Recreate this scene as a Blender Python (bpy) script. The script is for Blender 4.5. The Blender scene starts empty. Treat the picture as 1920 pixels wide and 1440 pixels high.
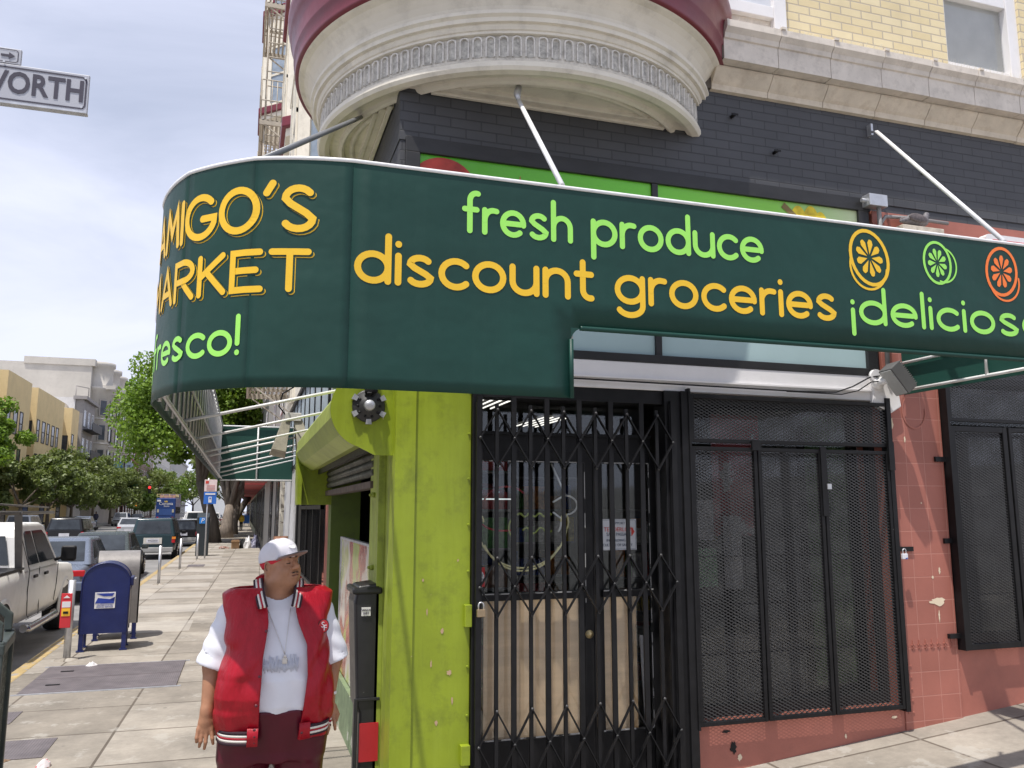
import bpy, bmesh, math, random
import numpy as np
from mathutils import Vector, Matrix
random.seed(7); rng = np.random.default_rng(7)
R = math.radians; PI = math.pi
S = bpy.context.scene; COL = S.collection
# ---------------------------------------------------------------- camera, world, sun, exposure
cam = bpy.data.objects.new('camera', bpy.data.cameras.new('camera')); COL.objects.link(cam)
cam.data.sensor_width = 36; cam.data.lens = 29.12; cam.data.clip_end = 2000; cam.data.clip_start = .05
cam.location = (0, 0, 1.95); cam.rotation_euler = (R(98.6), 0, R(-17.8)); S.camera = cam
S.view_settings.view_transform = 'Standard'; S.view_settings.look = 'None'
S.view_settings.exposure = 0.0; S.view_settings.gamma = 1
SUNV = Vector((-.27, -.24, 1)).normalized()            # towards the sun
w = bpy.data.worlds.new('World'); S.world = w; w.use_nodes = True
nt = w.node_tree; bg = nt.nodes['Background']
sky = nt.nodes.new('ShaderNodeTexSky'); sky.sky_type = 'NISHITA'; sky.sun_disc = False
sky.sun_elevation = math.asin(SUNV.z); sky.sun_rotation = R(228.4); sky.dust_density = 1.5; sky.air_density = 1.0
tc = nt.nodes.new('ShaderNodeTexCoord'); mp = nt.nodes.new('ShaderNodeMapping'); mp.inputs['Scale'].default_value = (1.2, .8, 3.2)
mp.inputs['Rotation'].default_value = (0, R(12), R(20))
nz = nt.nodes.new('ShaderNodeTexNoise'); nz.inputs['Scale'].default_value = 1.7; nz.inputs['Detail'].default_value = 9; nz.inputs['Roughness'].default_value = .55
nz.inputs['Distortion'].default_value = .5
cr = nt.nodes.new('ShaderNodeValToRGB'); cr.color_ramp.elements[0].position = .38; cr.color_ramp.elements[1].position = .74
cr.color_ramp.elements[0].color = (.5, .5, .5, 1); cr.color_ramp.elements[1].color = (.95, .95, .95, 1)
sx = nt.nodes.new('ShaderNodeSeparateXYZ')
mr = nt.nodes.new('ShaderNodeMapRange'); mr.inputs[1].default_value = 0; mr.inputs[2].default_value = .42; mr.inputs[3].default_value = .5; mr.inputs[4].default_value = 0
mxf = nt.nodes.new('ShaderNodeMath'); mxf.operation = 'ADD'; mxf.use_clamp = True
mix = nt.nodes.new('ShaderNodeMix'); mix.data_type = 'RGBA'; mix.inputs[7].default_value = (8.3, 8.7, 10.6, 1)
L = nt.links.new
L(tc.outputs['Generated'], mp.inputs[0]); L(mp.outputs[0], nz.inputs['Vector']); L(nz.outputs[0], cr.inputs[0])
L(tc.outputs['Generated'], sx.inputs[0]); L(sx.outputs['Z'], mr.inputs[0]); L(mr.outputs[0], mxf.inputs[0]); L(cr.outputs[0], mxf.inputs[1])
L(mxf.outputs[0], mix.inputs[0]); L(sky.outputs[0], mix.inputs[6]); L(mix.outputs[2], bg.inputs[0]); bg.inputs[1].default_value = .11
sun = bpy.data.objects.new('sun', bpy.data.lights.new('sun', 'SUN')); COL.objects.link(sun)
sun.data.energy = 5.0; sun.data.angle = R(.5); sun.data.color = (1, .95, .88)
sun.rotation_euler = (-SUNV).to_track_quat('-Z', 'Y').to_euler()
# ---------------------------------------------------------------- materials
def lin(c): return tuple(c) + (1,)
class NT:
    def __init__(s, name):
        s.m = bpy.data.materials.new(name); s.m.use_nodes = True; s.t = s.m.node_tree; s.b = s.t.nodes['Principled BSDF']
        s.out = s.t.nodes['Material Output']
    def n(s, typ, **k):
        x = s.t.nodes.new(typ)
        for a, v in k.items(): setattr(x, a, v)
        return x
    def l(s, a, b): s.t.links.new(a, b)
    def co(s, ax='xyz', scale=1.0):
        t = s.n('ShaderNodeTexCoord'); o = t.outputs['Object']
        if ax != 'xyz':
            sp = s.n('ShaderNodeSeparateXYZ'); s.l(o, sp.inputs[0]); cb = s.n('ShaderNodeCombineXYZ')
            for i, a in enumerate(ax): s.l(sp.outputs['xyz'.index(a)], cb.inputs[i])
            o = cb.outputs[0]
        if scale != 1.0:
            m = s.n('ShaderNodeMapping'); sc = scale if isinstance(scale, tuple) else (scale,)*3
            m.inputs['Scale'].default_value = sc; s.l(o, m.inputs[0]); o = m.outputs[0]
        return o
    def noise(s, vec, scale, detail=5, rough=.6):
        x = s.n('ShaderNodeTexNoise'); x.inputs['Scale'].default_value = scale; x.inputs['Detail'].default_value = detail
        x.inputs['Roughness'].default_value = rough; s.l(vec, x.inputs['Vector']); return x.outputs[0]
    def ramp(s, f, stops):
        x = s.n('ShaderNodeValToRGB'); e = x.color_ramp.elements
        while len(e) < len(stops): e.new(.5)
        for i, (p_, c) in enumerate(stops):
            e[i].position = p_; e[i].color = lin(c) if isinstance(c, (tuple, list)) else (c, c, c, 1)
        s.l(f, x.inputs[0]); return x.outputs[0]
    def mixc(s, f, a, b, mode='MIX'):
        x = s.n('ShaderNodeMix', data_type='RGBA', blend_type=mode)
        for i, v in ((0, f), (6, a), (7, b)):
            if isinstance(v, (int, float)): x.inputs[i].default_value = v
            elif isinstance(v, tuple): x.inputs[i].default_value = lin(v)
            else: s.l(v, x.inputs[i])
        return x.outputs[2]
    def math(s, op, a, b=0.0, c=0.0):
        x = s.n('ShaderNodeMath', operation=op)
        for i, v in enumerate((a, b, c)):
            if isinstance(v, (int, float)): x.inputs[i].default_value = v
            else: s.l(v, x.inputs[i])
        return x.outputs[0]
    def bump(s, h, strength=.3, dist=.01):
        x = s.n('ShaderNodeBump'); x.inputs['Strength'].default_value = strength; x.inputs['Distance'].default_value = dist
        s.l(h, x.inputs['Height']); s.l(x.outputs[0], s.b.inputs['Normal'])
MAT = {}
def M(name, col, rough=.6, metal=0., var=.12, vs=3., bump=.15, bs=60., chips=None, chip_amt=.68, cs=6., dirt=0, stretch=(1, 1, 1), emit=0, spec=.5, streak=0, wrinkle=0, dcol=(.05, .045, .04)):
    if name in MAT: return MAT[name]
    s = NT(name); v = s.co(scale=tuple(float(a) for a in stretch))
    f = s.ramp(s.noise(v, vs), [(.3, 0.), (.7, 1.)])
    lo = tuple(c*(1-var) for c in col); hi = tuple(min(1, c*(1+var)) for c in col)
    c = s.mixc(f, lo, hi)
    if dirt:
        d = s.ramp(s.noise(v, vs*1.7+1.3, 8, .7), [(.5, 0.), (.8, 1.)]); c = s.mixc(s.math('MULTIPLY', d, dirt), c, dcol)
    if chips:
        d = s.ramp(s.noise(v, cs, 6, .62), [(chip_amt, 0.), (chip_amt+.012, 1.)]); c = s.mixc(d, c, chips)
    if streak:
        vs_ = s.co(scale=(1, 1, .10)); c = s.mixc(s.math('MULTIPLY', s.ramp(s.noise(vs_, 11, 6, .7), [(.48, 0.), (.75, 1.)]), streak), c, tuple(min(.8, k*1.5+.04) for k in col))
        c = s.mixc(s.math('MULTIPLY', s.ramp(s.noise(vs_, 17, 7, .7), [(.55, 0.), (.72, 1.)]), streak*.8), c, dcol)
    s.l(c, s.b.inputs['Base Color']); s.b.inputs['Metallic'].default_value = metal
    r = s.math('ADD', s.math('MULTIPLY', s.noise(v, bs*.3, 3), .2), rough-.1); s.l(r, s.b.inputs['Roughness'])
    s.b.inputs['Specular IOR Level'].default_value = spec
    if bump and not wrinkle: s.bump(s.noise(v, bs, 4), bump, .004)
    if wrinkle: s.bump(s.math('ADD', s.noise(v, 2.6, 3, .5), s.math('MULTIPLY', s.noise(v, 300, 2), .01)), wrinkle, .05)
    if emit: s.b.inputs['Emission Color'].default_value = lin(col); s.b.inputs['Emission Strength'].default_value = emit
    MAT[name] = s.m; return s.m
def Mbrick(name, ax, c1, c2, mortar, bw, bh, ms=.006, rough=.7, bump=.5, var=.15, offs=.5, dirt=.25):
    if name in MAT: return MAT[name]
    s = NT(name); v = s.co(ax)
    b = s.n('ShaderNodeTexBrick'); s.l(v, b.inputs['Vector']); b.offset = offs
    b.inputs['Scale'].default_value = 1; b.inputs['Brick Width'].default_value = bw; b.inputs['Row Height'].default_value = bh
    b.inputs['Mortar Size'].default_value = ms; b.inputs['Mortar Smooth'].default_value = .3
    b.inputs['Color1'].default_value = lin(c1); b.inputs['Color2'].default_value = lin(c2); b.inputs['Mortar'].default_value = lin(mortar)
    f = s.noise(s.co(), 2.2, 6); c = s.mixc(s.ramp(f, [(.35, 0.), (.7, 1.)]), b.outputs[0], (.5, .5, .5), 'MULTIPLY')
    c = s.mixc(dirt, b.outputs[0], c); s.l(c, s.b.inputs['Base Color']); s.b.inputs['Roughness'].default_value = rough
    h = s.math('ADD', s.math('MULTIPLY', b.outputs[1], -1.), s.math('MULTIPLY', s.noise(s.co(), 90), .25))
    s.bump(h, bump, .006); MAT[name] = s.m; return s.m
def Mglass(name, tint=(.02, .025, .03), alpha=.75, rough=.03):
    "window glass: see-through with a fresnel gloss"
    if name in MAT: return MAT[name]
    s = NT(name); t = s.t; t.nodes.remove(s.b)
    tr = s.n('ShaderNodeBsdfTransparent'); tr.inputs[0].default_value = (alpha, alpha, alpha, 1)
    gl = s.n('ShaderNodeBsdfGlossy'); gl.inputs['Roughness'].default_value = rough; gl.inputs[0].default_value = (.9, .95, .95, 1)
    lw = s.n('ShaderNodeLayerWeight'); fr = s.math('ADD', s.math('MULTIPLY', s.math('POWER', lw.outputs['Facing'], 5.), .9), .045); mx = s.n('ShaderNodeMixShader')
    s.l(fr, mx.inputs[0]); s.l(tr.outputs[0], mx.inputs[1]); s.l(gl.outputs[0], mx.inputs[2]); s.l(mx.outputs[0], s.out.inputs[0])
    MAT[name] = s.m; return s.m
def Mdark_glass(name, col=(.02, .025, .03)):
    m = M(name, col, rough=.08, var=.3, bump=0, vs=1.5); return m
# ---------------------------------------------------------------- mesh building
class MB:
    def __init__(s): s.v = []; s.f = []; s.sm = []
    def add(s, vs, fs, smooth=False):
        o = len(s.v); s.v += [tuple(p) for p in vs]; s.f += [tuple(i+o for i in f) for f in fs]; s.sm += [smooth]*len(fs); return s
    def box(s, x0, x1, y0, y1, z0, z1, M4=None):
        if x0 > x1: x0, x1 = x1, x0
        if y0 > y1: y0, y1 = y1, y0
        if z0 > z1: z0, z1 = z1, z0
        vs = [(x, y, z) for z in (z0, z1) for y in (y0, y1) for x in (x0, x1)]
        if M4: vs = [tuple(M4 @ Vector(p)) for p in vs]
        return s.add(vs, [(0, 2, 3, 1), (4, 5, 7, 6), (0, 1, 5, 4), (2, 6, 7, 3), (0, 4, 6, 2), (1, 3, 7, 5)])
    def tube(s, pts, r, n=8, cap=True, smooth=True):
        pts = [Vector(p) for p in pts]; rr = r if isinstance(r, (list, tuple)) else [r]*len(pts); vs = []; up = None
        for i, p in enumerate(pts):
            d = (pts[min(i+1, len(pts)-1)]-pts[max(i-1, 0)]).normalized()
            if up is None: up = Vector((0, 0, 1)) if abs(d.z) < .9 else Vector((1, 0, 0))
            a = d.cross(up).normalized(); b = a.cross(d).normalized(); up = b
            for k in range(n):
                t = 2*PI*k/n; vs.append(p+(a*math.cos(t)+b*math.sin(t))*rr[i])
        fs = [(i*n+k, i*n+(k+1) % n, (i+1)*n+(k+1) % n, (i+1)*n+k) for i in range(len(pts)-1) for k in range(n)]
        s.add(vs, fs, smooth)
        if cap:
            o = len(s.v)-len(vs); s.f += [tuple(o+k for k in range(n))[::-1], tuple(o+(len(pts)-1)*n+k for k in range(n))]; s.sm += [False, False]
        return s
    def bar(s, a, b, w, h, up=(0, 0, 1)):
        a, b = Vector(a), Vector(b); d = (b-a); L_ = d.length; d.normalize(); u = Vector(up)
        x = d.cross(u)
        if x.length < 1e-4: x = d.cross(Vector((0, 1, 0)))
        x.normalize(); y = x.cross(d).normalized()
        vs = [c+x*sx_*w/2+y*sy*h/2 for c in (a, b) for sy in (-1, 1) for sx_ in (-1, 1)]
        return s.add(vs, [(0, 1, 3, 2), (4, 6, 7, 5), (0, 4, 5, 1), (2, 3, 7, 6), (0, 2, 6, 4), (1, 5, 7, 3)])
    def lathe(s, prof, c, n=96, a0=0., a1=2*PI, smooth=True, axis='z'):
        cl = abs(a1-a0-2*PI) < 1e-6; m = n if cl else n+1; vs = []
        for i in range(m):
            a = a0+(a1-a0)*i/n
            for r, h in prof:
                q = (r*math.cos(a), r*math.sin(a), h)
                if axis == 'x': q = (q[2], q[0], q[1])
                if axis == 'y': q = (q[0], q[2], q[1])
                vs.append((c[0]+q[0], c[1]+q[1], c[2]+q[2]))
        k = len(prof)
        fs = [(i*k+j, ((i+1) % m)*k+j, ((i+1) % m)*k+j+1, i*k+j+1) for i in range(n) for j in range(k-1)]
        return s.add(vs, fs, smooth)
    def prism(s, poly, fn, d, smooth=False):
        "poly of 2D points; fn maps (u,v,depth)->xyz"
        n = len(poly); vs = [fn(u, v, 0) for u, v in poly]+[fn(u, v, d) for u, v in poly]
        return s.add(vs, [tuple(range(n)), tuple(range(2*n-1, n-1, -1))]+[(i, i+n, (i+1) % n+n, (i+1) % n) for i in range(n)], smooth)
    def build(s, name, mat, parent=None, loc=None, bevel=0, bseg=2, recalc=True, shade=None, sub=0):
        o_ = Vector(parent['_o']) if parent is not None and '_o' in parent.keys() else (Vector(loc) if loc else Vector((0, 0, 0)))
        if parent is not None and '_o' not in parent.keys(): o_ = Vector((0, 0, 0))
        me = bpy.data.meshes.new(name); me.from_pydata([tuple(Vector(p)-o_) for p in s.v], [], s.f)
        me.polygons.foreach_set('use_smooth', s.sm if shade is None else [shade]*len(s.f)); me.update()
        if recalc:
            bm = bmesh.new(); bm.from_mesh(me); bmesh.ops.recalc_face_normals(bm, faces=bm.faces); bm.to_mesh(me); bm.free()
        me.materials.append(mat if not isinstance(mat, str) else MAT[mat])
        o = bpy.data.objects.new(name, me); COL.objects.link(o)
        if parent is not None: o.parent = parent; o['_o'] = tuple(o_)
        else: o.location = o_
        if bevel:
            b = o.modifiers.new('bevel', 'BEVEL'); b.width = bevel; b.segments = bseg; b.limit_method = 'ANGLE'; b.angle_limit = R(35)
        if sub:
            b = o.modifiers.new('sub', 'SUBSURF'); b.levels = sub; b.render_levels = sub
        return o
def tag(o, label=None, cat=None, group=None, kind=None):
    for k, v in (('label', label), ('category', cat), ('group', group), ('kind', kind)):
        if v: o[k] = v
    return o
def thing(name, label, cat, loc=(0, 0, 0), group=None, world=True):
    "Empty at the thing's base; world=True: parts are built in world coordinates"
    o = bpy.data.objects.new(name, None); COL.objects.link(o); o.location = loc; o.empty_display_size = .2
    if world: o['_o'] = tuple(loc)
    return tag(o, label, cat, group)
def struct(name, mb, mat, **k): return tag(mb.build(name, mat, **k), kind='structure')
def copy_tree(o, parent=None):
    c = o.copy(); COL.objects.link(c); c.parent = parent
    for ch in list(o.children): copy_tree(ch, c)
    return c
def npmesh(name, V, F, mat, parent=None, smooth=True):
    "fast mesh from arrays (quads), world coords"
    o_ = Vector(parent['_o']) if parent is not None and '_o' in parent.keys() else Vector((0, 0, 0))
    me = bpy.data.meshes.new(name); n = len(F); k = F.shape[1]; V = np.asarray(V, dtype=np.float32)-np.array(o_, dtype=np.float32)
    me.vertices.add(len(V)); me.vertices.foreach_set('co', V.ravel()); me.loops.add(n*k); me.loops.foreach_set('vertex_index', F.astype(np.int32).ravel())
    me.polygons.add(n); me.polygons.foreach_set('loop_start', np.arange(0, n*k, k, dtype=np.int32))
    try: me.polygons.foreach_set('loop_total', np.full(n, k, dtype=np.int32))
    except Exception: pass
    me.polygons.foreach_set('use_smooth', np.full(n, smooth)); me.update(calc_edges=True); me.validate()
    me.materials.append(mat); o = bpy.data.objects.new(name, me); COL.objects.link(o)
    if parent is not None: o.parent = parent; o['_o'] = tuple(o_)
    return o
def text(name, body, mat, parent, place, size, align='CENTER', depth=.001, xs=1., shear=0, bold=0.):
    "flat lettering from the built-in font; place = 4x4 matrix (x right, y up, z out of the surface)"
    cu = bpy.data.curves.new(name, 'FONT'); cu.body = body; cu.size = size; cu.align_x = align; cu.align_y = 'CENTER'; cu.extrude = depth; cu.shear = shear
    cu.resolution_u = 3; cu.offset = bold
    t = bpy.data.objects.new(name+'_tmp', cu); COL.objects.link(t); bpy.context.view_layer.update()
    dg = bpy.context.evaluated_depsgraph_get(); me = bpy.data.meshes.new_from_object(t.evaluated_get(dg)); bpy.data.objects.remove(t)
    me.transform(Matrix.Diagonal((xs, 1, 1, 1))); me.transform(place)
    if parent is not None and '_o' in parent.keys(): me.transform(Matrix.Translation(-Vector(parent['_o'])))
    me.materials.clear(); me.materials.append(mat); o = bpy.data.objects.new(name, me); COL.objects.link(o); o.parent = parent
    if parent is not None and '_o' in parent.keys(): o['_o'] = parent['_o']
    return o
def frame(o, x, z):
    "matrix: origin o, local x axis, local z axis (out)"
    x = Vector(x).normalized(); z = Vector(z).normalized(); y = z.cross(x)
    m = Matrix.Identity(4)
    for i, a in enumerate((x, y, z)): m[0][i], m[1][i], m[2][i] = a
    m.translation = Vector(o); return m
FACE = lambda x, y, z: frame((x, y, z), (1, 0, 0), (0, -1, 0))      # faces the camera side (-Y)
# ---------------------------------------------------------------- stroke lettering
def arc(cx, cy, rx, ry, a0, a1, n=14):
    return [(cx+rx*math.cos(R(a0+(a1-a0)*i/n)), cy+ry*math.sin(R(a0+(a1-a0)*i/n))) for i in range(n+1)]
O_ = arc(.25, .25, .25, .25, 0, 360, 28)
def s_(k=1, cy=.25, h=.5, w=.4):
    q = h/4
    return arc(w*.5, cy+q, w*.42, q, 35, 200, 9)[:-1]+[(w*.25, cy+q*.45), (w*.5, cy), (w*.75, cy-q*.45)]+arc(w*.5, cy-q, w*.45, q, 20, -150, 9)[1:]
GL = {  # x-height .5, ascender .85, stroke lists, advance
 'o': ([O_], .5), 'c': ([arc(.25, .25, .25, .25, 45, 315, 20)], .42), 'e': ([[(.06, .25), (.44, .25)], arc(.25, .25, .25, .25, -4, 310, 24)], .5),
 'd': ([O_, [(.5, .85), (.5, 0)]], .5), 'p': ([O_, [(0, .5), (0, -.3)]], .5), 'g': ([O_, [(.5, .5), (.5, -.08)]+arc(.25, -.08, .25, .2, 0, -150, 12)], .5),
 'u': ([[(0, .5), (0, .22)]+arc(.22, .22, .22, .22, 180, 360, 14)+[(.44, .5)], [(.44, .22), (.44, 0)]], .44),
 'n': ([[(0, 0), (0, .5)], arc(.21, .28, .21, .22, 180, 0, 14)+[(.42, 0)]], .42),
 'h': ([[(0, 0), (0, .85)], arc(.21, .28, .21, .22, 180, 0, 14)+[(.42, 0)]], .42),
 'r': ([[(0, 0), (0, .5)], arc(.2, .27, .2, .23, 180, 80, 8)+[(.28, .49)]], .26),
 'f': ([[(.12, 0), (.12, .66)]+arc(.27, .68, .15, .17, 180, 75, 8), [(0, .48), (.28, .48)]], .3),
 't': ([[(.12, .72), (.12, .16)]+arc(.26, .16, .14, .16, 180, 280, 8), [(0, .48), (.28, .48)]], .3),
 's': ([s_()], .4), 'i': ([[(0, 0), (0, .5)], [(0, .72), (0, .725)]], .0), 'l': ([[(0, 0), (0, .85)]], .0), '!': ([[(0, .22), (0, .85)], [(0, .0), (0, .005)]], .0),
 '\u00a1': ([[(0, .28), (0, -.3)], [(0, .48), (0, .485)]], .0), ' ': ([], .3),
 'A': ([[(0, 0), (.27, .85), (.54, 0)], [(.1, .27), (.44, .27)]], .54), 'M': ([[(0, 0), (.08, .85), (.32, .3), (.56, .85), (.64, 0)]], .64),
 'I': ([[(0, 0), (0, .85)]], .0), 'O': ([arc(.36, .425, .36, .425, 0, 360, 32)], .72),
 'G': ([arc(.36, .425, .36, .425, 45, 350, 26)[:-1]+[(.7, .38), (.42, .38)]], .7), "'": ([[(.1, .95), (0, .75)]], .12),
 'S': ([s_(1, .425, .85, .55)], .52), 'R': ([[(0, 0), (0, .85), (.25, .85)]+arc(.27, .63, .23, .22, 90, -90, 12)+[(.02, .41)], [(.22, .41), (.5, 0)]], .5),
 'K': ([[(0, 0), (0, .85)], [(.47, .85), (.02, .4)], [(.15, .5), (.5, 0)]], .5), 'E': ([[(.46, .85), (0, .85), (0, 0), (.48, 0)], [(0, .44), (.4, .44)]], .48),
 'T': ([[(0, .85), (.56, .85)], [(.28, .85), (.28, 0)]], .56)}
def stroke_poly(P, wd):
    "outline faces of a round-capped stroke: returns verts2d, faces"
    P = [Vector(p) for p in P]; P = [P[0]]+[b for a, b in zip(P, P[1:]) if (b-a).length > 1e-4]; n = len(P); closed = n > 3 and (P[0]-P[-1]).length < 1e-5
    if closed: P = P[:-1]; n -= 1
    V = []; F = []
    for i, p in enumerate(P):
        a = P[(i-1) % n] if closed or i > 0 else None; b = P[(i+1) % n] if closed or i < n-1 else None
        d1 = (p-a).normalized() if a is not None else None; d2 = (b-p).normalized() if b is not None else None
        if d1 is None: d1 = d2
        if d2 is None: d2 = d1
        n1 = Vector((-d1.y, d1.x)); n2 = Vector((-d2.y, d2.x)); m = (n1+n2)
        m = m.normalized() if m.length > 1e-3 else n1
        k = wd/2/max(.45, m.dot(n1)); V += [p+m*k, p-m*k]
    rng_ = range(n) if closed else range(n-1)
    for i in rng_:
        j = (i+1) % n; F.append((2*i, 2*i+1, 2*j+1, 2*j))
    if not closed:
        for e, o in ((0, 1), (n-1, n-2)):
            d = (P[e]-P[o]).normalized(); nn = Vector((-d.y, d.x)); c0 = len(V)
            V += [P[e]+(nn*math.cos(R(t))+d*math.sin(R(t)))*wd/2 for t in range(0, 181, 20)]
            F.append(tuple(range(c0, c0+10)))
    return V, F
def subdiv(P, step):
    out = [P[0]]
    for a, b in zip(P, P[1:]):
        L_ = math.dist(a, b); k = max(1, int(L_/step))
        out += [(a[0]+(b[0]-a[0])*i/k, a[1]+(b[1]-a[1])*i/k) for i in range(1, k+1)]
    return out
def word_strokes(txt, H, x0, z0, gap=.17, wd=.1, total=None, slant=0):
    "stroke list [(points, width)], scaled so the ascender is .85*H/.85; total = wanted width"
    x = 0.; adv = []
    for ch in txt:
        g, a = GL[ch]; adv.append(x); x += a+gap
    W = x-gap; k = (total/W) if total else H
    out = []
    for ch, ax in zip(txt, adv):
        for st in GL[ch][0]: out.append([(x0+(u+ax)*k+slant*v*H, z0+v*H) for u, v in st])
    return out, wd*H
def letters(name, items, mapf, mat, parent, lift=.004):
    mb = MB(); e = 0
    for P, wd in items:
        V, F = stroke_poly(subdiv(P, .05), wd); e += 1
        mb.add([mapf(v.x, v.y, lift+.00025*(e % 5)) for v in V], F)
    return mb.build(name, mat, parent, recalc=False)
# ================================================================ MATERIALS IN USE
G_LIME = M('lime_paint', (.27, .345, .016), rough=.42, var=.16, vs=1.6, chips=(.6, .45, .25), chip_amt=.72, cs=18, streak=.2, dirt=.7, bs=25, bump=.25, dcol=(.07, .09, .015))
G_LIME2 = M('lime_paint_dirty', (.31, .38, .05), streak=.35, rough=.5, var=.2, vs=2.5, chips=(.12, .11, .05), chip_amt=.7, cs=9, dirt=.7, bs=30, dcol=(.05, .06, .02))
BLK = M('black_painted_steel', (.008, .008, .009), rough=.45, spec=.3, var=.4, vs=9, chips=(.25, .24, .23), chip_amt=.76, cs=22, bs=60)
BLK2 = M('black_frame_paint', (.009, .009, .010), rough=.5, spec=.3, var=.4, vs=5, bs=60)
PINK = Mbrick('pink_tile', 'xzy', (.42, .15, .11), (.37, .13, .094), (.50, .22, .17), .178, .178, .0035, rough=.55, bump=.35, offs=0., dirt=.35)
PINKP = M('pink_plinth_paint', (.38, .135, .098), rough=.6, var=.13, vs=2, chips=(.72, .6, .45), chip_amt=.735, cs=5, dirt=.25, bs=30)
GREYB = Mbrick('grey_painted_brick', 'xzy', (.072, .074, .080), (.062, .064, .070), (.043, .044, .048), .225, .072, .005, rough=.6, bump=.7)
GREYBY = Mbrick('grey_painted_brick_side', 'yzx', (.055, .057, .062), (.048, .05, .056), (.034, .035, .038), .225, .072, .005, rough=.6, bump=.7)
YELB = Mbrick('yellow_brick', 'xzy', (.80, .69, .44), (.73, .61, .36), (.52, .45, .34), .215, .075, .007, rough=.7, bump=.6)
CREAM = M('cream_paint', (.76, .71, .60), rough=.6, var=.08, vs=2.5, dirt=.45, bs=40, dcol=(.25, .22, .18))
CREAMD = M('cream_weathered', (.72, .69, .63), rough=.7, var=.16, vs=14, dirt=.8, bs=70, bump=.5, dcol=(.16, .15, .14))
DIRTY = M('sooty_flute', (.52, .50, .45), rough=.8, var=.35, vs=30, dirt=.6, bs=120, bump=.7)
BURG = M('burgundy_paint', (.17, .022, .035), rough=.35, var=.15, vs=3, bs=50)
STONE = M('cornice_stone', (.68, .62, .54), rough=.75, var=.13, vs=5, dirt=.6, bs=60, bump=.3, dcol=(.3, .26, .22))
STONE2 = M('cornice_stone_warm', (.66, .58, .46), rough=.75, var=.13, vs=5, dirt=.6, bs=60, bump=.3, dcol=(.36, .27, .18))
WHITEP = M('white_fascia_paint', (.78, .77, .77), rough=.5, var=.05, vs=2, dirt=.2, bs=30, dcol=(.4, .38, .35))
GALV = M('galvanised_steel', (.55, .56, .58), rough=.42, metal=.7, var=.15, vs=12)
WPIPE = M('white_pipe_paint', (.8, .8, .8), rough=.4, var=.06, vs=8, dirt=.25)
DGREEN = M('awning_canvas', (.005, .042, .031), rough=.48, var=.14, wrinkle=.35, streak=.06, dcol=(.003, .02, .016), vs=1.2, bs=400, bump=.12, spec=.35)
DGREEN2 = M('awning_canvas_back', (.006, .06, .045), rough=.6, var=.12, vs=1.2, bs=300, bump=.1)
YEL = M('yellow_lettering', (.82, .50, .018), rough=.45, var=.05, bump=.05)
LIM = M('lime_lettering', (.33, .78, .12), rough=.45, var=.05, bump=.05)
ORG = M('orange_lettering', (.88, .19, .025), rough=.45, var=.05, bump=.05)
WOODP = M('plywood', (.80, .60, .38), rough=.6, var=.14, vs=2.2, stretch=(.5, 1, 6), bs=20, bump=.1)
def Mconcrete():
    s = NT('sidewalk_concrete'); v = s.co('xyz')
    b = s.n('ShaderNodeTexBrick'); m = s.n('ShaderNodeMapping'); m.inputs['Rotation'].default_value = (0, 0, R(1.2)); s.l(v, m.inputs[0]); s.l(m.outputs[0], b.inputs[0])
    b.offset = 0; b.inputs['Scale'].default_value = 1; b.inputs['Brick Width'].default_value = 1.17; b.inputs['Row Height'].default_value = 1.05; b.inputs['Mortar Size'].default_value = .012
    b.inputs['Bias'].default_value = -.1
    b.inputs['Color1'].default_value = (.41, .37, .315, 1); b.inputs['Color2'].default_value = (.255, .225, .185, 1); b.inputs['Mortar'].default_value = (.14, .115, .09, 1)
    n1 = s.ramp(s.noise(v, 1.1, 8, .68), [(.3, .55), (.7, 1.12)]); c = s.mixc(1., b.outputs[0], n1, 'MULTIPLY')
    n2 = s.ramp(s.noise(v, 16, 7, .75), [(.3, .8), (.75, 1.1)]); c = s.mixc(.8, c, s.mixc(1., c, n2, 'MULTIPLY'))
    vo = s.n('ShaderNodeTexVoronoi'); vo.inputs['Scale'].default_value = 3.4; s.l(v, vo.inputs[0])
    sp = s.ramp(vo.outputs['Distance'], [(.05, 1.), (.085, 0.)]); c = s.mixc(s.math('MULTIPLY', sp, s.ramp(s.noise(v, 2.), [(.45, 0.), (.6, .6)])), c, (.09, .08, .075))
    wn = s.ramp(s.noise(v, 2.3, 9, .72), [(.57, 0.), (.61, .45)]); c = s.mixc(wn, c, (.42, .40, .36))
    # pale repair strips crossing the kerb half of the far sidewalk
    sp2 = s.n('ShaderNodeSeparateXYZ'); s.l(v, sp2.inputs[0])
    st = s.math('GREATER_THAN', s.math('FRACT', s.math('MULTIPLY', sp2.outputs[1], .37)), .5)
    ky = s.math('MULTIPLY', s.math('GREATER_THAN', sp2.outputs[1], 14.5), s.math('LESS_THAN', sp2.outputs[0], -.75))
    c = s.mixc(s.math('MULTIPLY', s.math('MULTIPLY', st, ky), .42), c, (.45, .42, .38))
    s.l(c, s.b.inputs['Base Color']); s.b.inputs['Roughness'].default_value = .85
    s.bump(s.math('ADD', s.math('MULTIPLY', s.noise(v, 70), .5), s.math('MULTIPLY', b.outputs[1], -1.2)), .35, .008); MAT['sidewalk_concrete'] = s.m; return s.m
CONC = Mconcrete()
ASPH = M('asphalt', (.22, .215, .21), rough=.85, var=.22, vs=1.1, dirt=.3, bs=180, bump=.4, dcol=(.09, .09, .09))
KERBY = M('kerb_yellow_paint', (.42, .31, .14), rough=.8, var=.22, vs=5, chips=(.3, .28, .26), chip_amt=.56, cs=7, dirt=.4, bs=60)
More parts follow.
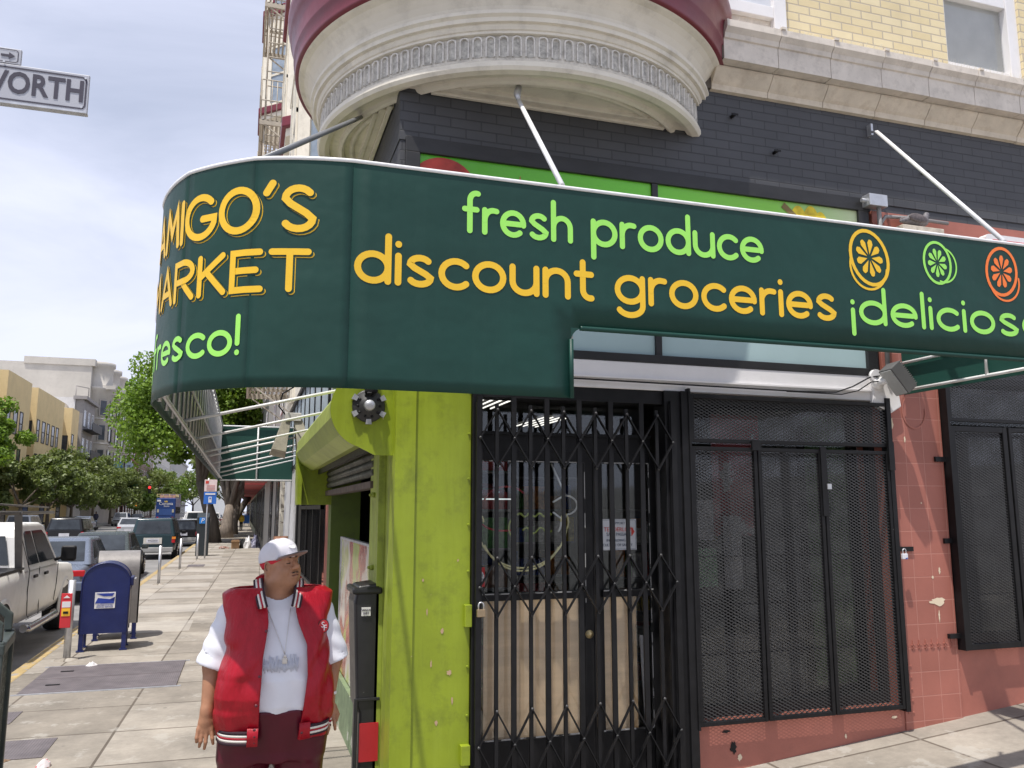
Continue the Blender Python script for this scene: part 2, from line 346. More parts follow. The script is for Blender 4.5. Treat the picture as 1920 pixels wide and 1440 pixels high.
# ================================================================ SETTING
KX = -2.58
mb = MB(); mb.add([(-900, -300, -.16), (1.9, -300, -.16), (1.9, 900, -.16), (-900, 900, -.16)], [(0, 1, 2, 3)])
mb.add([(1.9, -300, -.16), (60, -300, 5.65), (60, 900, 5.65), (1.9, 900, -.16)], [(0, 1, 2, 3)])
struct('road', mb, ASPH)
mb = MB()          # corner sidewalk sheet, rising along the right-hand street
for (x0, x1, z0, z1, y0, y1) in ((KX+.16, 1.9, 0, 0, 1.2, 420), (1.9, 40, 0, 3.81, 1.2, 5.9)):
    mb.add([(x0, y0, z0), (x1, y0, z1), (x1, y1, z1), (x0, y1, z0), (x0, y0, z0-.16), (x1, y0, z1-.16)], [(0, 1, 2, 3), (4, 5, 1, 0)])
struct('sidewalk', mb, CONC)
mb = MB(); mb.box(KX, KX+.157, 1.2, 420, -.3, .001); struct('kerb', mb, KERBY, bevel=.02)
mb = MB(); mb.box(-16.6, -16.45, 1.2, 420, -.3, .0); mb.box(-21, -16.6, 1.2, 420, -.3, -.004); struct('far_sidewalk', mb, M('far_concrete', (.36, .34, .31), rough=.85))
mb = MB()
for dx in (-.14, .02): mb.box(-9.6+dx, -9.5+dx, 20, 400, -.158, -.154)
for k in range(60): mb.box(-6.45, -6.33, 22+k*6, 24.5+k*6, -.158, -.154)
struct('road_marking', mb, M('road_paint', (.62, .46, .16), rough=.7, var=.2, vs=6, dirt=.5))
# ---------------------------------------------------------------- sidewalk pieces
def Mdiamond():
    s = NT('diamond_plate'); v = s.co(); w1 = s.n('ShaderNodeTexWave'); w1.inputs['Scale'].default_value = 14; s.l(v, w1.inputs[0])
    c = s.mixc(s.ramp(s.noise(v, 4, 7), [(.3, 0.), (.7, 1.)]), (.12, .105, .11), (.2, .175, .18)); s.l(c, s.b.inputs['Base Color'])
    s.b.inputs['Roughness'].default_value = .6; s.b.inputs['Metallic'].default_value = .3; s.bump(w1.outputs[0], .5, .004); return s.m
PLATE = Mdiamond()
h = thing('cellar_hatch', 'pair of grey steel cellar doors set flat in the sidewalk', 'cellar hatch', (-1.4, 11.1, 0))
for y0, y1 in ((10.34, 11.12), (11.15, 11.95)):
    d = MB().box(-2.2, -.62, y0, y1, -.01, .012).build('door_leaf', PLATE, h, bevel=.004)
    MB().box(-2.0, -1.86, (y0+y1)/2-.02, (y0+y1)/2+.02, .012, .02).build('hinge', BLK2, d)
for y0, y1 in ((10.3, 10.337), (11.953, 11.99)): MB().box(-2.25, -.57, y0, y1, -.01, .008).build('rim', GALV, h)
c1 = MB().box(-2.3, -1.95, 9.0, 9.5, -.01, .006).build('utility_cover', PLATE, loc=None); tag(c1, 'small square steel utility cover near the litter bin', 'utility cover')
c2 = MB().box(-1.98, -1.43, 7.75, 8.35, -.01, .006).build('utility_cover', PLATE); tag(c2, 'square steel utility cover with a peeling round patch by the lower left corner', 'utility cover')
mb = MB().box(-1.6, -1.46, 21.5, 27, .0, .004); tag(MB().box(-1.75, -1.2, 31.0, 32.1, -.01, .006).build('utility_cover', PLATE), 'dark utility cover in the sidewalk beside the far bollards', 'utility cover')
def litter(name, label, cat, x, y, sx_, sy, sz, mat, seed, z=0.):
    r = random.Random(seed); m = MB(); n = 9; vs = []
    for j in range(3):
        for i in range(n):
            a = 2*PI*i/n; q = (1, .8, .35)[j]*(.7+.6*r.random()); vs.append((x+math.cos(a)*sx_*q, y+math.sin(a)*sy*q, z+.003+sz*j*.5*(.6+.6*r.random())))
    m.add(vs, [(j*n+i, j*n+(i+1) % n, (j+1)*n+(i+1) % n, (j+1)*n+i) for j in range(2) for i in range(n)]+[tuple(2*n+i for i in range(n)), tuple(range(n))[::-1]])
    return tag(m.build(name, mat), label, cat)
litter('crumpled_wrapper', 'crumpled white paper wrapper at the corner of the cellar doors', 'litter', -1.72, 11.9, .07, .05, .05, WHITEP, 1)
litter('leaf_litter', 'small heap of brown dry leaves at the foot of the litter bin', 'litter', -1.85, 7.75, .16, .1, .04, M('dry_leaf', (.2, .12, .06), var=.4, vs=30), 2)
litter('napkin', 'pinkish white crumpled napkin on the sidewalk right of the litter bin', 'litter', -1.36, 7.5, .05, .06, .05, M('napkin_paper', (.65, .6, .62), chips=(.6, .1, .1), chip_amt=.6, cs=14), 3)
litter('leaf_litter', 'few dry leaves beside the sloping sidewalk joint', 'litter', -1.6, 7.2, .12, .09, .02, MAT['dry_leaf'], 4)
# ---------------------------------------------------------------- bollards
def bollard(x, y, h_, label, r=.038):
    t = thing('bollard', label, 'bollard', (x, y, 0), 'steel pipe bollards along the kerb')
    MB().tube([(x, y, .02), (x, y, h_)], r, 14).build('post', GALV, t)
    MB().lathe([(.0, .03), (.06, .028), (.14, .012), (.15, 0)], (x, y, 0), 20).build('base_plate', CONC, t)
    return t
b0 = bollard(-2.11, 12.5, 1.02, 'steel pipe bollard with a red and yellow notice, nearest the cellar doors', .045)
sg = MB().box(-2.21, -2.08, 12.4, 12.41, .42, .86).build('sign_plate', M('notice_red', (.62, .03, .04), var=.1), b0, bevel=.008)
MB().box(-2.195, -2.095, 12.394, 12.399, .57, .67).build('yellow_panel', M('notice_yellow', (.9, .5, .03)), sg)
MB().box(-2.195, -2.095, 12.394, 12.399, .68, .755).build('white_panel', WHITEP, sg)
MB().box(-2.175, -2.115, 12.388, 12.392, .6, .63).build('symbol', BLK2, sg)
MB().prism([(-.04, 0), (.04, 0), (.0, .035)], lambda u, v, d: (-2.145+u, 12.394+d, .80+v), .004).build('mark', WHITEP, sg)
bollard(-2.02, 24.0, 1.0, 'bare steel bollard just beyond the mailboxes, first of three')
bollard(-1.88, 29.6, 1.0, 'bare steel bollard in the middle of the three behind the mailboxes')
bollard(-1.62, 35.0, 1.0, 'bare steel bollard right in front of the parking pay station')
# ---------------------------------------------------------------- mailboxes
MBLUE = M('mailbox_blue', (.009, .018, .105), rough=.32, var=.2, vs=4, chips=(.25, .3, .45), chip_amt=.76, cs=25, dirt=.25, bs=30)
MGREY = M('mailbox_worn_top', (.25, .235, .225), rough=.45, metal=.1, var=.25, vs=4, dirt=.5, bs=30)
def mailbox(x, y, wd, dp, h_, rot, label, worn):
    t = thing('mailbox', label, 'mailbox', (x, y, 0), 'two mailboxes standing on the sidewalk', world=False); t.rotation_euler.z = rot
    leg = .24; hw = wd/2; zs = h_-hw*.92
    P = [(-hw, leg), (-hw, zs)]+[(hw*math.cos(R(a)), zs+hw*.92*math.sin(R(a))) for a in range(170, 9, -10)]+[(hw, zs), (hw, leg)]
    b = MB(); n = len(P); vs = [(u, -dp/2, v) for u, v in P]+[(u, dp/2, v) for u, v in P]
    b.add(vs, [tuple(range(n)), tuple(range(2*n-1, n-1, -1))]); body = b.add([], [])
    body = b.build('body', MBLUE, t)
    sk = MB().add([(u*1.004, v2, v*1.002) for v2 in (-dp/2+.004, dp/2-.004) for u, v in P], [(i, i+1, n+i+1, n+i) for i in range(n-1)]+[(n-1, 0, n, 2*n-1)], False)
    for p_ in range(2, n-2): sk.sm[p_] = True
    sk.build('hood', MGREY if worn else MBLUE, t)
    rim = MB()
    for yy in (-dp/2, dp/2): rim.tube([(u*1.01, yy, v) for u, v in P], .011, 6)
    rim.build('rim', MBLUE if not worn else BLK2, t)
    for sx_ in (-1, 1):
        for sy in (-1, 1):
            L_ = MB(); cx = sx_*(hw-.03); cy = sy*(dp/2-.035)
            L_.box(cx-.03, cx+.03, cy-.028, cy+.028, .02, leg+.02).box(cx-.05, cx+.05, cy-.045, cy+.045, 0, .02); L_.build('leg', MBLUE, t, bevel=.004)
    rv = MB()
    for u, v in [(-hw+.035, leg+.05+.11*k) for k in range(int((zs-leg)/.11))]+[(hw-.035, leg+.05+.11*k) for k in range(int((zs-leg)/.11))]: rv.box(u-.006, u+.006, -dp/2-.004, -dp/2+.01, v-.006, v+.006)
    for a in range(20, 170, 16): rv.box((hw-.035)*math.cos(R(a))-.006, (hw-.035)*math.cos(R(a))+.006, -dp/2-.004, -dp/2+.01, zs+(hw-.035)*.92*math.sin(R(a))-.006, zs+(hw-.035)*.92*math.sin(R(a))+.006)
    rv.build('rivets', MBLUE, t)
    # pull-down drawer on the right side
    dr = MB().box(hw+.003, hw+.05, -dp/2+.06, dp/2-.06, zs-.05, zs+.07).build('deposit_door', MBLUE if not worn else MGREY, t, bevel=.01)
    MB().box(hw+.05, hw+.075, -.13, .13, zs+.03, zs+.045).build('handle', GALV, dr, bevel=.003)
    MB().box(hw+.003, hw+.012, -dp/2+.08, dp/2-.08, leg+.08, zs-.1).build('access_door', MGREY, t, bevel=.004)
    if not worn:
        lg = MB().box(-.13, .13, -dp/2-.006, -dp/2-.001, .58, .80).build('emblem', WHITEP, t)
        blue = M('emblem_blue', (.02, .05, .33), bump=0)
        q = lambda u, v, d: (u, -dp/2-.008-d, .58+v)
        e1 = MB().prism([(-.115, .205), (-.105, .20), (-.02, .165), (.09, .165), (.115, .205)], q, .002)
        e1.prism([(-.125, .07), (-.09, .145), (.06, .125), (.10, .11), (-.05, .07)], q, .002).prism([(-.06, .065), (.12, .108), (.125, .155), (.115, .065)], q, .0015)
        e1.build('eagle_mark', blue, lg)
        for zz, tx in ((.623, 'UNITED STATES'), (.598, 'POSTAL SERVICE')): text('lettering', tx, blue, lg, frame((0, -dp/2-.0075, zz), (1, 0, 0), (0, -1, 0)), .028)
    return t
mailbox(-1.80, 13.35, .60, .5, 1.20, R(4), 'blue mailbox with an eagle emblem on its rounded front', False)
mailbox(-1.80, 14.45, .62, .60, 1.31, R(97), 'taller mailbox with a worn grey rounded top, behind the blue one', True)
# ---------------------------------------------------------------- litter bin at the left edge
BING = M('litter_bin_stone', (.035, .05, .047), rough=.7, var=.4, vs=20, chips=(.3, .33, .32), chip_amt=.6, cs=38, bs=60, bump=.8)
t = thing('litter_bin', 'dark green pebbled litter bin with sloping hood at the left edge', 'litter bin', (-1.80, 6.45, 0), world=False); t.rotation_euler.z = R(8); t.scale = (1, 1, 1.2)
MB().box(-.33, .33, -.33, .33, .03, .86).build('bin_body', BING, t, bevel=.02)
for sx_ in (-1, 1):
    for sy in (-1, 1): MB().box(sx_*.325-.03, sx_*.325+.03, sy*.325-.03, sy*.325+.03, 0, .93).build('corner_post', M('bin_metal', (.05, .065, .06), rough=.5, var=.3, vs=12, dirt=.5), t, bevel=.008)
MB().box(-.36, .36, -.36, .36, .86, .92).build('rim', MAT['bin_metal'], t, bevel=.01)
hd = MB(); hd.prism([(-.34, .93), (-.34, 1.02), (-.1, 1.2), (.1, 1.2), (.34, 1.02), (.34, .93), (.29, .93), (.29, 1.0), (.08, 1.16), (-.08, 1.16), (-.29, 1.0), (-.29, .93)], lambda u, v, d: (u, -.33+d, v), .06)
hd.prism([(-.34, .93), (-.34, 1.02), (-.1, 1.2), (.1, 1.2), (.34, 1.02), (.34, .93), (.29, .93), (.29, 1.0), (.08, 1.16), (-.08, 1.16), (-.29, 1.0), (-.29, .93)], lambda u, v, d: (u, .27+d, v), .06)
hd.box(-.1, .1, -.33, .33, 1.195, 1.23); hd.build('hood', MAT['bin_metal'], t, bevel=.006)
# ---------------------------------------------------------------- street name sign, top left
t = thing('street_name_sign', 'grey street name blade reading WORTH hanging over the top left corner', 'street sign', (-1.5, 4.9, 0))

SIGNW = M('sign_face', (.42, .43, .47), rough=.5, var=.04, bump=0)
SIGNB = M('sign_black', (.05, .045, .065), rough=.5, bump=0)
MB().tube([(-1.98, 5.0, 0), (-1.98, 5.0, 4.75)], .035, 12).build('post', GALV, t)
bl = MB().box(-1.93, -.955, 4.99, 5.01, 4.195, 4.425).build('name_blade', SIGNW, t, bevel=.004)
bd = MB()
def rrect(x0, x1, z0, z1, r_, n=5):
    P = []
    for cx, cz, a in ((x1-r_, z0+r_, -90), (x1-r_, z1-r_, 0), (x0+r_, z1-r_, 90), (x0+r_, z0+r_, 180)): P += [(cx+r_*math.cos(R(a+90*i/n)), cz+r_*math.sin(R(a+90*i/n))) for i in range(n+1)]
    return P+[P[0]]
def outline(name, P, wd, fn, mat, parent):
    V, F = stroke_poly(P, wd); return MB().add([fn(v.x, v.y) for v in V], F).build(name, mat, parent, recalc=False)
outline('border', rrect(-1.92, -.97, 4.215, 4.405, .025), .009, lambda u, v: (u, 4.988, v), SIGNB, bl)
text('lettering', 'WORTH', SIGNB, bl, FACE(-1.245, 4.988, 4.312), .178, xs=.80, bold=.004)
MB().box(-1.93, -.955, 4.975, 5.025, 4.185, 4.197).build('bracket_rail', GALV, t)
b2 = MB().box(-1.9, -1.31, 4.99, 5.01, 4.427, 4.52).build('arrow_blade', SIGNW, t, bevel=.003)
outline('border', rrect(-1.89, -1.325, 4.437, 4.51, .015), .004, lambda u, v: (u, 4.988, v), SIGNB, b2)
MB().prism([(-1.41, 4.468), (-1.37, 4.468), (-1.37, 4.455), (-1.34, 4.474), (-1.37, 4.493), (-1.37, 4.480), (-1.41, 4.480)], lambda u, v, d: (u, 4.986+d, v), .002).build('arrow', SIGNB, b2)
MB().tube([(-1.39, 4.986, 4.432), (-1.39, 4.98, 4.432)], .006, 8).tube([(-.975, 4.988, 4.4), (-.975, 4.982, 4.4)], .006, 8).tube([(-.985, 4.988, 4.222), (-.985, 4.982, 4.222)], .006, 8).build('bolts', GALV, bl)
# ================================================================ THE MARKET BUILDING
YF = 5.36; XL = .93
bld = thing('market_building', 'corner building with a grey brick storefront, cream round bay above and pink tiled pillars', 'building', (XL, YF, 0))
def P_(mb, name, mat, par=None, **k): return mb.build(name, mat, par or bld, **k)
# grey painted brick belt (front and short side return)
P_(MB().box(XL-.02, 9, YF, YF+.3, 4.47, 5.25), 'grey_brick_wall', GREYB)
P_(MB().box(XL-.022, XL+.3, YF+.001, 8.6, 4.47, 5.25), 'grey_brick_side_wall', GREYBY)
# upper front wall of yellow brick, window and white window
P_(MB().box(4.12, 5.83, YF+.02, YF+.3, 5.3, 9).box(6.72, 9, YF+.02, YF+.3, 5.3, 9).box(5.83, 6.72, YF+.03, YF+.3, 5.3, 5.9), 'yellow_brick_wall', YELB)
P_(MB().box(3.0, 4.118, YF+.03, YF+.3, 5.3, 9), 'pier', STONE)
w1 = P_(MB().box(3.42, 3.5, YF-.03, YF+.03, 5.6, 9).box(3.98, 4.1, YF-.03, YF+.03, 5.6, 9).box(3.5, 3.98, YF-.025, YF+.03, 5.95, 6.05), 'window', WHITEP, bevel=.004)
MB().box(3.5, 3.98, YF+.01, YF+.028, 6.05, 9).build('pane', M('frosted_pane', (.6, .62, .66), rough=.4, bump=0), w1)
w2 = P_(MB().box(5.84, 5.88, YF+.06, YF+.15, 5.9, 8).box(6.60, 6.72, YF+.04, YF+.15, 5.9, 8).box(5.88, 6.60, YF+.05, YF+.15, 6.60, 6.70).box(5.88, 6.60, YF+.06, YF+.15, 5.9, 5.95), 'window', WHITEP, bevel=.004)
MB().box(5.88, 6.60, YF+.11, YF+.112, 5.95, 8).build('pane', Mglass('window_glass', alpha=.97), w2)
bli = MB()
for k in range(60): bli.bar((5.88, YF+.125, 5.96+k*.033), (6.60, YF+.125, 5.96+k*.033), .003, .031, up=(0, -.25, 1))
bli.build('blind', M('blind_slats', (.5, .5, .47), rough=.5), w2)
P_(MB().box(5.83, 7.25, YF+.25, YF+.3, 5.9, 9), 'window_backing', M('dim_room', (.45, .45, .45), rough=.9))
# bulk of the building behind (roof, back)
P_(MB().box(XL+.3, 24, YF+.3, 22.2, 9, 17.5).box(9, 24, YF, YF+.3, 0, 17.5).box(XL+.3, 24, 21.9, 22.2, 0, 17.5).box(23.7, 24, YF, 22, 0, 17.5).box(XL, 9, YF, YF+.3, 9, 17.5).box(XL, XL+.3, YF+.3, 22.2, 9, 17.5), 'wall', CREAM)
# side facade above the shop
P_(MB().box(XL, XL+.3, 8.6, 22.2, 4.0, 9).box(XL-.0, XL+.3, 5.66, 8.6, 5.25, 9), 'side_wall', CREAM)
# ---- cornice in blocks
c1 = MB(); c2 = MB(); x = 3.36; rr_ = random.Random(3)
prof1 = [(0, 5.22), (-.035, 5.225), (-.04, 5.27), (-.06, 5.29), (-.1, 5.34), (-.12, 5.37), (-.12, 5.385), (-.01, 5.39)]
prof2 = [(-.01, 5.39), (-.2, 5.395), (-.2, 5.56), (-.215, 5.565), (-.225, 5.60), (-.26, 5.635), (-.26, 5.69), (-.0, 5.72)]
def block(mb, prof, x0, x1, dz=0): mb.prism(prof, lambda u, v, d: (x0+d, YF+u, v+dz), x1-x0)
x = 3.38
while x < 9:
    wd = .5+rr_.uniform(-.012, .012); block(c2, prof2, x, x+wd-.006, rr_.uniform(-.002, .002)); x += wd
x = 3.36
while x < 9:
    wd = .52+rr_.uniform(-.012, .012); block(c1, prof1, x, x+wd-.006, rr_.uniform(-.002, .002)); x += wd
P_(c2, 'cornice', STONE); P_(c1, 'lower_moulding', STONE2)
P_(MB().box(3.3, 9, YF-.19, YF+.02, 5.4, 5.69).box(3.3, 9, YF-.03, YF+.0, 5.23, 5.38), 'cornice_core', M('mortar_dark', (.12, .1, .08), rough=.9))
sp = MB(); rr_ = random.Random(5)
x = 3.45
while x < 7.2:
    q = rr_.uniform(-.05, .05); sp.tube([(x, YF-.2, 5.70), (x+q*.7, YF-.2+rr_.uniform(-.05, .02), 5.70+rr_.uniform(.03, .065))], .0011, 3, cap=False); x += rr_.uniform(.012, .03)
P_(sp, 'bird_spikes', M('spike_plastic', (.7, .68, .62)))
sp = MB()
for k in range(8): sp.box(3.87+k*.5, 3.91+k*.5, YF-.27, YF-.18, 5.69, 5.71)
P_(sp, 'joint_caps', STONE)
# ---- round corner bay
BC = (2.03, 6.37, 0)
bay = [(1.36, 4.86), (1.38, 4.86), (1.385, 4.828), (1.405, 4.816), (1.425, 4.828), (1.435, 4.85), (1.50, 4.852), (1.505, 4.825), (1.54, 4.812), (1.585, 4.822), (1.60, 4.845), (1.60, 4.875), (1.575, 4.89), (1.562, 4.90), (1.555, 4.91)]
P_(MB().lathe(bay, BC, 260, smooth=False), 'bay_base_moulding', CREAM, recalc=False)
P_(MB().lathe([(.0, 4.862), (1.37, 4.862)], BC, 96), 'bay_soffit', CREAM, recalc=False)
P_(MB().lathe([(1.555, 4.908), (1.562, 4.915), (1.562, 5.065), (1.57, 5.10)], BC, 160), 'fluted_frieze', CREAMD, recalc=False)
fl = MB(); dk = MB(); NF = 112
for k in range(NF):
    a = 2*PI*k/NF; hw = .0235
    if math.sin(a) > .75 and math.cos(a) > -.3: continue
    def fm(u, v, rad, a=a): return (BC[0]+rad*math.cos(a+u/1.57), BC[1]+rad*math.sin(a+u/1.57), v)
    S_ = [(-hw, 4.922), (-hw, 5.038)]+[(-hw*math.cos(R(t)), 5.038+hw*math.sin(R(t))) for t in range(20, 180, 20)]+[(hw, 5.038), (hw, 4.922)]
    dk.add([fm(u, v, 1.566) for u, v in S_], [tuple(range(len(S_)))])
    i_ = len(S_); inn = [(u*.98, v) for u, v in S_]; out = [(u*1.38 if abs(u) > .001 else 0, v if v < 4.93 else v+.009*(v > 5.04)) for u, v in S_]
    fl.add([fm(u, v, 1.564) for u, v in inn]+[fm(u*1.05, v, 1.582) for u, v in inn]+[fm(u, v, 1.580) for u, v in out]+[fm(u, v, 1.564) for u, v in out],
           [(j, j+1, i_+j+1, i_+j) for j in range(i_-1)]+[(i_+j, i_+j+1, 2*i_+j+1, 2*i_+j) for j in range(i_-1)]+[(2*i_+j, 2*i_+j+1, 3*i_+j+1, 3*i_+j) for j in range(i_-1)])
P_(fl, 'flute_rims', CREAMD); P_(dk, 'flutes', DIRTY)
bay2 = [(1.565, 5.075), (1.595, 5.078), (1.595, 5.095), (1.605, 5.10), (1.615, 5.12), (1.615, 5.135), (1.64, 5.138), (1.645, 5.165), (1.665, 5.18), (1.665, 5.205), (1.63, 5.208), (1.63, 5.225), (1.637, 5.25), (1.66, 5.29), (1.69, 5.33), (1.72, 5.36), (1.755, 5.375), (1.765, 5.385)]
P_(MB().lathe(bay2, BC, 260, smooth=False), 'bay_cove_moulding', CREAM, recalc=False)
bay3 = [(1.755, 5.384), (1.79, 5.386), (1.795, 5.40), (1.795, 5.41), (1.797, 5.50), (1.81, 5.515), (1.81, 5.53), (1.813, 5.60), (1.82, 5.66), (1.835, 5.71), (1.845, 5.72), (1.845, 5.76), (1.86, 5.80), (1.865, 5.85), (1.855, 5.87), (1.67, 5.93), (1.65, 6.0), (1.65, 8.8)]
P_(MB().lathe(bay3, BC, 160), 'burgundy_ring', BURG, recalc=False)
mo = MB()                                             # straight mouldings of the triangular soffit panel along both walls
for k, (d0, d1, zz) in enumerate(((.0, .035, 4.825), (.035, .085, 4.84), (.085, .12, 4.832))):
    e = math.sqrt(1.385**2-(BC[1]-YF+d1)**2); mo.box(BC[0]-e, BC[0]+e, YF-d1-.001, YF-d0-.001, zz, 4.87+.001*k)
    e = math.sqrt(1.385**2-(BC[0]-XL+.03+d1)**2); mo.box(XL-d1-.03, XL-d0-.03, BC[1]-e, BC[1]+e, zz, 4.871+.001*k)
P_(mo, 'soffit_trim', CREAM, bevel=.006)
P_(MB().lathe([(1.30, 4.86), (1.31, 4.845), (1.335, 4.84), (1.345, 4.86)], BC, 120), 'soffit_ring_trim', CREAM, recalc=False)
# ---- transom band: black frame, green produce posters, frosted lights
fr = MB().box(XL+.02, 4.82, YF-.03, YF+.03, 4.38, 4.49).box(XL+.02, XL+.12, YF-.03, YF+.03, 3.0, 4.38).box(4.70, 4.80, YF-.03, YF+.03, 3.0, 4.38).box(2.82, 2.87, YF-.025, YF+.03, 3.06, 4.38).box(XL+.12, 4.7, YF-.035, YF+.03, 3.0, 3.06).box(XL+.12, 4.7, YF-.015, YF+.03, 3.82, 3.87)
P_(fr, 'transom_frame', M('black_frame_chipped', (.02, .02, .021), rough=.5, var=.3, chips=(.55, .55, .55), chip_amt=.735, cs=5, stretch=(1, 1, 3)), bevel=.004)
fl_ = P_(MB().box(XL+.12, 2.82, YF+.0, YF+.01, 3.06, 3.82).box(2.87, 4.7, YF+.0, YF+.01, 3.06, 3.82), 'transom_panes', M('frosted_blue_glass', (.42, .56, .57), rough=.22, var=.08, vs=1, bump=0))
def Mposter():
    s = NT('produce_poster'); v = s.co('xyz'); sp_ = s.n('ShaderNodeSeparateXYZ'); s.l(v, sp_.inputs[0]); c = s.ramp(s.math('DIVIDE', sp_.outputs[0], 4.), [(.1, (.10, .42, .02)), (.45, (.17, .62, .04)), (.75, (.25, .62, .06)), (.95, (.62, .70, .42))])
    s.l(c, s.b.inputs['Base Color']); s.b.inputs['Roughness'].default_value = .25; return s.m
po = tag(P_(MB().box(XL+.12, 2.82, YF-.004, YF+.01, 3.87, 4.38).box(2.87, 4.7, YF-.004, YF+.01, 3.87, 4.38), 'produce_poster', Mposter()), 'bright green poster panels with printed fruit')
def disc(cx, cz, rx, rz, mat, name, y=YF-.007, par=po, n=28, rot=0):
    return MB().add([(cx+rx*math.cos(2*PI*i/n)*math.cos(rot)-rz*math.sin(2*PI*i/n)*math.sin(rot), y, cz+rx*math.cos(2*PI*i/n)*math.sin(rot)+rz*math.sin(2*PI*i/n)*math.cos(rot)) for i in range(n)], [tuple(range(n))]).build(name, mat, par, recalc=False)
disc(1.22, 4.17, .23, .20, M('printed_tomato', (.42, .05, .035), var=.5, vs=4, bump=0), 'printed_tomato')
PEP = M('printed_pepper', (.78, .58, .03), var=.35, vs=9, bump=0)
disc(4.13, 4.16, .09, .2, PEP, 'printed_pepper'); disc(4.25, 4.16, .09, .21, PEP, 'printed_pepper', YF-.0078); disc(4.34, 4.14, .08, .19, PEP, 'printed_pepper', YF-.0086)
MB().add([(x, YF-.0095, z) for x, z in ((3.97, 4.33), (4.0, 4.37), (4.22, 4.19), (4.2, 4.16))], [(0, 1, 2, 3)]).build('printed_stem', M('printed_stem', (.22, .16, .05)), po, recalc=False)
disc(1.78, 4.22, .006, .09, MAT['printed_tomato'], 'printed_mark')
P_(MB().box(4.8, 9, YF+.01, YF+.3, 4.40, 4.469), 'grey_brick_ledge', GREYB)
# ---- white fascia over the door and windows
fa = P_(MB().box(1.44, 4.86, YF-.03, YF+.03, 2.80, 3.0), 'fascia', WHITEP, bevel=.006)
MB().box(1.44, 4.70, YF-.05, YF-.031, 2.872, 2.885).build('fascia_ledge', WHITEP, fa)
P_(MB().prism([(4.70, 2.80), (4.70, 3.0), (4.86, 3.0), (4.95, 2.9), (4.97, 2.76), (4.86, 2.70), (4.7, 2.77)], lambda u, v, d: (u, YF-.06+d, v), .05), 'plaster_end', WHITEP, bevel=.01)
P_(MB().box(1.44, 4.86, YF+.03, YF+.3, 2.80, 3.06).box(XL, 9, YF+.03, YF+.3, 3.0, 3.05), 'lintel', BLK2)
P_(MB().box(XL+.12, 4.75, YF+.25, YF+.3, 3.05, 4.47), 'transom_backing', M('backing_grey', (.3, .32, .32)))
# ---- lime pillar (front and side faces, with a folded corner plate and rivets)
P_(MB().box(XL-.015, XL+.13, YF+.005, YF+.3, 3.9, 4.469), 'grey_brick_corner', GREYB)
P_(MB().box(XL-.016, XL+.3, YF+.006, 6.36, 3.9, 4.469), 'grey_brick_side', GREYBY)
P_(MB().box(XL+.07, 1.435, YF, YF+.35, 0, 3.9), 'lime_pillar', G_LIME, bevel=.006)
P_(MB().box(XL, XL+.35, YF+.02, 6.36, -.02, 3.9), 'lime_pillar_side', G_LIME2, bevel=.006)
P_(MB().prism([(XL-.006, YF-.004), (XL+.125, YF-.016), (XL+.128, YF-.002), (XL+.01, YF+.012), (XL+.008, YF+.17), (XL-.008, YF+.17)], lambda u, v, d: (u, v, d), 3.9), 'corner_plate', G_LIME)
rv = MB()
for k in range(14):
    rv.lathe([(0, .008), (.007, .006), (.011, 0)], (0, 0, 0), 8, axis='y') if False else None
    z = .35+k*.3; rv.add([(1.418+.009*math.cos(a*PI/4), YF-.001-(.008 if q else 0), z+.009*math.sin(a*PI/4)*(.6 if q else 1)) for q in (0, 1) for a in range(8)], [(a, (a+1) % 8, 8+(a+1) % 8, 8+a) for a in range(8)]+[tuple(range(8, 16))])
P_(rv, 'rivets', G_LIME)
P_(MB().box(1.39, 1.437, YF-.045, YF, 1.20, 1.34), 'hinge_lug', G_LIME, bevel=.004)
P_(MB().box(1.37, 1.43, YF-.05, YF, .36, .48), 'hinge_lug', G_LIME, bevel=.004)
# ---- shutter rail + housing + opening on the side street
rl = MB().box(XL-.05, XL, 6.0, 6.12, 0, 2.5).box(XL-.05, XL-.035, 5.80, 6.0, 0, 2.5).box(XL-.05, XL, 5.74, 5.80, 0, 2.5)
P_(rl, 'shutter_rail', G_LIME2, bevel=.003)
bo = MB()
for z in (.55, 1.0, 1.55, 2.05, 2.35): bo.tube([(XL-.05, 5.9, z), (XL-.075, 5.9, z)], .018, 8).tube([(XL-.075, 5.9, z), (XL-.09, 5.9, z)], .01, 8)
P_(bo, 'rail_bolts', G_LIME2)
hx, hz = .755, 2.60
oct_ = [(hx+.225*math.cos(R(a)), hz+.235*math.sin(R(a))) for a in (100, 130, 160, 190, 222, 255)]+[(XL-.03, hz-.20), (XL-.03, hz+.24)]
P_(MB().prism(oct_, lambda u, v, d: (u, 5.46+d, v), 4.0), 'shutter_housing', M('lime_housing', (.37, .44, .10), rough=.5, var=.15, vs=1.5, dirt=.4, dcol=(.09, .12, .03)))
ep = [(hx+.245*math.cos(R(a)), hz+.255*math.sin(R(a))) for a in range(95, 262, 8)]+[(hx+.05, hz-.30), (XL+.02, hz-.30), (XL+.02, hz+.26)]
P_(MB().prism(ep, lambda u, v, d: (u, 5.44+d, v), .018), 'end_plate', G_LIME)
P_(MB().prism([(hx-.2, 2.0), (hx-.215, 2.6), (XL, 2.85), (XL, 2.0)], lambda u, v, d: (u, 9.46+d, v), .25).prism([(hx-.2, 2.0), (hx-.215, 2.45), (hx-.16, 2.3), (hx-.16, 2.0)], lambda u, v, d: (u, 9.3+d, v), .16), 'end_bracket', G_LIME)
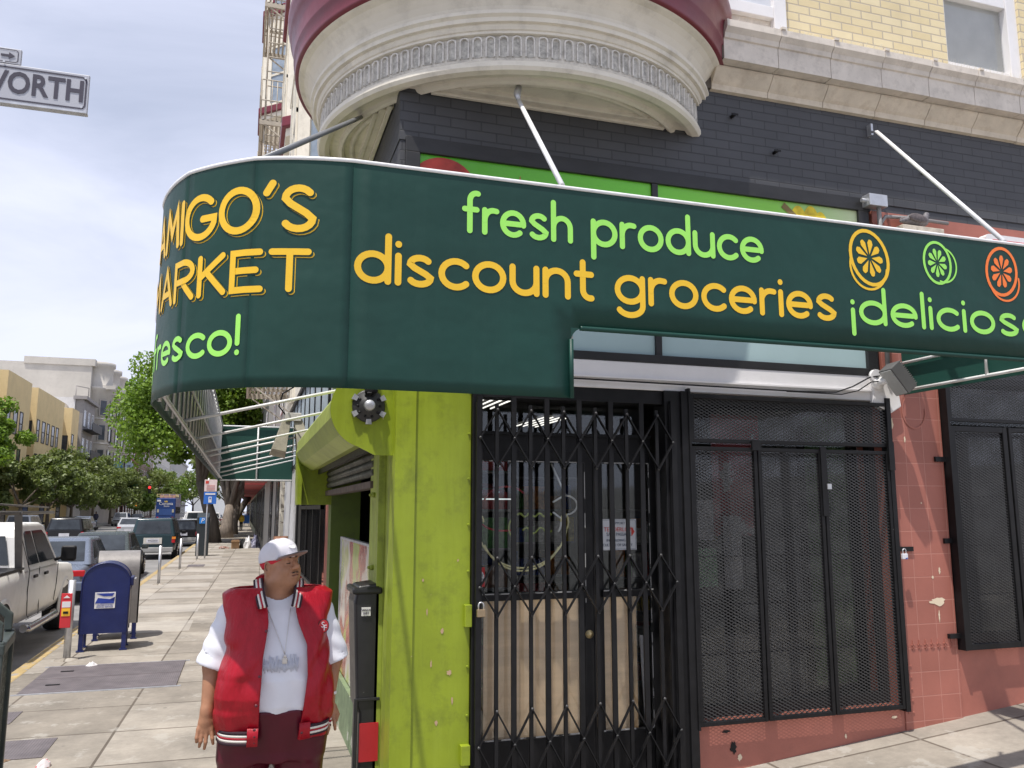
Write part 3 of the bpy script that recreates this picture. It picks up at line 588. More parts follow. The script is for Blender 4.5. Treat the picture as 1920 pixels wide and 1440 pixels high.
# chain hoist wheel on the near end plate
hw_ = P_(MB().lathe([(0, -.03), (.055, -.03), (.062, -.02), (.1, -.018), (.108, -.012), (.108, .0), (0, .001)], (hx, 5.437, hz+.02), 28, axis='y'), 'hoist_wheel', M('hoist_black', (.03, .03, .03), rough=.5, var=.3), recalc=True)
tt = MB()
for k in range(6):
    a = R(30+60*k); tt.add([(hx+rr*math.cos(a+da), 5.437-yy, hz+.02+rr*math.sin(a+da)) for yy in (.0, .028) for rr, da in ((.088, -.17), (.122, -.16), (.122, .16), (.088, .17))], [(0, 1, 2, 3), (4, 5, 6, 7), (0, 1, 5, 4), (1, 2, 6, 5), (2, 3, 7, 6), (3, 0, 4, 7)])
tt.lathe([(0, -.07), (.03, -.07), (.036, -.06), (.036, -.03)], (hx, 5.437, hz+.02), 16, axis='y')
tt.build('hoist_lugs', GALV, hw_)
hl = MB()
for k in range(10): a = 2*PI*k/10; hl.lathe([(0, -.022), (.009, -.022), (.009, -.018)], (hx+.073*math.cos(a), 5.437, hz+.02+.073*math.sin(a)), 8, axis='y')
hl.box(hx-.03, hx+.05, 5.38, 5.43, hz+.11, hz+.16); hl.build('hoist_bracket', BLK2, hw_)
P_(MB().add([(XL-.05, 5.5, 2.44), (XL-.12, 5.5, 2.44), (XL-.12, 9.4, 2.44), (XL-.05, 9.4, 2.44)], [(0, 1, 2, 3)]).box(XL-.16, XL-.14, 5.5, 9.4, 2.33, 2.42), 'housing_slot', BLK)
sl = MB()
for k in range(4): sl.tube([(XL-.03, 6.0, 2.40-.062*k), (XL-.03, 9.45, 2.40-.062*k)], .034, 6)
P_(sl, 'rolled_slats', M('dirty_slats', (.13, .13, .11), rough=.6, metal=.4, var=.4, vs=10, dirt=.6))
P_(MB().box(XL-.07, XL+.02, 6.0, 9.45, 2.10, 2.15), 'bottom_bar', M('rusty_bar', (.12, .09, .08), rough=.7, var=.4, vs=12))
# interior of the side opening: lime reveals, dark room with shelves
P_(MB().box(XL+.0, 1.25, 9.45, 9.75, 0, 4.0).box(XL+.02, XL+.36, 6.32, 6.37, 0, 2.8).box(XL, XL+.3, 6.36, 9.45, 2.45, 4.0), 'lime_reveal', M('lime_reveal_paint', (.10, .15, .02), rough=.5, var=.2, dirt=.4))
P_(MB().box(XL-.02, XL+.02, 6.36, 9.45, 0, .42), 'opening_plinth', M('dirty_green_plinth', (.18, .24, .13), rough=.7, var=.3, vs=6, dirt=.6, chips=(.5, .5, .42), chip_amt=.62))
# interior room
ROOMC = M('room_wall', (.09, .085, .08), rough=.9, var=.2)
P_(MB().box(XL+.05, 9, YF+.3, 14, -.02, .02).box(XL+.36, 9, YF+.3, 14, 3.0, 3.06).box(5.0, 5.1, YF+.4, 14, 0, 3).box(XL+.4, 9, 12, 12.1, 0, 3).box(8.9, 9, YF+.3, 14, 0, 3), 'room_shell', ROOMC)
# left facade beyond the shutter: pink wall, barred window, then the rest
P_(MB().box(XL, XL+.3, 9.75, 13.9, 0, 1.05).box(XL, XL+.3, 9.75, 10.1, 1.05, 2.75).box(XL, XL+.3, 13.6, 13.9, 1.05, 2.75), 'pink_side_wall', PINKP)
P_(MB().box(XL+.1, XL+.14, 10.1, 13.6, 1.05, 2.75), 'side_window_pane', Mdark_glass('dark_side_glass'))
sw = MB()
for k in range(24): y = 10.15+k*.15; sw.box(XL-.04, XL-.02, y, y+.012, 1.0, 2.8)
for y in (10.1, 11.25, 12.4, 13.55): sw.box(XL-.06, XL-.018, y, y+.05, .98, 2.8)
sw.box(XL-.06, XL-.018, 10.1, 13.6, .96, 1.0).box(XL-.06, XL-.018, 10.1, 13.6, 1.95, 2.0)
P_(sw, 'side_window_bars', BLK)
P_(MB().box(XL, XL+.3, 13.9, 15.2, 0, 2.75).box(XL-.03, XL+.3, 15.2, 15.5, 0, 2.75), 'dark_door_surround', BLK2)
P_(MB().box(XL-.02, XL+.3, 15.5, 17.4, 0, 2.75).box(XL-.06, XL, 15.5, 15.7, 0, 2.75), 'white_side_door', M('dirty_white_paint', (.6, .6, .6), rough=.6, var=.1, dirt=.5, vs=5))
P_(MB().box(XL-.03, XL+.3, 17.4, 20, 0, 2.75), 'pale_side_wall', M('pale_grey_wall', (.52, .52, .51), var=.12, dirt=.4))
P_(MB().box(XL-.10, XL+.3, 20, 21, 0, 2.75), 'speckled_post', M('speckled_stone', (.6, .55, .44), chips=(.2, .17, .13), chip_amt=.56, cs=9))
P_(MB().box(XL-.05, XL+.3, 21, 22.2, 0, 2.75), 'brick_pier', Mbrick('red_pier_brick', 'yzx', (.30, .07, .045), (.25, .06, .04), (.3, .25, .22), .2, .07))
# mezzanine lights over the side street (white corrugated panes between black mullions)
P_(MB().box(XL+.0, XL+.3, 9.75, 22.2, 2.75, 4.0), 'mezzanine_wall', M('mezz_white', (.62, .64, .66), rough=.4, var=.08))
mz = MB()
for k in range(12): y = 9.9+k*1.05; mz.box(XL-.03, XL+.01, y, y+.07, 2.75, 4.0)
mz.box(XL-.04, XL+.01, 9.75, 22.2, 2.72, 2.79).box(XL-.06, XL+.02, 9.75, 22.2, 3.98, 4.06); P_(mz, 'mezzanine_mullions', BLK2)
mz = MB()
for k in range(70): mz.box(XL-.02, XL+.0, 9.95+k*.175, 10.0+k*.175, 2.8, 3.97)
P_(mz, 'mezzanine_ribs', M('mezz_ribs', (.4, .46, .50), rough=.4))
# ---- upper side facade: angled bays with burgundy sills, pilasters, windows
def side_bay(y0, y1, z0, z1, dpt, name):
    d = dpt; PL = [(XL, y0), (XL-d, y0+d*1.0), (XL-d, y1-d), (XL, y1)]
    b = MB().prism(PL, lambda u, v, q: (u, v, z0+q), z1-z0); bb = P_(b, name, CREAM)
    k = 0
    for zz in np.arange(z0+.25, z1-.5, 3.0):
        zz = float(zz); k += 1
        g = 1.0
        o2 = [(XL+.05, y0-.08), (XL-d-.08, y0+d-.06), (XL-d-.08, y1-d+.06), (XL+.05, y1+.08)]
        MB().prism(o2, lambda u, v, q: (u, v, zz-.1+q), .2).build('sill', BURG, bb, bevel=.02)
        MB().prism([(XL+.05, y0-.04), (XL-d-.04, y0+d-.04), (XL-d-.04, y1-d+.04), (XL+.05, y1+.04)], lambda u, v, q: (u, v, zz+1.95+q), .12).build('head_trim', CREAM, bb)
        # windows: oblique near face and front face
        def face_win(A, B, s0, s1):
            A = Vector(A); B = Vector(B); dd = (B-A).normalized(); nn = Vector((-dd.y, dd.x)) if (-dd.y) < 0 else Vector((dd.y, -dd.x))
            a = A+dd*s0*(B-A).length; b_ = A+dd*s1*(B-A).length
            m_ = MB()
            for (p, q) in ((a, a+dd*.07), (b_-dd*.07, b_)): m_.add([(*(c+nn*h_), z) for z in (zz+.12, zz+1.9) for h_ in (.002, .03) for c in (p, q)], [(0, 1, 3, 2), (4, 5, 7, 6), (0, 1, 5, 4), (2, 3, 7, 6), (0, 2, 6, 4), (1, 3, 7, 5)])
            for zc in (zz+.12, zz+1.0, zz+1.85): m_.add([(*(c+nn*h_), z) for z in (zc, zc+.06) for h_ in (.002, .026) for c in (a, b_)], [(0, 1, 3, 2), (4, 5, 7, 6), (0, 1, 5, 4), (2, 3, 7, 6), (0, 2, 6, 4), (1, 3, 7, 5)])
            f_ = m_.build('window', BURG if k % 2 == 0 else CREAM, bb)
            MB().add([(*(c+nn*.006), z) for z, c in ((zz+.15, a), (zz+.15, b_), (zz+1.87, b_), (zz+1.87, a))], [(0, 1, 2, 3)]).build('window_pane', M('sky_glass', (.25, .30, .36), rough=.1, var=.3, bump=0), bb)
        face_win(PL[0], PL[1], .2, .8); L_ = (y1-y0-2*d)
        face_win(PL[1], PL[2], .08, .44); face_win(PL[1], PL[2], .56, .92)
    return bb
side_bay(14.4, 17.6, 8.7, 15.5, .5, 'side_bay'); side_bay(9.4, 12.4, 5.6, 8.0, .5, 'lower_side_bay')
pl = MB()
for y in (13.2, 17.9): 
    for j in range(5): pl.box(XL-.06-.02*(j % 2), XL+.01, y+j*.11, y+j*.11+.08, 4.2, 17)
P_(pl, 'fluted_pilaster', CREAM)
side_bay(22.4, 25.6, 12.9, 21.5, .95, 'far_side_bay')
P_(MB().box(XL, XL+.3, 22.2, 40, 9.0, 17.5).box(XL+.3, 24, 22.2, 40, 17.2, 17.5), 'far_upper_wall', CREAM)
# ================================================================ right-hand storefront
GLASS = Mglass('shop_glass', alpha=.94)
P_(MB().box(4.85, 5.40, YF-.01, YF+.35, 0, 4.40), 'pink_pillar', PINK, bevel=.004)
P_(MB().box(2.98, 4.85, YF+.0, YF+.3, 0, .47), 'pink_plinth', PINKP, bevel=.004)
P_(MB().box(5.40, 9, YF+.005, YF+.3, 0, .86), 'pink_plinth', PINKP)
P_(MB().box(5.40, 9, YF+.005, YF+.3, 3.85, 4.40), 'pink_wall', PINKP)
mo = MB()
for k in range(9):
    for z in (.86, ):
        x = 4.88+k*.062
        if x < 5.36: mo.box(x, x+.036, YF-.016, YF-.009, z+.052, z+.06).box(x+.014, x+.021, YF-.016, YF-.009, z+.02, z+.092).box(x, x+.036, YF-.016, YF-.009, z+.03, z+.036)
for k in range(5): mo.box(4.875, 4.93, YF-.016, YF-.009, .42+k*.085, .43+k*.085).box(4.9, 4.908, YF-.016, YF-.009, .43+k*.085, .47+k*.085)
P_(mo, 'relief_tiles', PINKP)
cr2 = MB(); pts = [(5.13+.115*math.cos(R(a)), 2.74+.145*math.sin(R(a))) for a in range(100, 375, 12)]
V, F = stroke_poly(pts, .012); cr2.add([(v.x, YF-.016, v.y) for v in V]+[(v.x, YF-.009, v.y) for v in V], F)
P_(cr2, 'crescent_ridge', PINKP, recalc=False)
# ---- door zone
df = MB().box(1.437, 1.50, YF-.03, YF+.12, 0, 2.80).box(2.86, 2.99, YF-.05, YF+.12, 0, 2.80).box(1.5, 2.86, YF-.02, YF+.12, 2.70, 2.80).box(2.985, 3.05, YF-.07, YF+.05, .2, 2.80)
P_(df, 'door_surround', BLK, bevel=.004)
dY = YF+.19
tb = P_(MB().box(1.5, 2.86, dY, dY+.08, 2.36, 2.47).box(1.5, 2.86, dY-.02, dY, 2.47, 2.49), 'transom_bar', BLK2)
P_(MB().box(1.5, 2.86, dY+.03, dY+.034, 2.49, 2.7), 'transom_glass', GLASS)
def door(x0, x1, name, sa=.05, sb=.08):
    d = P_(MB().box(x0, x0+sa, dY, dY+.05, .03, 2.36).box(x1-sb, x1, dY, dY+.05, .03, 2.36).box(x0+.055, x1-.055, dY+.001, dY+.049, 2.29, 2.36).box(x0+.055, x1-.055, dY+.001, dY+.049, .03, .42).box(x0+.055, x1-.055, dY-.03, dY+.02, 1.335, 1.385), name, BLK2, bevel=.003)
    MB().box(x0+.055, x1-.055, dY+.02, dY+.026, .42, 2.29).build('door_glass', GLASS, d)
    MB().box(x0+.06, x1-.06, dY-.002, dY+.0, .425, .435).box(x0+.06, x1-.06, dY-.002, dY+.0, 2.28, 2.287).box(x1-.064, x1-.058, dY-.002, dY+0., .43, 2.28).box(x0+.06, x1-.06, dY-.035, dY-.031, 1.377, 1.385).build('worn_edges', M('worn_edge', (.4, .4, .39), chips=(.02, .02, .02), chip_amt=.5, cs=9), d)
    return d
d1_ = door(1.5, 2.39, 'shop_door'); d2_ = door(2.393, 2.90, 'side_light_door', .075, .05)
MB().box(2.32, 2.38, dY-.006, dY-.001, .42, 1.3).build('lock_plate', BLK2, d1_)
MB().lathe([(0, -.02), (.012, -.02), (.016, -.012), (.028, -.008), (.03, 0)], (2.35, dY-.006, 1.085), 18, axis='y').build('door_lock', M('brass', (.55, .45, .25), rough=.35, metal=.8), d1_)
def inside(name, label, cat, mb, mat, group=None): return tag(mb.build(name, mat), label, cat, group)
inside('plywood_board', 'pale plywood board standing behind the glass of the wider shop door', 'board', MB().box(1.60, 2.30, dY+.07, dY+.085, .40, 1.33), WOODP)
inside('plywood_board', 'narrow plywood board behind the glass of the narrow door leaf', 'board', MB().box(2.475, 2.70, dY+.07, dY+.085, .40, 1.33), WOODP)
inside('timber_batten', 'pale upright timber batten at the left inside the wider door', 'batten', MB().box(1.555, 1.59, dY+.08, dY+.11, .40, 1.33), M('pine', (.45, .30, .16), var=.15, vs=5, stretch=(1, 1, .2)))
inside('timber_batten', 'pale upright timber batten right of the narrow plywood board', 'batten', MB().box(2.73, 2.755, dY+.08, dY+.11, .40, 1.33), MAT['pine'])
inside('metal_panel', 'grey sheet leaning inside the right edge of the narrow door leaf', 'panel', MB().prism([(2.80, .42), (2.77, 1.05), (2.82, 1.05), (2.845, .42)], lambda u, v, d: (u, dY+.06+d, v), .01), GALV)
# ---- folding scissor gate
gt = thing('scissor_gate', 'black folding scissor gate drawn across the shop doors', 'security gate', (1.46, YF-.06, 0))
gy = YF-.055; X0, X1 = 1.475, 2.90; NB = 12; st_ = (X1-X0)/NB
for k in range(NB+1):
    x = X0+k*st_; thick = .017 if k % 2 == 0 else .012
    top = 2.70 if k % 4 == 3 or k in (5,) else 2.60
    lo_ = .02
    MB().box(x-thick, x+thick, gy-.018, gy, lo_, 2.70 if k % 2 == 0 else 2.65).build('upright', BLK, gt)
def lattice(zc, hh, name):
    m1 = MB(); 
    for k in range(-1, NB, 2):
        xa, xb, xc = X0+k*st_, X0+(k+1)*st_, X0+(k+2)*st_
        y_ = gy-.026
        # a pair of flat straps per cell crossing on the thick upright
        if k >= 0: m1.bar((xa, y_, zc+hh), (xb, y_, zc), .007, .026, up=(0, 1, 0)); m1.bar((xa, y_-.007, zc-hh), (xb, y_-.007, zc), .007, .026, up=(0, 1, 0))
        if k < NB-1: m1.bar((xb, y_, zc), (xc, y_, zc+hh), .007, .026, up=(0, 1, 0)); m1.bar((xb, y_-.007, zc), (xc, y_-.007, zc-hh), .007, .026, up=(0, 1, 0))
    return m1
for zc, hh in ((.47, .21), (1.45, .185), (2.42, .19)):
    m1 = lattice(zc, hh, ''); m1.build('lattice_strap', BLK, gt)
rv = MB()
for k in range(NB+1):
    for zc, hh in ((.47, .21), (1.45, .185), (2.42, .19)):
        for z in ((zc,) if k % 2 == 0 else (zc-hh, zc+hh)): rv.lathe([(0, -.01), (.007, -.009), (.011, 0)], (X0+k*st_, gy-.033, z), 8, axis='y')
rv.build('rivets', M('worn_rivet', (.05, .05, .05), rough=.45), gt)
MB().box(1.452, 1.482, gy-.02, gy+.01, .0, 2.66).box(2.89, 2.93, gy-.03, gy+.02, 0, 2.72).box(1.47, 2.90, gy+.002, gy+.014, .06, .085).build('gate_frame', BLK, gt)
def padlock(x, y, z, label, body, s=1., face=(0, -1, 0)):
    t = thing('padlock', label, 'padlock', (x, y, z-.03*s))
    MB().box(x-.024*s, x+.024*s, y-.011*s, y+.011*s, z-.03*s, z+.012*s).build('lock_body', body, t, bevel=.004*s)
    MB().tube([(x-.015*s, y, z+.01*s)]+[(x+.015*s*-math.cos(R(a)), y, z+.034*s+.015*s*math.sin(R(a))) for a in range(0, 181, 30)]+[(x+.015*s, y, z+.01*s)], .0042*s, 8).build('shackle', GALV, t); return t
padlock(1.475, YF-.12, 1.305, 'brass padlock hanging on the gate beside the lime pillar', M('lock_brass', (.36, .27, .17), rough=.4, metal=.6), 1.15)
# ---- expanded-metal window screens
def Mmesh(name, sx_, sz, th, col, alt=False):
    s = NT(name); v = s.co(); sp_ = s.n('ShaderNodeSeparateXYZ'); s.l(v, sp_.inputs[0])
    u = s.math('MULTIPLY', sp_.outputs[0], 1/sx_); w_ = s.math('MULTIPLY', sp_.outputs[2], 1/sz)
    def tri(e): return s.math('ABSOLUTE', s.math('SUBTRACT', s.math('FRACT', e), .5))
    a = tri(s.math('ADD', u, w_)); b = tri(s.math('SUBTRACT', u, w_)); m_ = s.math('MINIMUM', a, b)
    f = s.math('LESS_THAN', m_, th)
    t1 = s.n('ShaderNodeBsdfTransparent'); mx = s.n('ShaderNodeMixShader'); s.l(f, mx.inputs[0]); s.l(t1.outputs[0], mx.inputs[1]); s.l(s.b.outputs[0], mx.inputs[2]); s.l(mx.outputs[0], s.out.inputs[0])
    g = s.math('LESS_THAN', a, b); c = s.mixc(g, tuple(k*.35 for k in col), col); s.l(c, s.b.inputs['Base Color']); s.b.inputs['Roughness'].default_value = .4; s.b.inputs['Metallic'].default_value = .0
    return s.m
MESH = Mmesh('expanded_metal', .046, .0235, .155, (.055, .055, .056))
my = YF-.06
sc = thing('window_screen', 'black expanded-metal screen of three leaves between the gate and the pink pillar', 'window screen', (3.04, my, .46))
def leaf(x0, x1, z0, z1, par, y=my, fw=.028):
    l_ = MB().box(x0, x0+fw, y-.015, y+.02, z0, z1).box(x1-fw, x1, y-.015, y+.02, z0, z1).box(x0+fw, x1-fw, y-.014, y+.019, z0, z0+fw).box(x0+fw, x1-fw, y-.014, y+.019, z1-fw, z1).build('screen_leaf', BLK, par, bevel=.003)
    MB().add([(x0+.01, y+.003, z0+.01), (x1-.01, y+.003, z0+.01), (x1-.01, y+.003, z1-.01), (x0+.01, y+.003, z1-.01)], [(0, 1, 2, 3)]).build('wire_mesh', MESH, l_, recalc=False); return l_
leaf(3.055, 3.60, .47, 2.40, sc); leaf(3.61, 4.17, .47, 2.40, sc); leaf(4.18, 4.80, .47, 2.40, sc); leaf(3.055, 4.83, 2.43, 2.78, sc)
MB().box(4.80, 4.84, my-.02, my+.06, .45, 2.82).build('hinge_post', BLK, sc); MB().box(3.04, 3.056, my-.02, my+.06, .45, 2.82).build('hinge_post', BLK, sc)
MB().box(4.15, 4.20, my-.03, my-.015, 1.9, 2.42).box(3.55, 3.62, my-.035, my-.015, 2.38, 2.45).box(4.78, 4.83, my-.04, my-.015, 2.25, 2.47).build('bolts', BLK, sc)
MB().box(4.19, 4.225, my-.04, my-.016, 2.10, 2.14).build('hasp', GALV, sc)
# window behind screen 1
P_(MB().box(3.0, 4.85, YF+.14, YF+.2, .47, .55).box(3.0, 4.85, YF+.14, YF+.2, 2.74, 2.8).box(3.0, 3.06, YF+.14, YF+.2, .55, 2.74).box(4.79, 4.85, YF+.14, YF+.2, .55, 2.74), 'window_frame', BLK2)
P_(MB().box(3.06, 4.79, YF+.165, YF+.17, .55, 2.74), 'window_pane', GLASS)
sh = MB()
for z in (.9, 1.25, 1.6): sh.box(3.06, 4.79, YF+.13, YF+.14, z, z+.008)
P_(sh, 'window_bars', BLK2)
padlock(4.868, YF-.09, 1.60, 'small blue and white padlock on the hasp of the pink pillar', M('lock_blue_white', (.7, .7, .75), chips=(.05, .08, .4), chip_amt=.55, cs=30), 1.0)
P_(MB().box(4.88, 5.02, YF-.025, YF-.012, 1.625, 1.66), 'hasp', BLK)
P_(MB().box(5.30, 5.42, YF-.03, YF-.012, 2.33, 2.37).box(5.33, 5.42, YF-.03, YF-.012, 1.68, 1.72).box(5.30, 5.43, YF-.04, YF-.012, .95, .985), 'hinge_straps', BLK)
sc2 = thing('window_screen', 'black expanded-metal screen right of the pink pillar, cut by the right edge', 'window screen', (5.41, my, .85))
leaf(5.43, 6.02, .86, 2.62, sc2, fw=.045); leaf(6.04, 6.75, .86, 2.62, sc2, fw=.035); leaf(6.77, 7.5, .86, 2.62, sc2); leaf(5.43, 7.5, 2.66, 3.8, sc2)
MB().box(5.405, 5.43, my-.02, my+.06, .86, 3.85).build('hinge_post', BLK, sc2)
P_(MB().box(5.40, 9, YF+.165, YF+.17, .86, 3.85), 'right_window_pane', GLASS)
P_(MB().box(5.40, 5.46, YF+.14, YF+.2, .86, 3.85).box(5.46, 9, YF+.14, YF+.2, .86, .95), 'right_window_frame', BLK2)
bars = MB()
for z in (1.25, 1.65, 2.05): bars.box(5.46, 9, YF+.13, YF+.14, z, z+.008)
P_(bars, 'right_window_bars', BLK2)
# ---- things in the room behind the windows
rr_ = random.Random(11)
PROD = [M('pack_%s' % n, c, rough=.5, var=.5, vs=25, bump=0) for n, c in (('red', (.35, .03, .03)), ('green', (.06, .22, .04)), ('blue', (.04, .08, .28)), ('yellow', (.5, .38, .05)), ('white', (.55, .55, .52)), ('brown', (.2, .11, .06)), ('orange', (.5, .18, .03)))]
def shelf_unit(label, x0, x1, y0, y1, levels, h0=.3, dz=.33, group='grocery shelves inside the shop'):
    t = thing('grocery_shelf', label, 'shelf', (x0, y0, 0), group)
    m = MB()
    for k in range(levels+1): m.box(x0, x1, y0, y1, h0+k*dz-.02, h0+k*dz)
    m.box(x0-.02, x0, y0, y1, 0, h0+levels*dz).box(x1, x1+.02, y0, y1, 0, h0+levels*dz); m.build('rack', M('shelf_metal', (.2, .2, .19)), t)
    mbs = [MB() for _ in PROD]; ax = 0 if (x1-x0) > (y1-y0) else 1
    for k in range(levels):
        p = (x0, y0)[ax]+.02; e = (x1, y1)[ax]-.08
        while p < e:
            wd = rr_.uniform(.05, .13); n_ = rr_.randint(1, 3); q = rr_.choice(mbs); hh = rr_.uniform(.12, .26); z = h0+k*dz
            for j in range(n_):
                if p > e: break
                d0 = rr_.uniform(.0, .05)
                if ax == 0: q.box(p, p+wd-.006, y0+.01+d0, y1-.02, z, z+hh)
                else: q.box(x0+.01+d0, x1-.02, p, p+wd-.006, z, z+hh)
                p += wd
    for q, m_ in zip(mbs, PROD):
        if q.v: tag(q.build('goods', m_, t), kind='stuff')
    return t
shelf_unit('grocery shelf of mixed packs seen behind the wider shop door', 1.55, 2.45, 7.6, 7.95, 6)
shelf_unit('grocery shelf of mixed packs seen behind the narrow door leaf', 2.6, 3.3, 8.1, 8.4, 6)
shelf_unit('grocery shelf behind the three-leaf window screen', 3.5, 4.7, 7.6, 7.9, 5)
shelf_unit('dim bottle shelf seen through the open side shutter', 1.9, 2.2, 6.9, 9.2, 7)
inside('red_banner', 'red and white banner hanging inside the screened window', 'banner', MB().box(3.42, 3.85, YF+.26, YF+.27, 1.75, 2.68), M('banner_red', (.16, .012, .016), chips=(.25, .25, .25), chip_amt=.6, cs=4))
inside('window_poster', 'white leaflet sheet in the screened window, left of the red banner', 'poster', MB().box(3.2, 3.38, YF+.2, YF+.203, 1.72, 2.02), M('leaflet', (.22, .22, .22), var=.3, vs=30))
inside('window_poster', 'green and white leaflet in the screened window, lowest of the leaflets', 'poster', MB().box(3.2, 3.4, YF+.2, YF+.203, 1.38, 1.66), M('leaflet_green', (.12, .22, .12), var=.4, vs=20))
inside('window_poster', 'pale leaflet sheet in front of the lower red banner', 'poster', MB().box(3.46, 3.62, YF+.2, YF+.203, 1.36, 1.9), MAT['leaflet'])
inside('grey_counter', 'grey counter standing inside below the screened window', 'counter', MB().box(3.15, 4.3, YF+.4, YF+1.0, .1, .95).box(3.1, 4.35, YF+.36, YF+1.04, .95, 1.0), M('counter_grey', (.11, .11, .105), dirt=.3))
inside('green_curtain', 'dark green curtain hanging at the right of the screened window', 'curtain', MB().add([(4.3+.02*k, YF+.3+.03*math.sin(k*1.3), z) for z in (.6, 2.7) for k in range(22)], [(k, k+1, 22+k+1, 22+k) for k in range(21)], True), M('curtain', (.045, .085, .03), rough=.8, var=.3))
inside('grey_curtain', 'dim grey backdrop cloth behind the right-hand window screen', 'curtain', MB().add([(5.5+.06*k, YF+.5+.03*math.sin(k*1.7), z) for z in (.9, 3.7) for k in range(36)], [(k, k+1, 36+k+1, 36+k) for k in range(35)], True), M('cloth_grey', (.05, .05, .05), rough=.9, var=.3))
inside('grey_curtain', 'dim grey backdrop cloth in the middle of the three-leaf window', 'curtain', MB().add([(3.75+.05*k, YF+.36+.02*math.sin(k*1.7), z) for z in (1.0, 2.7) for k in range(11)], [(k, k+1, 11+k+1, 11+k) for k in range(10)], True), MAT['cloth_grey'])
# ceiling tubes
TUBE = M('lit_tube', (1, .98, .9), emit=1.5, bump=0)
def ceiling_lamp(x, y, label, n=4, ln=1.1):
    t = thing('ceiling_lamp', label, 'ceiling lamp', (x, y, 2.97), 'lit ceiling lamps inside the shop')
    MB().box(x-.05, x+.08*n, y, y+ln, 2.95, 2.99).build('housing', M('lamp_housing', (.03, .03, .03)), t)
    for k in range(n): MB().tube([(x+.085*k, y+.02, 2.93), (x+.085*k, y+ln-.02, 2.93)], .007, 6).build('lamp_tube', TUBE, t)
ceiling_lamp(2.02, 7.1, 'lit fluorescent ceiling lamp at the upper left behind the gate', ln=.7)
ceiling_lamp(3.05, 8.3, 'lit fluorescent ceiling lamp behind the middle of the gate', ln=1.1)
ceiling_lamp(6.3, 6.5, 'lit ceiling lamp behind the right-hand window screen', n=3)
# neon signs behind door glass (unlit pale tubes)
ny = dY+.12
def neon(label, paths, mat, x, z):
    t = thing('neon_sign', label, 'neon sign', (x, ny, z))
    for p in paths: MB().tube([(a, ny, b) for a, b in p], .0075, 6).build('glass_tube', mat, t)
    return t
NY = M('neon_yellow', (.9, .86, .45), rough=.3, bump=0); NR = M('neon_red', (.35, .04, .04), rough=.3, bump=0); NG = M('neon_green', (.35, .45, .1), rough=.3, bump=0); NW = M('neon_white', (.85, .9, .92), rough=.3, bump=0)
wav = lambda x0, x1, z, a, n: [(x0+(x1-x0)*i/30, z+a*math.sin(i/30*n*PI)) for i in range(31)]
neon('yellow neon smile-shaped double curve behind the shop door', [arc(1.90, 1.86, .34, .32, 190, 350, 24), arc(1.90, 1.80, .30, .28, 200, 335, 20), arc(1.58, 1.86, .03, .05, 0, 200, 8), arc(2.22, 1.86, .03, .06, -60, 180, 8)], NY, 1.9, 1.5)
neon('red neon arc above the yellow curve', [arc(1.78, 1.98, .17, .13, 40, 170, 14), arc(1.76, 1.86, .16, .06, 190, 300, 12)], NR, 1.78, 1.9)
neon('green neon wavy line above the yellow curve', [wav(1.86, 2.12, 1.91, .012, 7), arc(1.83, 1.82, .035, .06, 60, 280, 10), wav(1.9, 2.12, 1.80, .02, 4)], NG, 2.0, 1.8)
neon('white neon bottle outline right of the green wave', [[(2.12, 2.28), (2.23, 2.05)]+arc(2.22, 1.98, .10, .07, 80, -80, 12)+[(2.2, 1.85), (2.17, 1.79)], [(2.22, 2.05), (2.13, 2.0)], [(2.13, 1.93), (2.2, 1.88), (2.18, 1.8)]], NW, 2.2, 1.8)
neon('white neon lamp curve at the upper left of the door glass', [arc(1.74, 2.16, .05, .1, 100, 250, 10)], NW, 1.7, 2.1)
inside('reflection_strip', 'thin white glowing bar standing in for a reflection across the middle of the door glass', 'painted reflection', MB().box(1.52, 1.93, ny+.3, ny+.31, 2.02, 2.03), M('reflection_glow', (.8, .85, .85), emit=.8, bump=0))  # glowing bar behind the glass imitates a reflection, no lamp here
# notices on the glass
ps = thing('paper_notice', 'white notice with red diamond reading TENDERLOIN SAFE PASSAGE on the narrow door', 'notice', (2.41, dY+.012, 1.68))
MB().box(2.395, 2.735, dY+.008, dY+.010, 1.66, 1.88).build('sheet', M('paper', (.62, .64, .66), rough=.6, var=.04), ps)
INK = M('ink_dark', (.05, .08, .13), bump=0); INKR = M('ink_red', (.6, .06, .04), bump=0)
outline('border', rrect(2.402, 2.728, 1.667, 1.873, .003), .002, lambda u, v: (u, dY+.006, v), INK, ps)
for z, tx, c, sz, xs in ((1.85, 'I SUPPORT', INK, .026, 1.), (1.805, 'TENDERLOIN', INKR, .042, .92), (1.77, 'SAFE PASSAGE', INK, .034, .9), (1.728, 'IN BUILDING A', INK, .026, 1.), (1.695, 'CULTURE OF SAFETY', INK, .026, .95)):
    text('lettering', tx, c, ps, FACE(2.585+(.01 if sz > .03 else 0), dY+.006, z), sz, xs=xs)
MB().add([(x, dY+.0055, z) for x, z in ((2.408, 1.79), (2.437, 1.825), (2.437, 1.755), (2.722, 1.79), (2.695, 1.825), (2.695, 1.755))], [(0, 1, 2), (3, 4, 5)]).build('diamond_points', INKR, ps, recalc=False)
cd = thing('card_decal', 'small white card decal with blue and black marks above the notice', 'decal', (2.43, dY+.01, 2.03))
MB().box(2.40, 2.46, dY+.008, dY+.010, 2.02, 2.2).build('sheet', MAT['paper'], cd)
MB().box(2.41, 2.45, dY+.004, dY+.006, 2.15, 2.19).build('blue_mark', M('ink_blue', (.05, .1, .4), bump=0), cd)
MB().box(2.41, 2.45, dY+.004, dY+.006, 2.105, 2.14).box(2.41, 2.45, dY+.004, dY+.006, 2.095, 2.098).box(2.418, 2.442, dY+.004, dY+.006, 2.045, 2.05).build('black_mark', INK, cd)
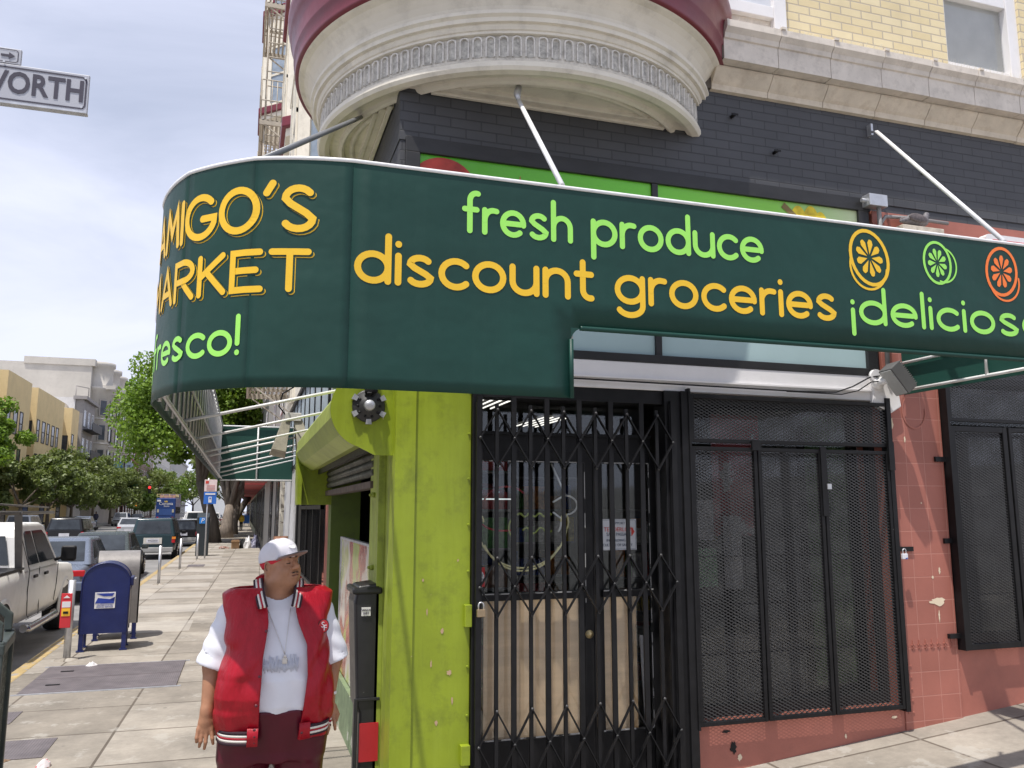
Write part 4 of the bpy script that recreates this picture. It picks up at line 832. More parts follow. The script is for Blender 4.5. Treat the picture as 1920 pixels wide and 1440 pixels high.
text('lettering', 'V', INK, cd, FACE(2.43, dY+.005, 2.082), .025)
al = thing('alarm_sticker', 'red sticker with a white circle reading BAY ALARM beside the padlock', 'sticker', (1.56, dY, 1.45))
MB().box(1.515, 1.585, dY-.006, dY-.004, 1.43, 1.56).build('sheet', M('sticker_red', (.6, .04, .04), bump=0), al)
MB().add([(1.55+.031*math.cos(a*PI/12), dY-.009, 1.495+.04*math.sin(a*PI/12)) for a in range(24)], [tuple(range(24))]).build('white_circle', WHITEP, al, recalc=False)
text('lettering', 'BAY', SIGNB, al, FACE(1.55, dY-.012, 1.505), .028); text('lettering', 'ALARM', SIGNB, al, FACE(1.55, dY-.012, 1.48), .015)
# ---- fixtures on the front wall
def floodlight(name, label, c, rot, sc_, mats=(BLK2, GALV)):
    t = thing(name, label, 'floodlight', c, world=False); t.rotation_euler = rot; t.scale = (sc_,)*3
    hb = MB().prism([(-.11, -.05), (-.13, .03), (-.09, .06), (.09, .06), (.13, .03), (.11, -.05)], lambda u, v, d: (u, v, -.08+d), .16).build('lamp_housing', mats[0], t, bevel=.006)
    f = MB()
    for k in range(12): f.box(-.1+k*.017, -.095+k*.017, -.062, -.05, -.07, .07)
    f.build('cooling_fins', mats[0], hb)
    MB().box(-.1, .1, .058, .066, -.065, .065).build('lamp_glass', M('flood_glass', (.5, .52, .5), rough=.2), hb)
    MB().tube([(0, -.02, .08), (0, -.03, .15)], .016, 8).lathe([(0, 0), (.045, 0), (.05, .03), (0, .03)], (0, -.03, .15), 16).build('bracket', mats[1], t)
ft = thing('floodlight', 'dark grey finned floodlight at the right end of the white fascia', 'floodlight', (4.80, YF-.1, 2.96))
m4 = frame((4.80, YF-.23, 2.955), (.79, 0, .62), (.62, -.05, -.79)); FG = M('flood_grey', (.10, .10, .10), rough=.5)
fb = MB().box(-.055, .055, -.08, .06, -.12, .12, m4).build('lamp_housing', FG, ft, bevel=.006)
f = MB()
for k in range(13): f.box(.055, .072, -.075, .055, -.112+k*.0175, -.105+k*.0175, m4)
for k in range(13): f.box(-.04, .05, -.092, -.08, -.112+k*.0175, -.105+k*.0175, m4)
f.build('cooling_fins', FG, fb); MB().box(-.062, -.055, -.07, .05, -.11, .11, m4).build('lamp_glass', M('flood_glass', (.45, .46, .45), rough=.2), fb)
MB().tube([(4.74, YF-.05, 2.94), (4.75, YF-.17, 2.95)], .03, 10).lathe([(0, 0), (.055, .0), (.05, -.03), (0, -.035)], (4.74, YF-.06, 2.94), 16, axis='y').build('bracket', WPIPE, ft)
rp = random.Random(21)
def flake(cx, cz, rx, rz, y, nm, mat, n=18):
    return MB().add([(cx+rx*rp.uniform(.55, 1.1)*math.cos(2*PI*i/n), y, cz+rz*rp.uniform(.5, 1.1)*math.sin(2*PI*i/n)) for i in range(n)], [tuple(range(n))]).build(nm, mat, bld, recalc=False)
PEEL = M('peeled_plaster', (.74, .62, .45), rough=.8, var=.1)
for cx, cz, rx, rz in ((5.235, 1.235, .085, .04), (5.235, 1.12, .008, .05), (5.20, 1.42, .012, .015), (5.27, 1.47, .010, .03), (5.14, 2.0, .008, .008), (5.02, 2.5, .01, .03), (4.90, 2.62, .02, .06)): flake(cx, cz, rx, rz, YF-.0125, 'peeled_paint', PEEL)
for cx, cz, rx, rz in ((3.35, .30, .03, .05), (3.30, .41, .04, .012)): flake(cx, cz, rx, rz, YF-.004, 'paint_hole', BLK2)
for cx, cz, rx, rz in ((3.4, .23, .02, .03), (3.85, .18, .012, .012), (4.3, .30, .01, .02), (4.75, .40, .03, .012)): flake(cx, cz, rx, rz, YF-.003, 'peeled_paint', PEEL)
CHP = M('bare_patch', (.52, .36, .22), rough=.8)
for cx, cz, rx, rz in ((1.25, 1.18, .012, .022), (1.18, .98, .006, .03), (1.30, .92, .02, .02), (1.12, 1.5, .007, .012), (1.35, 1.62, .006, .01), (1.22, .62, .012, .018), (1.32, .75, .006, .03), (1.15, 1.3, .005, .03)): flake(cx, cz, rx, rz, YF-.003, 'scraped_paint', CHP)
P_(MB().tube([(4.72, YF-.06, 2.99), (4.72, YF-.09, 2.99)], .055, 18), 'conduit_rose', WHITEP)
cb = MB()
cb.tube([(1.45, YF-.045, 2.862), (2.5, YF-.055, 2.852), (4.0, YF-.055, 2.842), (4.35, YF-.06, 2.85), (4.5, YF-.07, 2.9), (4.66, YF-.08, 2.98), (4.74, YF-.1, 2.99)], .006, 6)
cb.tube([(3.9, YF-.055, 2.838), (4.4, YF-.06, 2.835), (4.55, YF-.07, 2.87), (4.66, YF-.09, 2.94), (4.76, YF-.12, 2.95)], .005, 6)
tag(cb.build('power_cable', BLK2), 'black cables drooping along the white fascia to the floodlight', 'cable')
jb = MB().box(4.74, 4.92, YF-.12, YF-.031, 4.40, 4.50).tube([(4.70, YF-.07, 4.45), (4.74, YF-.07, 4.45)], .02, 8).build('junction_box', GALV, bevel=.004); tag(jb, 'small galvanised junction box at the right end of the produce posters', 'junction box')
cd_ = MB(); cd_.tube([(4.86, YF-.08, 4.40), (4.86, YF-.08, 4.2), (4.84, YF-.08, 3.0)], .018, 8); cd_.tube([(4.86, YF-.06, 4.0), (4.87, YF-.06, 4.25), (4.94, YF-.06, 4.34), (5.2, YF-.05, 4.36), (5.6, YF-.05, 4.355)], .016, 8)
tag(cd_.build('conduit', M('conduit_grey', (.28, .27, .26), rough=.5)), 'grey conduit bending over the pink wall behind the pigeon', 'conduit')
wb = MB().box(4.98, 5.4, YF-.2, YF-.02, 4.05, 4.235).build('timber_block', M('raw_timber', (.62, .55, .45), rough=.8, var=.25, vs=10, dirt=.6), bevel=.004); tag(wb, 'weathered pale timber block under the pigeon, just above the awning', 'timber block')
s5 = thing('wall_sign', 'white wall sign with a red border just above the awning at the right edge', 'sign', (6.1, YF, 4.1))
MB().prism(rrect(5.93, 7.6, 3.7, 4.28, .04)[:-1], lambda u, v, d: (u, YF-.12+d, v), .08).build('sign_board', WHITEP, s5)
MB().box(6.0, 7.5, YF-.125, YF-.121, 4.16, 4.235).build('red_band', M('sign_red', (.55, .02, .04)), s5)
# wall hooks / studs
st = MB()
for x, z in ((3.55, 5.03), (3.93, 4.78), (5.42, 4.80)): st.tube([(x, YF, z), (x, YF-.05, z)], .014, 8).box(x-.03, x+.03, YF-.055, YF-.05, z-.008, z+.008)
P_(st, 'wall_studs', BLK2)
# ---- pigeon
def surfnets(f, lo, hi, h):
    ax = [np.arange(lo[i], hi[i]+h, h, dtype=np.float32) for i in range(3)]
    X, Y, Z = np.meshgrid(*ax, indexing='ij'); V = f(X, Y, Z); ins = V < 0; nx, ny_, nz_ = V.shape
    corners = [(i, j, k) for i in (0, 1) for j in (0, 1) for k in (0, 1)]
    c = sum(ins[i:nx-1+i, j:ny_-1+j, k:nz_-1+k].astype(np.int8) for i, j, k in corners); act = (c > 0) & (c < 8)
    idx = -np.ones(act.shape, dtype=np.int64); cells = np.argwhere(act); idx[act] = np.arange(len(cells))
    acc = np.zeros((len(cells), 3)); cnt = np.zeros(len(cells))
    for a in range(8):
        for b in range(a+1, 8):
            ca, cb_ = corners[a], corners[b]
            if sum(x != y for x, y in zip(ca, cb_)) != 1: continue
            va = V[cells[:, 0]+ca[0], cells[:, 1]+ca[1], cells[:, 2]+ca[2]]; vb = V[cells[:, 0]+cb_[0], cells[:, 1]+cb_[1], cells[:, 2]+cb_[2]]
            m = (va < 0) != (vb < 0); t = np.where(m, va/np.where(m, va-vb, 1), 0)
            for d in range(3): acc[:, d] += np.where(m, ca[d]+(cb_[d]-ca[d])*t, 0)
            cnt += m
    P = (cells+acc/cnt[:, None])*h+np.array([a[0] for a in ax]); F = []
    for d in range(3):
        e = [0, 0, 0]; e[d] = 1; A = ins[:nx-e[0], :ny_-e[1], :nz_-e[2]]; B = ins[e[0]:, e[1]:, e[2]:]; ed = np.argwhere(A != B)
        u, v = [(1, 2), (2, 0), (0, 1)][d]
        ok = (ed[:, u] > 0) & (ed[:, v] > 0) & (ed[:, u] < V.shape[u]-1) & (ed[:, v] < V.shape[v]-1); ed = ed[ok]; q = []
        for du, dv in ((-1, -1), (0, -1), (0, 0), (-1, 0)):
            g = ed.copy(); g[:, u] += du; g[:, v] += dv; q.append(idx[g[:, 0], g[:, 1], g[:, 2]])
        q = np.stack(q, 1); fl_ = A[ed[:, 0], ed[:, 1], ed[:, 2]]; q[~fl_] = q[~fl_][:, ::-1]; F.append(q)
    F = np.concatenate(F); return P, F[(F >= 0).all(1)]
def ell(X, Y, Z, c, r, yaw=0, pitch=0):
    x, y, z = X-c[0], Y-c[1], Z-c[2]
    if yaw: x, y = x*math.cos(yaw)+y*math.sin(yaw), -x*math.sin(yaw)+y*math.cos(yaw)
    if pitch: y, z = y*math.cos(pitch)+z*math.sin(pitch), -y*math.sin(pitch)+z*math.cos(pitch)
    k = np.sqrt((x/r[0])**2+(y/r[1])**2+(z/r[2])**2); return (k-1)*min(r)
def cap_(X, Y, Z, a, b, ra, rb=None):
    rb = ra if rb is None else rb; a = np.array(a, float); b = np.array(b, float); d = b-a; L2 = (d*d).sum()+1e-12
    t = np.clip(((X-a[0])*d[0]+(Y-a[1])*d[1]+(Z-a[2])*d[2])/L2, 0, 1)
    return np.sqrt((X-a[0]-t*d[0])**2+(Y-a[1]-t*d[1])**2+(Z-a[2]-t*d[2])**2)-(ra+(rb-ra)*t)
def smin(a, b, k): h_ = np.clip(.5+.5*(b-a)/k, 0, 1); return b+(a-b)*h_-k*h_*(1-h_)
def smax(a, b, k): return -smin(-a, -b, k)
pg = thing('pigeon', 'grey pigeon resting on the timber block above the awning', 'pigeon', (5.2, YF-.12, 4.235), world=False); pg.rotation_euler.z = R(8)
def fp(X, Y, Z):
    d = ell(X, Y, Z, (0, 0, .075), (.115, .055, .052)); d = smin(d, cap_(X, Y, Z, (.08, 0, .09), (.12, 0, .135), .036, .022), .03)
    d = smin(d, ell(X, Y, Z, (.127, 0, .15), (.024, .02, .02)), .012); d = smin(d, cap_(X, Y, Z, (-.06, 0, .075), (-.19, 0, .045), .034, .012), .03)
    d = smin(d, cap_(X, Y, Z, (.145, 0, .148), (.168, 0, .14), .006, .003), .006); return d
P, F = surfnets(fp, (-.24, -.08, 0), (.2, .08, .2), .005)
npmesh('body', P, F, M('pigeon_feather', (.16, .15, .16), rough=.6, var=.45, vs=22, bs=120), pg)
m = MB()
for s_y in (-1, 1): m.tube([(.01, s_y*.02, .04), (.01, s_y*.022, .0)], .005, 6)
m.build('leg', M('pigeon_leg', (.4, .12, .1)), pg)
for s_y in (-1, 1):
    P, F = surfnets(lambda X, Y, Z: ell(X, Y, Z, (-.035, s_y*.045, .08), (.11, .016, .038), 0, 0), (-.16, -.09, .02), (.1, .09, .14), .006)
    npmesh('wing', P, F, M('pigeon_wing', (.12, .10, .10), rough=.6, var=.4, vs=40), pg)
# ================================================================ THE AWNING
YA, XA, RA = 3.82, -.49, .92; ZB, ZM, ZT = 2.5, 2.86, 3.60; YEND = 17.3; XEND = 5.02
cxA, cyA = XA+RA, YA+RA
ribs = [0, 29, 55, 90]
def pol(a): return Vector((cxA-RA*math.sin(R(a)), cyA-RA*math.cos(R(a))))
ARC = []      # (s, point, normal)
def build_path():
    pts = []; 
    pts.append((Vector((XEND, YA)), Vector((0, -1)))); pts.append((Vector((1.54, YA)), Vector((0, -1)))); pts.append((pol(0), Vector((0, -1))))
    for a, b in zip(ribs, ribs[1:]):
        A, B = pol(a), pol(b); ch = (B-A); L_ = ch.length; nn = Vector((ch.y, -ch.x)).normalized()
        if nn.dot(A-Vector((cxA, cyA))) < 0: nn = -nn
        sag = RA*(1-math.cos(R((b-a)/2)))*.62
        for i in range(1, 11):
            t = i/10; p = A+ch*t+nn*sag*4*t*(1-t); tan = (ch+nn*sag*4*(1-2*t)).normalized(); n_ = Vector((tan.y, -tan.x)); n_ = n_ if n_.dot(nn) > 0 else -n_
            pts.append((p, n_))
    pts.append((Vector((XA, YEND)), Vector((-1, 0))))
    s = 0; out = [(0., pts[0][0], pts[0][1])]
    for (p0, _), (p1, n1) in zip(pts, pts[1:]): s += (p1-p0).length; out.append((s, p1, n1))
    return out
ARC = build_path(); S0 = XEND-cxA     # arc length where the curve starts
def amap(s, z, lift):
    "s measured leftwards from the straight/curve seam (negative = on the straight front)"
    s += S0
    for (s0, p0, n0), (s1, p1, n1) in zip(ARC, ARC[1:]):
        if s <= s1 or s1 == ARC[-1][0]:
            t = (s-s0)/(s1-s0); p = p0.lerp(p1, t); n_ = (n1 if (s1-s0) > .3 else n0.lerp(n1, t)).normalized(); return (p.x+n_.x*lift, p.y+n_.y*lift, z)
aw = thing('awning', 'long dark green canvas awning band reading discount groceries, curving round the corner', 'awning', (0, YA, ZB))
# canvas: grid strips; thickness given by solidify
cv = MB(); cols = []
def zrow(x_front): return
svals = sorted(set([round(s, 5) for s, _, _ in ARC]+[round(S0-(4.59-.18*k), 5) for k in range(26)]+[round(ARC[-2][0]+k*1.2, 5) for k in range(1, 11)])); svals = [s for s in svals if 0 <= s < ARC[-1][0]-1e-3]+[ARC[-1][0]]
def pt(s):
    for (s0, p0, n0), (s1, p1, n1) in zip(ARC, ARC[1:]):
        if s <= s1+1e-6 or s1 == ARC[-1][0]: t = (s-s0)/(s1-s0); return p0.lerp(p1, t)
sCut = XEND-1.54
zs_full = [ZB, ZB+.06, ZB+.18, ZM, 3.0, 3.25, 3.5, 3.58, ZT]; zi = zs_full.index(ZM)
seamS = [S0]+[ARC[2+10*k][0] for k in (1, 2)]
grid = {}
def vid(s, z, tag_):
    k = (round(s, 4), round(z, 4), tag_)
    if k not in grid:
        p = pt(s); grid[k] = len(cv.v); cv.v.append((p.x, p.y, z))
    return grid[k]
seamset = [round(s, 4) for s in seamS]
for s0, s1 in zip(svals, svals[1:]):
    low = s0 >= sCut-1e-4
    t0 = 'b' if round(s0, 4) in seamset else 'a'; t1 = 'a'
    rows = zs_full if low else zs_full[zi:]
    for z0, z1 in zip(rows, rows[1:]):
        cv.f.append((vid(s0, z0, t0), vid(s1, z0, t1), vid(s1, z1, t1), vid(s0, z1, t0))); cv.sm.append(True)
can = cv.build('canvas', DGREEN, aw, recalc=False)
sol = can.modifiers.new('thick', 'SOLIDIFY'); sol.thickness = .004; sol.offset = 0
# rounded inner corner patch of the cut and inner lining (the back side reads lighter)
k = .07; m = MB(); m.prism([(1.54, ZM), (1.54, ZM-k)]+[(1.54+k-k*math.cos(R(a)), ZM-k+k*math.sin(R(a))) for a in range(15, 90, 15)]+[(1.54+k, ZM)], lambda u, v, d: (u, YA-.002+d, v), .004); m.build('corner_patch', DGREEN, aw)
# hem piping top (pale) and bottom
def path3(z, s0, s1, off=0): 
    q = [s for s in svals if s0 < s < s1]; return [(*pt(s), z) for s in [s0]+q+[s1]]
MB().tube(path3(ZT+.002, 0, ARC[-1][0]), .0105, 8).build('top_rail', WPIPE, aw)
MB().tube(path3(ZB, sCut, ARC[-1][0]), .016, 8).tube(path3(ZM, 0, sCut-.05), .013, 8).tube([(1.54, YA, ZB), (1.54, YA, ZM-.06)], .013, 8).build('bottom_hem', DGREEN, aw)
# frame of galvanised pipe on the inside
def inset(s, d):
    for (s0, p0, n0), (s1, p1, n1) in zip(ARC, ARC[1:]):
        if s <= s1+1e-6 or s1 == ARC[-1][0]: t = (s-s0)/(s1-s0); p = p0.lerp(p1, t); n_ = n1 if (s1-s0) > .3 else n0.lerp(n1, t); return p-n_.normalized()*d
fm = MB(); allp = [s for s in svals if s > sCut]
for z, dd in ((ZB+.05, .06), (ZB+.42, .045), (ZT-.06, .045)): fm.tube([(*inset(s, dd), z) for s in allp], .013, 8)
fm.tube([(*inset(s, .045), ZM+.04) for s in svals if s < sCut+.01], .013, 8)
fm.build('frame_rails', GALV, aw)
for k in range(28):
    s = ARC[-2][0]+.1+k*.44
    if s < ARC[-1][0]-.05: p = inset(s, .03); MB().tube([(p.x, p.y, ZB+.03), (p.x, p.y, ZT-.03)], .013, 6).build('frame_upright', GALV, aw)
for s in [0.05, .9, 1.8, 2.7, sCut-.02]+[S0]+seamS[1:]: p = inset(s, .06); MB().tube([(p.x, p.y, (ZB if s > sCut-.1 else ZM)+.03), (p.x, p.y, ZT-.03)], .013, 6).build('frame_upright', GALV, aw)
for y in (4.6, 6.4, 8.0, 9.8, 10.6, 12.2, 13.8, 15.4, 17.0): MB().tube([(XA+.05, y, ZB+.08), (XL, y, ZB+.42 if y > 6 else ZB+.35)], .012, 8).build('cross_tube', WPIPE, aw)
MB().tube([(XA+.35, 5.0, ZB+.25), (.6, 5.9, 3.2)], .011, 8).tube([(XA+.05, 6.4, ZT-.1), (XL, 6.4, ZT-.1)], .012, 8).tube([(XA+.05, 9.8, ZT-.1), (XL, 9.8, ZT-.1)], .012, 8).build('brace_tube', WPIPE, aw)
MB().box(XA, XL-.02, YEND-.01, YEND+.01, ZB, ZT).build('end_panel', DGREEN2, aw)
MB().tube([(XA+.03, YEND-.04, ZT-.02), (XL-.03, YEND-.04, ZT-.02)], .016, 6).tube([(XA+.03, YEND-.04, ZB+.02), (XL-.03, YEND-.04, ZB+.02)], .016, 6).tube([(.22, YEND-.04, ZB), (.22, YEND-.04, ZT)], .016, 6).build('end_frame', WPIPE, aw)
# right return panel
MB().box(XEND-.01, XEND+.01, YA, YF-.05, ZM, ZT).build('return_panel', DGREEN2, aw)
MB().tube([(XEND-.03, YF-.06, ZM+.03), (XEND-.03, YA+.03, ZM+.03)], .012, 8).tube([(XEND-.03, YF-.06, ZM+.25), (XEND-.03, 4.5, ZM+.25), (XEND-.03, 4.5, ZM+.03)], .012, 8).build('return_frame', WPIPE, aw)
# struts to the wall
sr = tag(MB().tube([(1.50, YA, ZT+.01), (1.66, 5.02, 4.70)], .015, 10).build('strut', WPIPE, aw), 'white strut rising to the bay')
MB().tube([(1.66, 5.02, 4.70), (1.655, 5.04, 4.76), (1.70, 5.12, 4.88)], [.012, .026, .02], 8).build('strut_bracket', GALV, sr)
sr = tag(MB().tube([(4.47, YA, ZT+.01), (4.84, 5.22, 5.03)], .015, 10).build('strut', WPIPE, aw), 'white strut rising to the grey brick wall')
MB().tube([(4.84, 5.22, 5.03), (4.86, 5.30, 5.07)], .01, 8).box(4.865, 4.885, YF-.05, YF, 5.05, 5.15).build('strut_bracket', GALV, sr)
sr = tag(MB().tube([(-.02, 4.0, ZT+.01), (.72, 5.9, 4.86)], .016, 10).build('strut', M('dark_strut', (.16, .17, .18), rough=.4), aw), 'dark strut under the left of the bay')
# lettering. seam at px655; s increases leftwards, so text runs with -s
def amap_t(u, v, lift): return amap(-u, v, lift)           # u rightwards from the seam
def front(txt, xa, xb, zb, H, wd, mat, name):
    it, w_ = word_strokes(txt, H, xa-cxA+wd*H/2, zb, total=(xb-xa-wd*H), wd=wd); 
    return letters(name, [(P, w_) for P in it], amap_t, mat, aw)
front('fresh', .965, 1.555, 3.315, .23, .125, LIM, 'lettering_fresh'); front('produce', 1.655, 2.70, 3.315, .24, .125, LIM, 'lettering_produce')
front('discount', .445, 1.675, 3.02, .26, .125, YEL, 'lettering_discount'); front('groceries', 1.785, 3.17, 3.02, .255, .125, YEL, 'lettering_groceries')
front('\u00a1delicioso!', 3.265, 4.80, 3.015, .235, .125, LIM, 'lettering_delicioso')
def fruit(cx, cz, r_, mat, name, tilt, back):
    u0 = cx-cxA; it = []; q = []
    E_ = [(u0+math.cos(R(tilt))*r_*.78*math.cos(R(a))-math.sin(R(tilt))*r_*math.sin(R(a)), cz+math.sin(R(tilt))*r_*.78*math.cos(R(a))+math.cos(R(tilt))*r_*math.sin(R(a))) for a in range(0, 361, 12)]
    it.append((E_, r_*.13))
    bx, bz = back; e2 = [(u0+bx*r_+r_*.8*math.cos(R(a)), cz+bz*r_+r_*.86*math.sin(R(a))) for a in range(0, 361, 12)]
    side = [p for p in e2 if ((p[0]-u0)**2/(r_*.84)**2+(p[1]-cz)**2/(r_*1.0)**2) > 1.0]
    ang = math.degrees(math.atan2(bz, bx)); e3 = [(u0+bx*r_*1+r_*.78*math.cos(R(a)), cz+bz*r_+r_*.84*math.sin(R(a))) for a in range(int(ang-95), int(ang+96), 10)]
    it.append((e3, r_*.085))
    lt = letters(name, it, amap_t, mat, aw); m_ = MB()
    for k in range(9):
        a0, a1 = 40*k+5, 40*k+35; pts = []
        for rad, a in ((.12, (a0+a1)/2), (.56, a0+1), (.68, a0+8), (.70, (a0+a1)/2), (.68, a1-8), (.56, a1-1)):
            xx, zz = rad*r_*.80*math.cos(R(a)), rad*r_*math.sin(R(a)); c_, s_1 = math.cos(R(tilt)), math.sin(R(tilt))
            pts.append(amap_t(u0+xx*c_-zz*s_1, cz+xx*s_1+zz*c_, .0042))
        m_.add(pts, [tuple(range(6))])
    m_.build('segments', mat, lt, recalc=False)
fruit(3.42, 3.405, .165, YEL, 'lemon_emblem', 18, (-.06, -.32)); fruit(3.92, 3.42, .128, LIM, 'lime_emblem', 5, (.34, -.08)); fruit(4.42, 3.41, .152, ORG, 'orange_emblem', -12, (.10, -.38))
# curved corner lettering with an offset outline, as on the photograph
def caps(txt, ua, ub, zb, H, wd, nm):
    it, w_ = word_strokes(txt, H, ua+wd*H/2, zb, total=ub-ua-wd*H, wd=wd)
    letters(nm+'_shade', [([(u+.011, v-.011) for u, v in P], w_*1.08) for P in it], amap_t, YEL, aw, lift=.003)
    letters(nm+'_gap', [([(u+.0065, v-.0065) for u, v in P], w_*1.1) for P in it], amap_t, DGREEN, aw, lift=.0055)
    letters(nm, [(P, w_) for P in it], amap_t, YEL, aw, lift=.008)
caps("AMIGO'S", -1.345, -.165, 3.25, .235, .15, 'lettering_amigos'); caps('MARKET', -1.43, -.18, 2.96, .21, .15, 'lettering_market')
it_, w_ = word_strokes('\u00a1fresco!', .20, -1.375, 2.665, total=.86, wd=.13); letters('lettering_fresco', [(P, w_) for P in it_], amap_t, LIM, aw)
# floodlight pair hanging inside the awning
t = thing('twin_floodlight', 'pair of weathered floodlights hanging from the awning frame over the side street', 'floodlight', (.49, 10.5, 2.85))
lm = M('flood_weathered', (.30, .28, .21), rough=.5, var=.35, vs=8, dirt=.5)
for s1, nm in ((-1, 0), (1, 1)):
    M4 = Matrix.Translation((.53+s1*.11, 10.5, 2.84)) @ Matrix.Scale(1.4, 4) @ Matrix.Rotation(R(12*-s1), 4, 'Y') @ Matrix.Rotation(R(-10), 4, 'X')
    l_ = MB().add([tuple(M4 @ Vector(p)) for p in ((-.06, -.1, -.16), (.06, -.1, -.16), (.07, .1, -.17), (-.07, .1, -.17), (-.035, -.05, .14), (.035, -.05, .14), (.035, .06, .14), (-.035, .06, .14))], [(0, 1, 2, 3), (4, 5, 6, 7), (0, 1, 5, 4), (1, 2, 6, 5), (2, 3, 7, 6), (3, 0, 4, 7)]).build('lamp_housing', lm, t, bevel=.006)
    MB().add([tuple(M4 @ Vector(p)) for p in ((-.05*s1-.068*s1, -.08, -.13), (-.05*s1-.068*s1, .08, -.13), (-.075*s1, .05, .11), (-.075*s1, -.04, .11))], [(0, 1, 2, 3)]).build('lamp_glass', M('flood_glass2', (.5, .48, .36), rough=.2), l_)
MB().box(.44, .63, 10.43, 10.5, 3.02, 3.12).build('mount_box', M('flood_box', (.62, .6, .55), dirt=.3), t, bevel=.006)
MB().tube([(.44, 10.48, 3.1), (.36, 10.47, 3.2), (.4, 10.4, 3.35), (.6, 10, 3.44), (.8, 9.4, 3.46), (.93, 8.8, 3.5)], .009, 6).build('cable', BLK2, t)
floodlight('floodlight', 'small grey floodlight beyond the lime shutter housing', (.66, 9.9, 2.42), (R(60), R(30), R(10)), .8)
tag(MB().tube([(.45, 7.6, 3.05), (.62, 7.6, 3.12)], .02, 8).build('white_lamp_arm', WPIPE), 'short white tube lamp beside the shutter housing', 'lamp')
# fruit panel on the side opening
def Mfruit():
    s = NT('fruit_panel_print'); v = s.co('yzx'); sp_ = s.n('ShaderNodeSeparateXYZ'); m = s.n('ShaderNodeMapping'); m.inputs['Scale'].default_value = (.5, .55, 1); m.inputs['Rotation'].default_value = (0, 0, R(5)); s.l(v, m.inputs[0])
    n = s.noise(m.outputs[0], 2.4, 3, .5); c = s.ramp(n, [(.30, (.30, .42, .06)), (.38, (.45, .50, .10)), (.43, (.5, .10, .05)), (.47, (.34, .02, .02)), (.5, (.62, .5, .42)), (.56, (.66, .62, .55)), (.62, (.5, .52, .2)), (.7, (.2, .32, .05))])
    s.l(c, s.b.inputs['Base Color']); s.b.inputs['Roughness'].default_value = .18; return s.m
fp_ = thing('produce_panel', 'glossy printed panel of peppers and squash closing the lower side opening', 'panel', (.95, 6.4, .42))
MB().box(.955, .975, 6.37, 8.55, .42, 1.66).build('printed_board', Mfruit(), fp_)
MB().box(.945, .985, 8.55, 8.58, .42, 1.68).box(.945, .985, 6.37, 8.55, 1.66, 1.68).build('edge_strip', GALV, fp_)
# black cabinet leaning at the pillar
BKP = M('black_plastic', (.018, .018, .02), rough=.35, var=.3, vs=5, chips=(.3, .3, .3), chip_amt=.72, cs=9, dirt=.2)
ck = thing('black_cart', 'black plastic cart with a white sticker leaning between the panel and the lime pillar', 'cart', (.78, 5.95, 0))
b_ = MB().prism([(.785, .0), (.785, .62), (.765, .66), (.735, 1.33), (.75, 1.42), (.76, 1.44), (.92, 1.46), (.92, 0)], lambda u, v, d: (u, 5.74+d, v), .32).build('cart_body', BKP, ck, bevel=.02, bseg=3)
MB().box(.72, .924, 5.72, 6.08, 1.385, 1.43).build('lid', BKP, b_, bevel=.015)
MB().box(.77, .92, 5.725, 5.738, .70, .72).box(.75, .775, 5.715, 5.735, .05, .72).build('front_rib', BKP, ck, bevel=.004)
MB().box(.79, .915, 5.732, 5.739, .32, .56).build('red_panel', M('red_plastic', (.5, .02, .03), rough=.4), ck)
sk = MB().box(.785, .845, 5.73, 5.738, 1.245, 1.30).build('sticker', WHITEP, ck)
text('lettering', 'VEGAN', SIGNB, sk, FACE(.815, 5.728, 1.284), .019); text('lettering', 'DIET', SIGNB, sk, FACE(.815, 5.728, 1.262), .019)
tag(MB().prism([(.62, 0), (.58, .09), (.80, .16), (.88, 0)], lambda u, v, d: (u, 5.35+d, v), .22).build('ramp_block', M('grey_plastic', (.2, .2, .2), rough=.7, var=.3)), 'grey wedge block on the ground at the foot of the lime pillar', 'block')
# ---- fire escapes on the side street facade
def fire_escape(y0, y1, zs, label, x0=-.05):
    t = thing('fire_escape', label, 'fire escape', (XL, y0, zs[0]), 'fire escapes on the side street facade')
    fm_ = M('escape_paint', (.46, .41, .34), rough=.6, var=.15, dirt=.4, vs=5)
    for z in zs:
        p = MB()
        for k in range(9): x = x0+.06+k*.1; p.box(x, x+.045, y0, y1, z, z+.02)
        p.box(x0, XL, y0, y0+.05, z-.1, z+.02).box(x0, XL, y1-.05, y1, z-.1, z+.02).box(x0, x0+.05, y0+.05, y1-.05, z-.1, z+.02).box(x0+.05, XL, (y0+y1)/2, (y0+y1)/2+.04, z-.06, z); pf = p.build('platform', fm_, t)
        r_ = MB()
        for zz in (.5, 1.0): r_.tube([(XL, y0+.02, z+zz), (x0+.02, y0+.02, z+zz), (x0+.02, y1-.02, z+zz), (XL, y1-.02, z+zz)], .018, 5)
        for k in range(9): x = x0+.02+k*.115; r_.tube([(x, y0+.02, z), (x, y0+.02, z+1.0)], .010, 4).tube([(x, y1-.02, z), (x, y1-.02, z+1.0)], .010, 4)
        for k in range(int((y1-y0)/.16)): y = y0+.1+k*.16; r_.tube([(x0+.02, y, z), (x0+.02, y, z+1.0)], .010, 4)
        r_.build('railing', fm_, t)
        for s1 in (y0+.03, y1-.05): MB().bar((x0+.1, s1, z-.08), (XL, s1, z-.7), .03, .03).build('bracket', fm_, t)
    for z0, z1 in zip(zs, zs[1:]):
        l_ = MB()
        for dx in (.12, .56): l_.tube([(x0+dx, y0+.15, z0), (x0+dx, y0+.15, z1+.1)], .022, 5)
        for k in range(int((z1-z0)/.36)): z = z0+.2+k*.36; l_.tube([(x0+.12, y0+.15, z), (x0+.56, y0+.15, z)], .016, 4)
        l_.build('ladder', fm_, t)
    return t
fire_escape(18.6, 20.9, [4.7, 7.7, 10.7, 13.6, 16.5], 'nearer iron fire escape with ladders, left of the round bay')
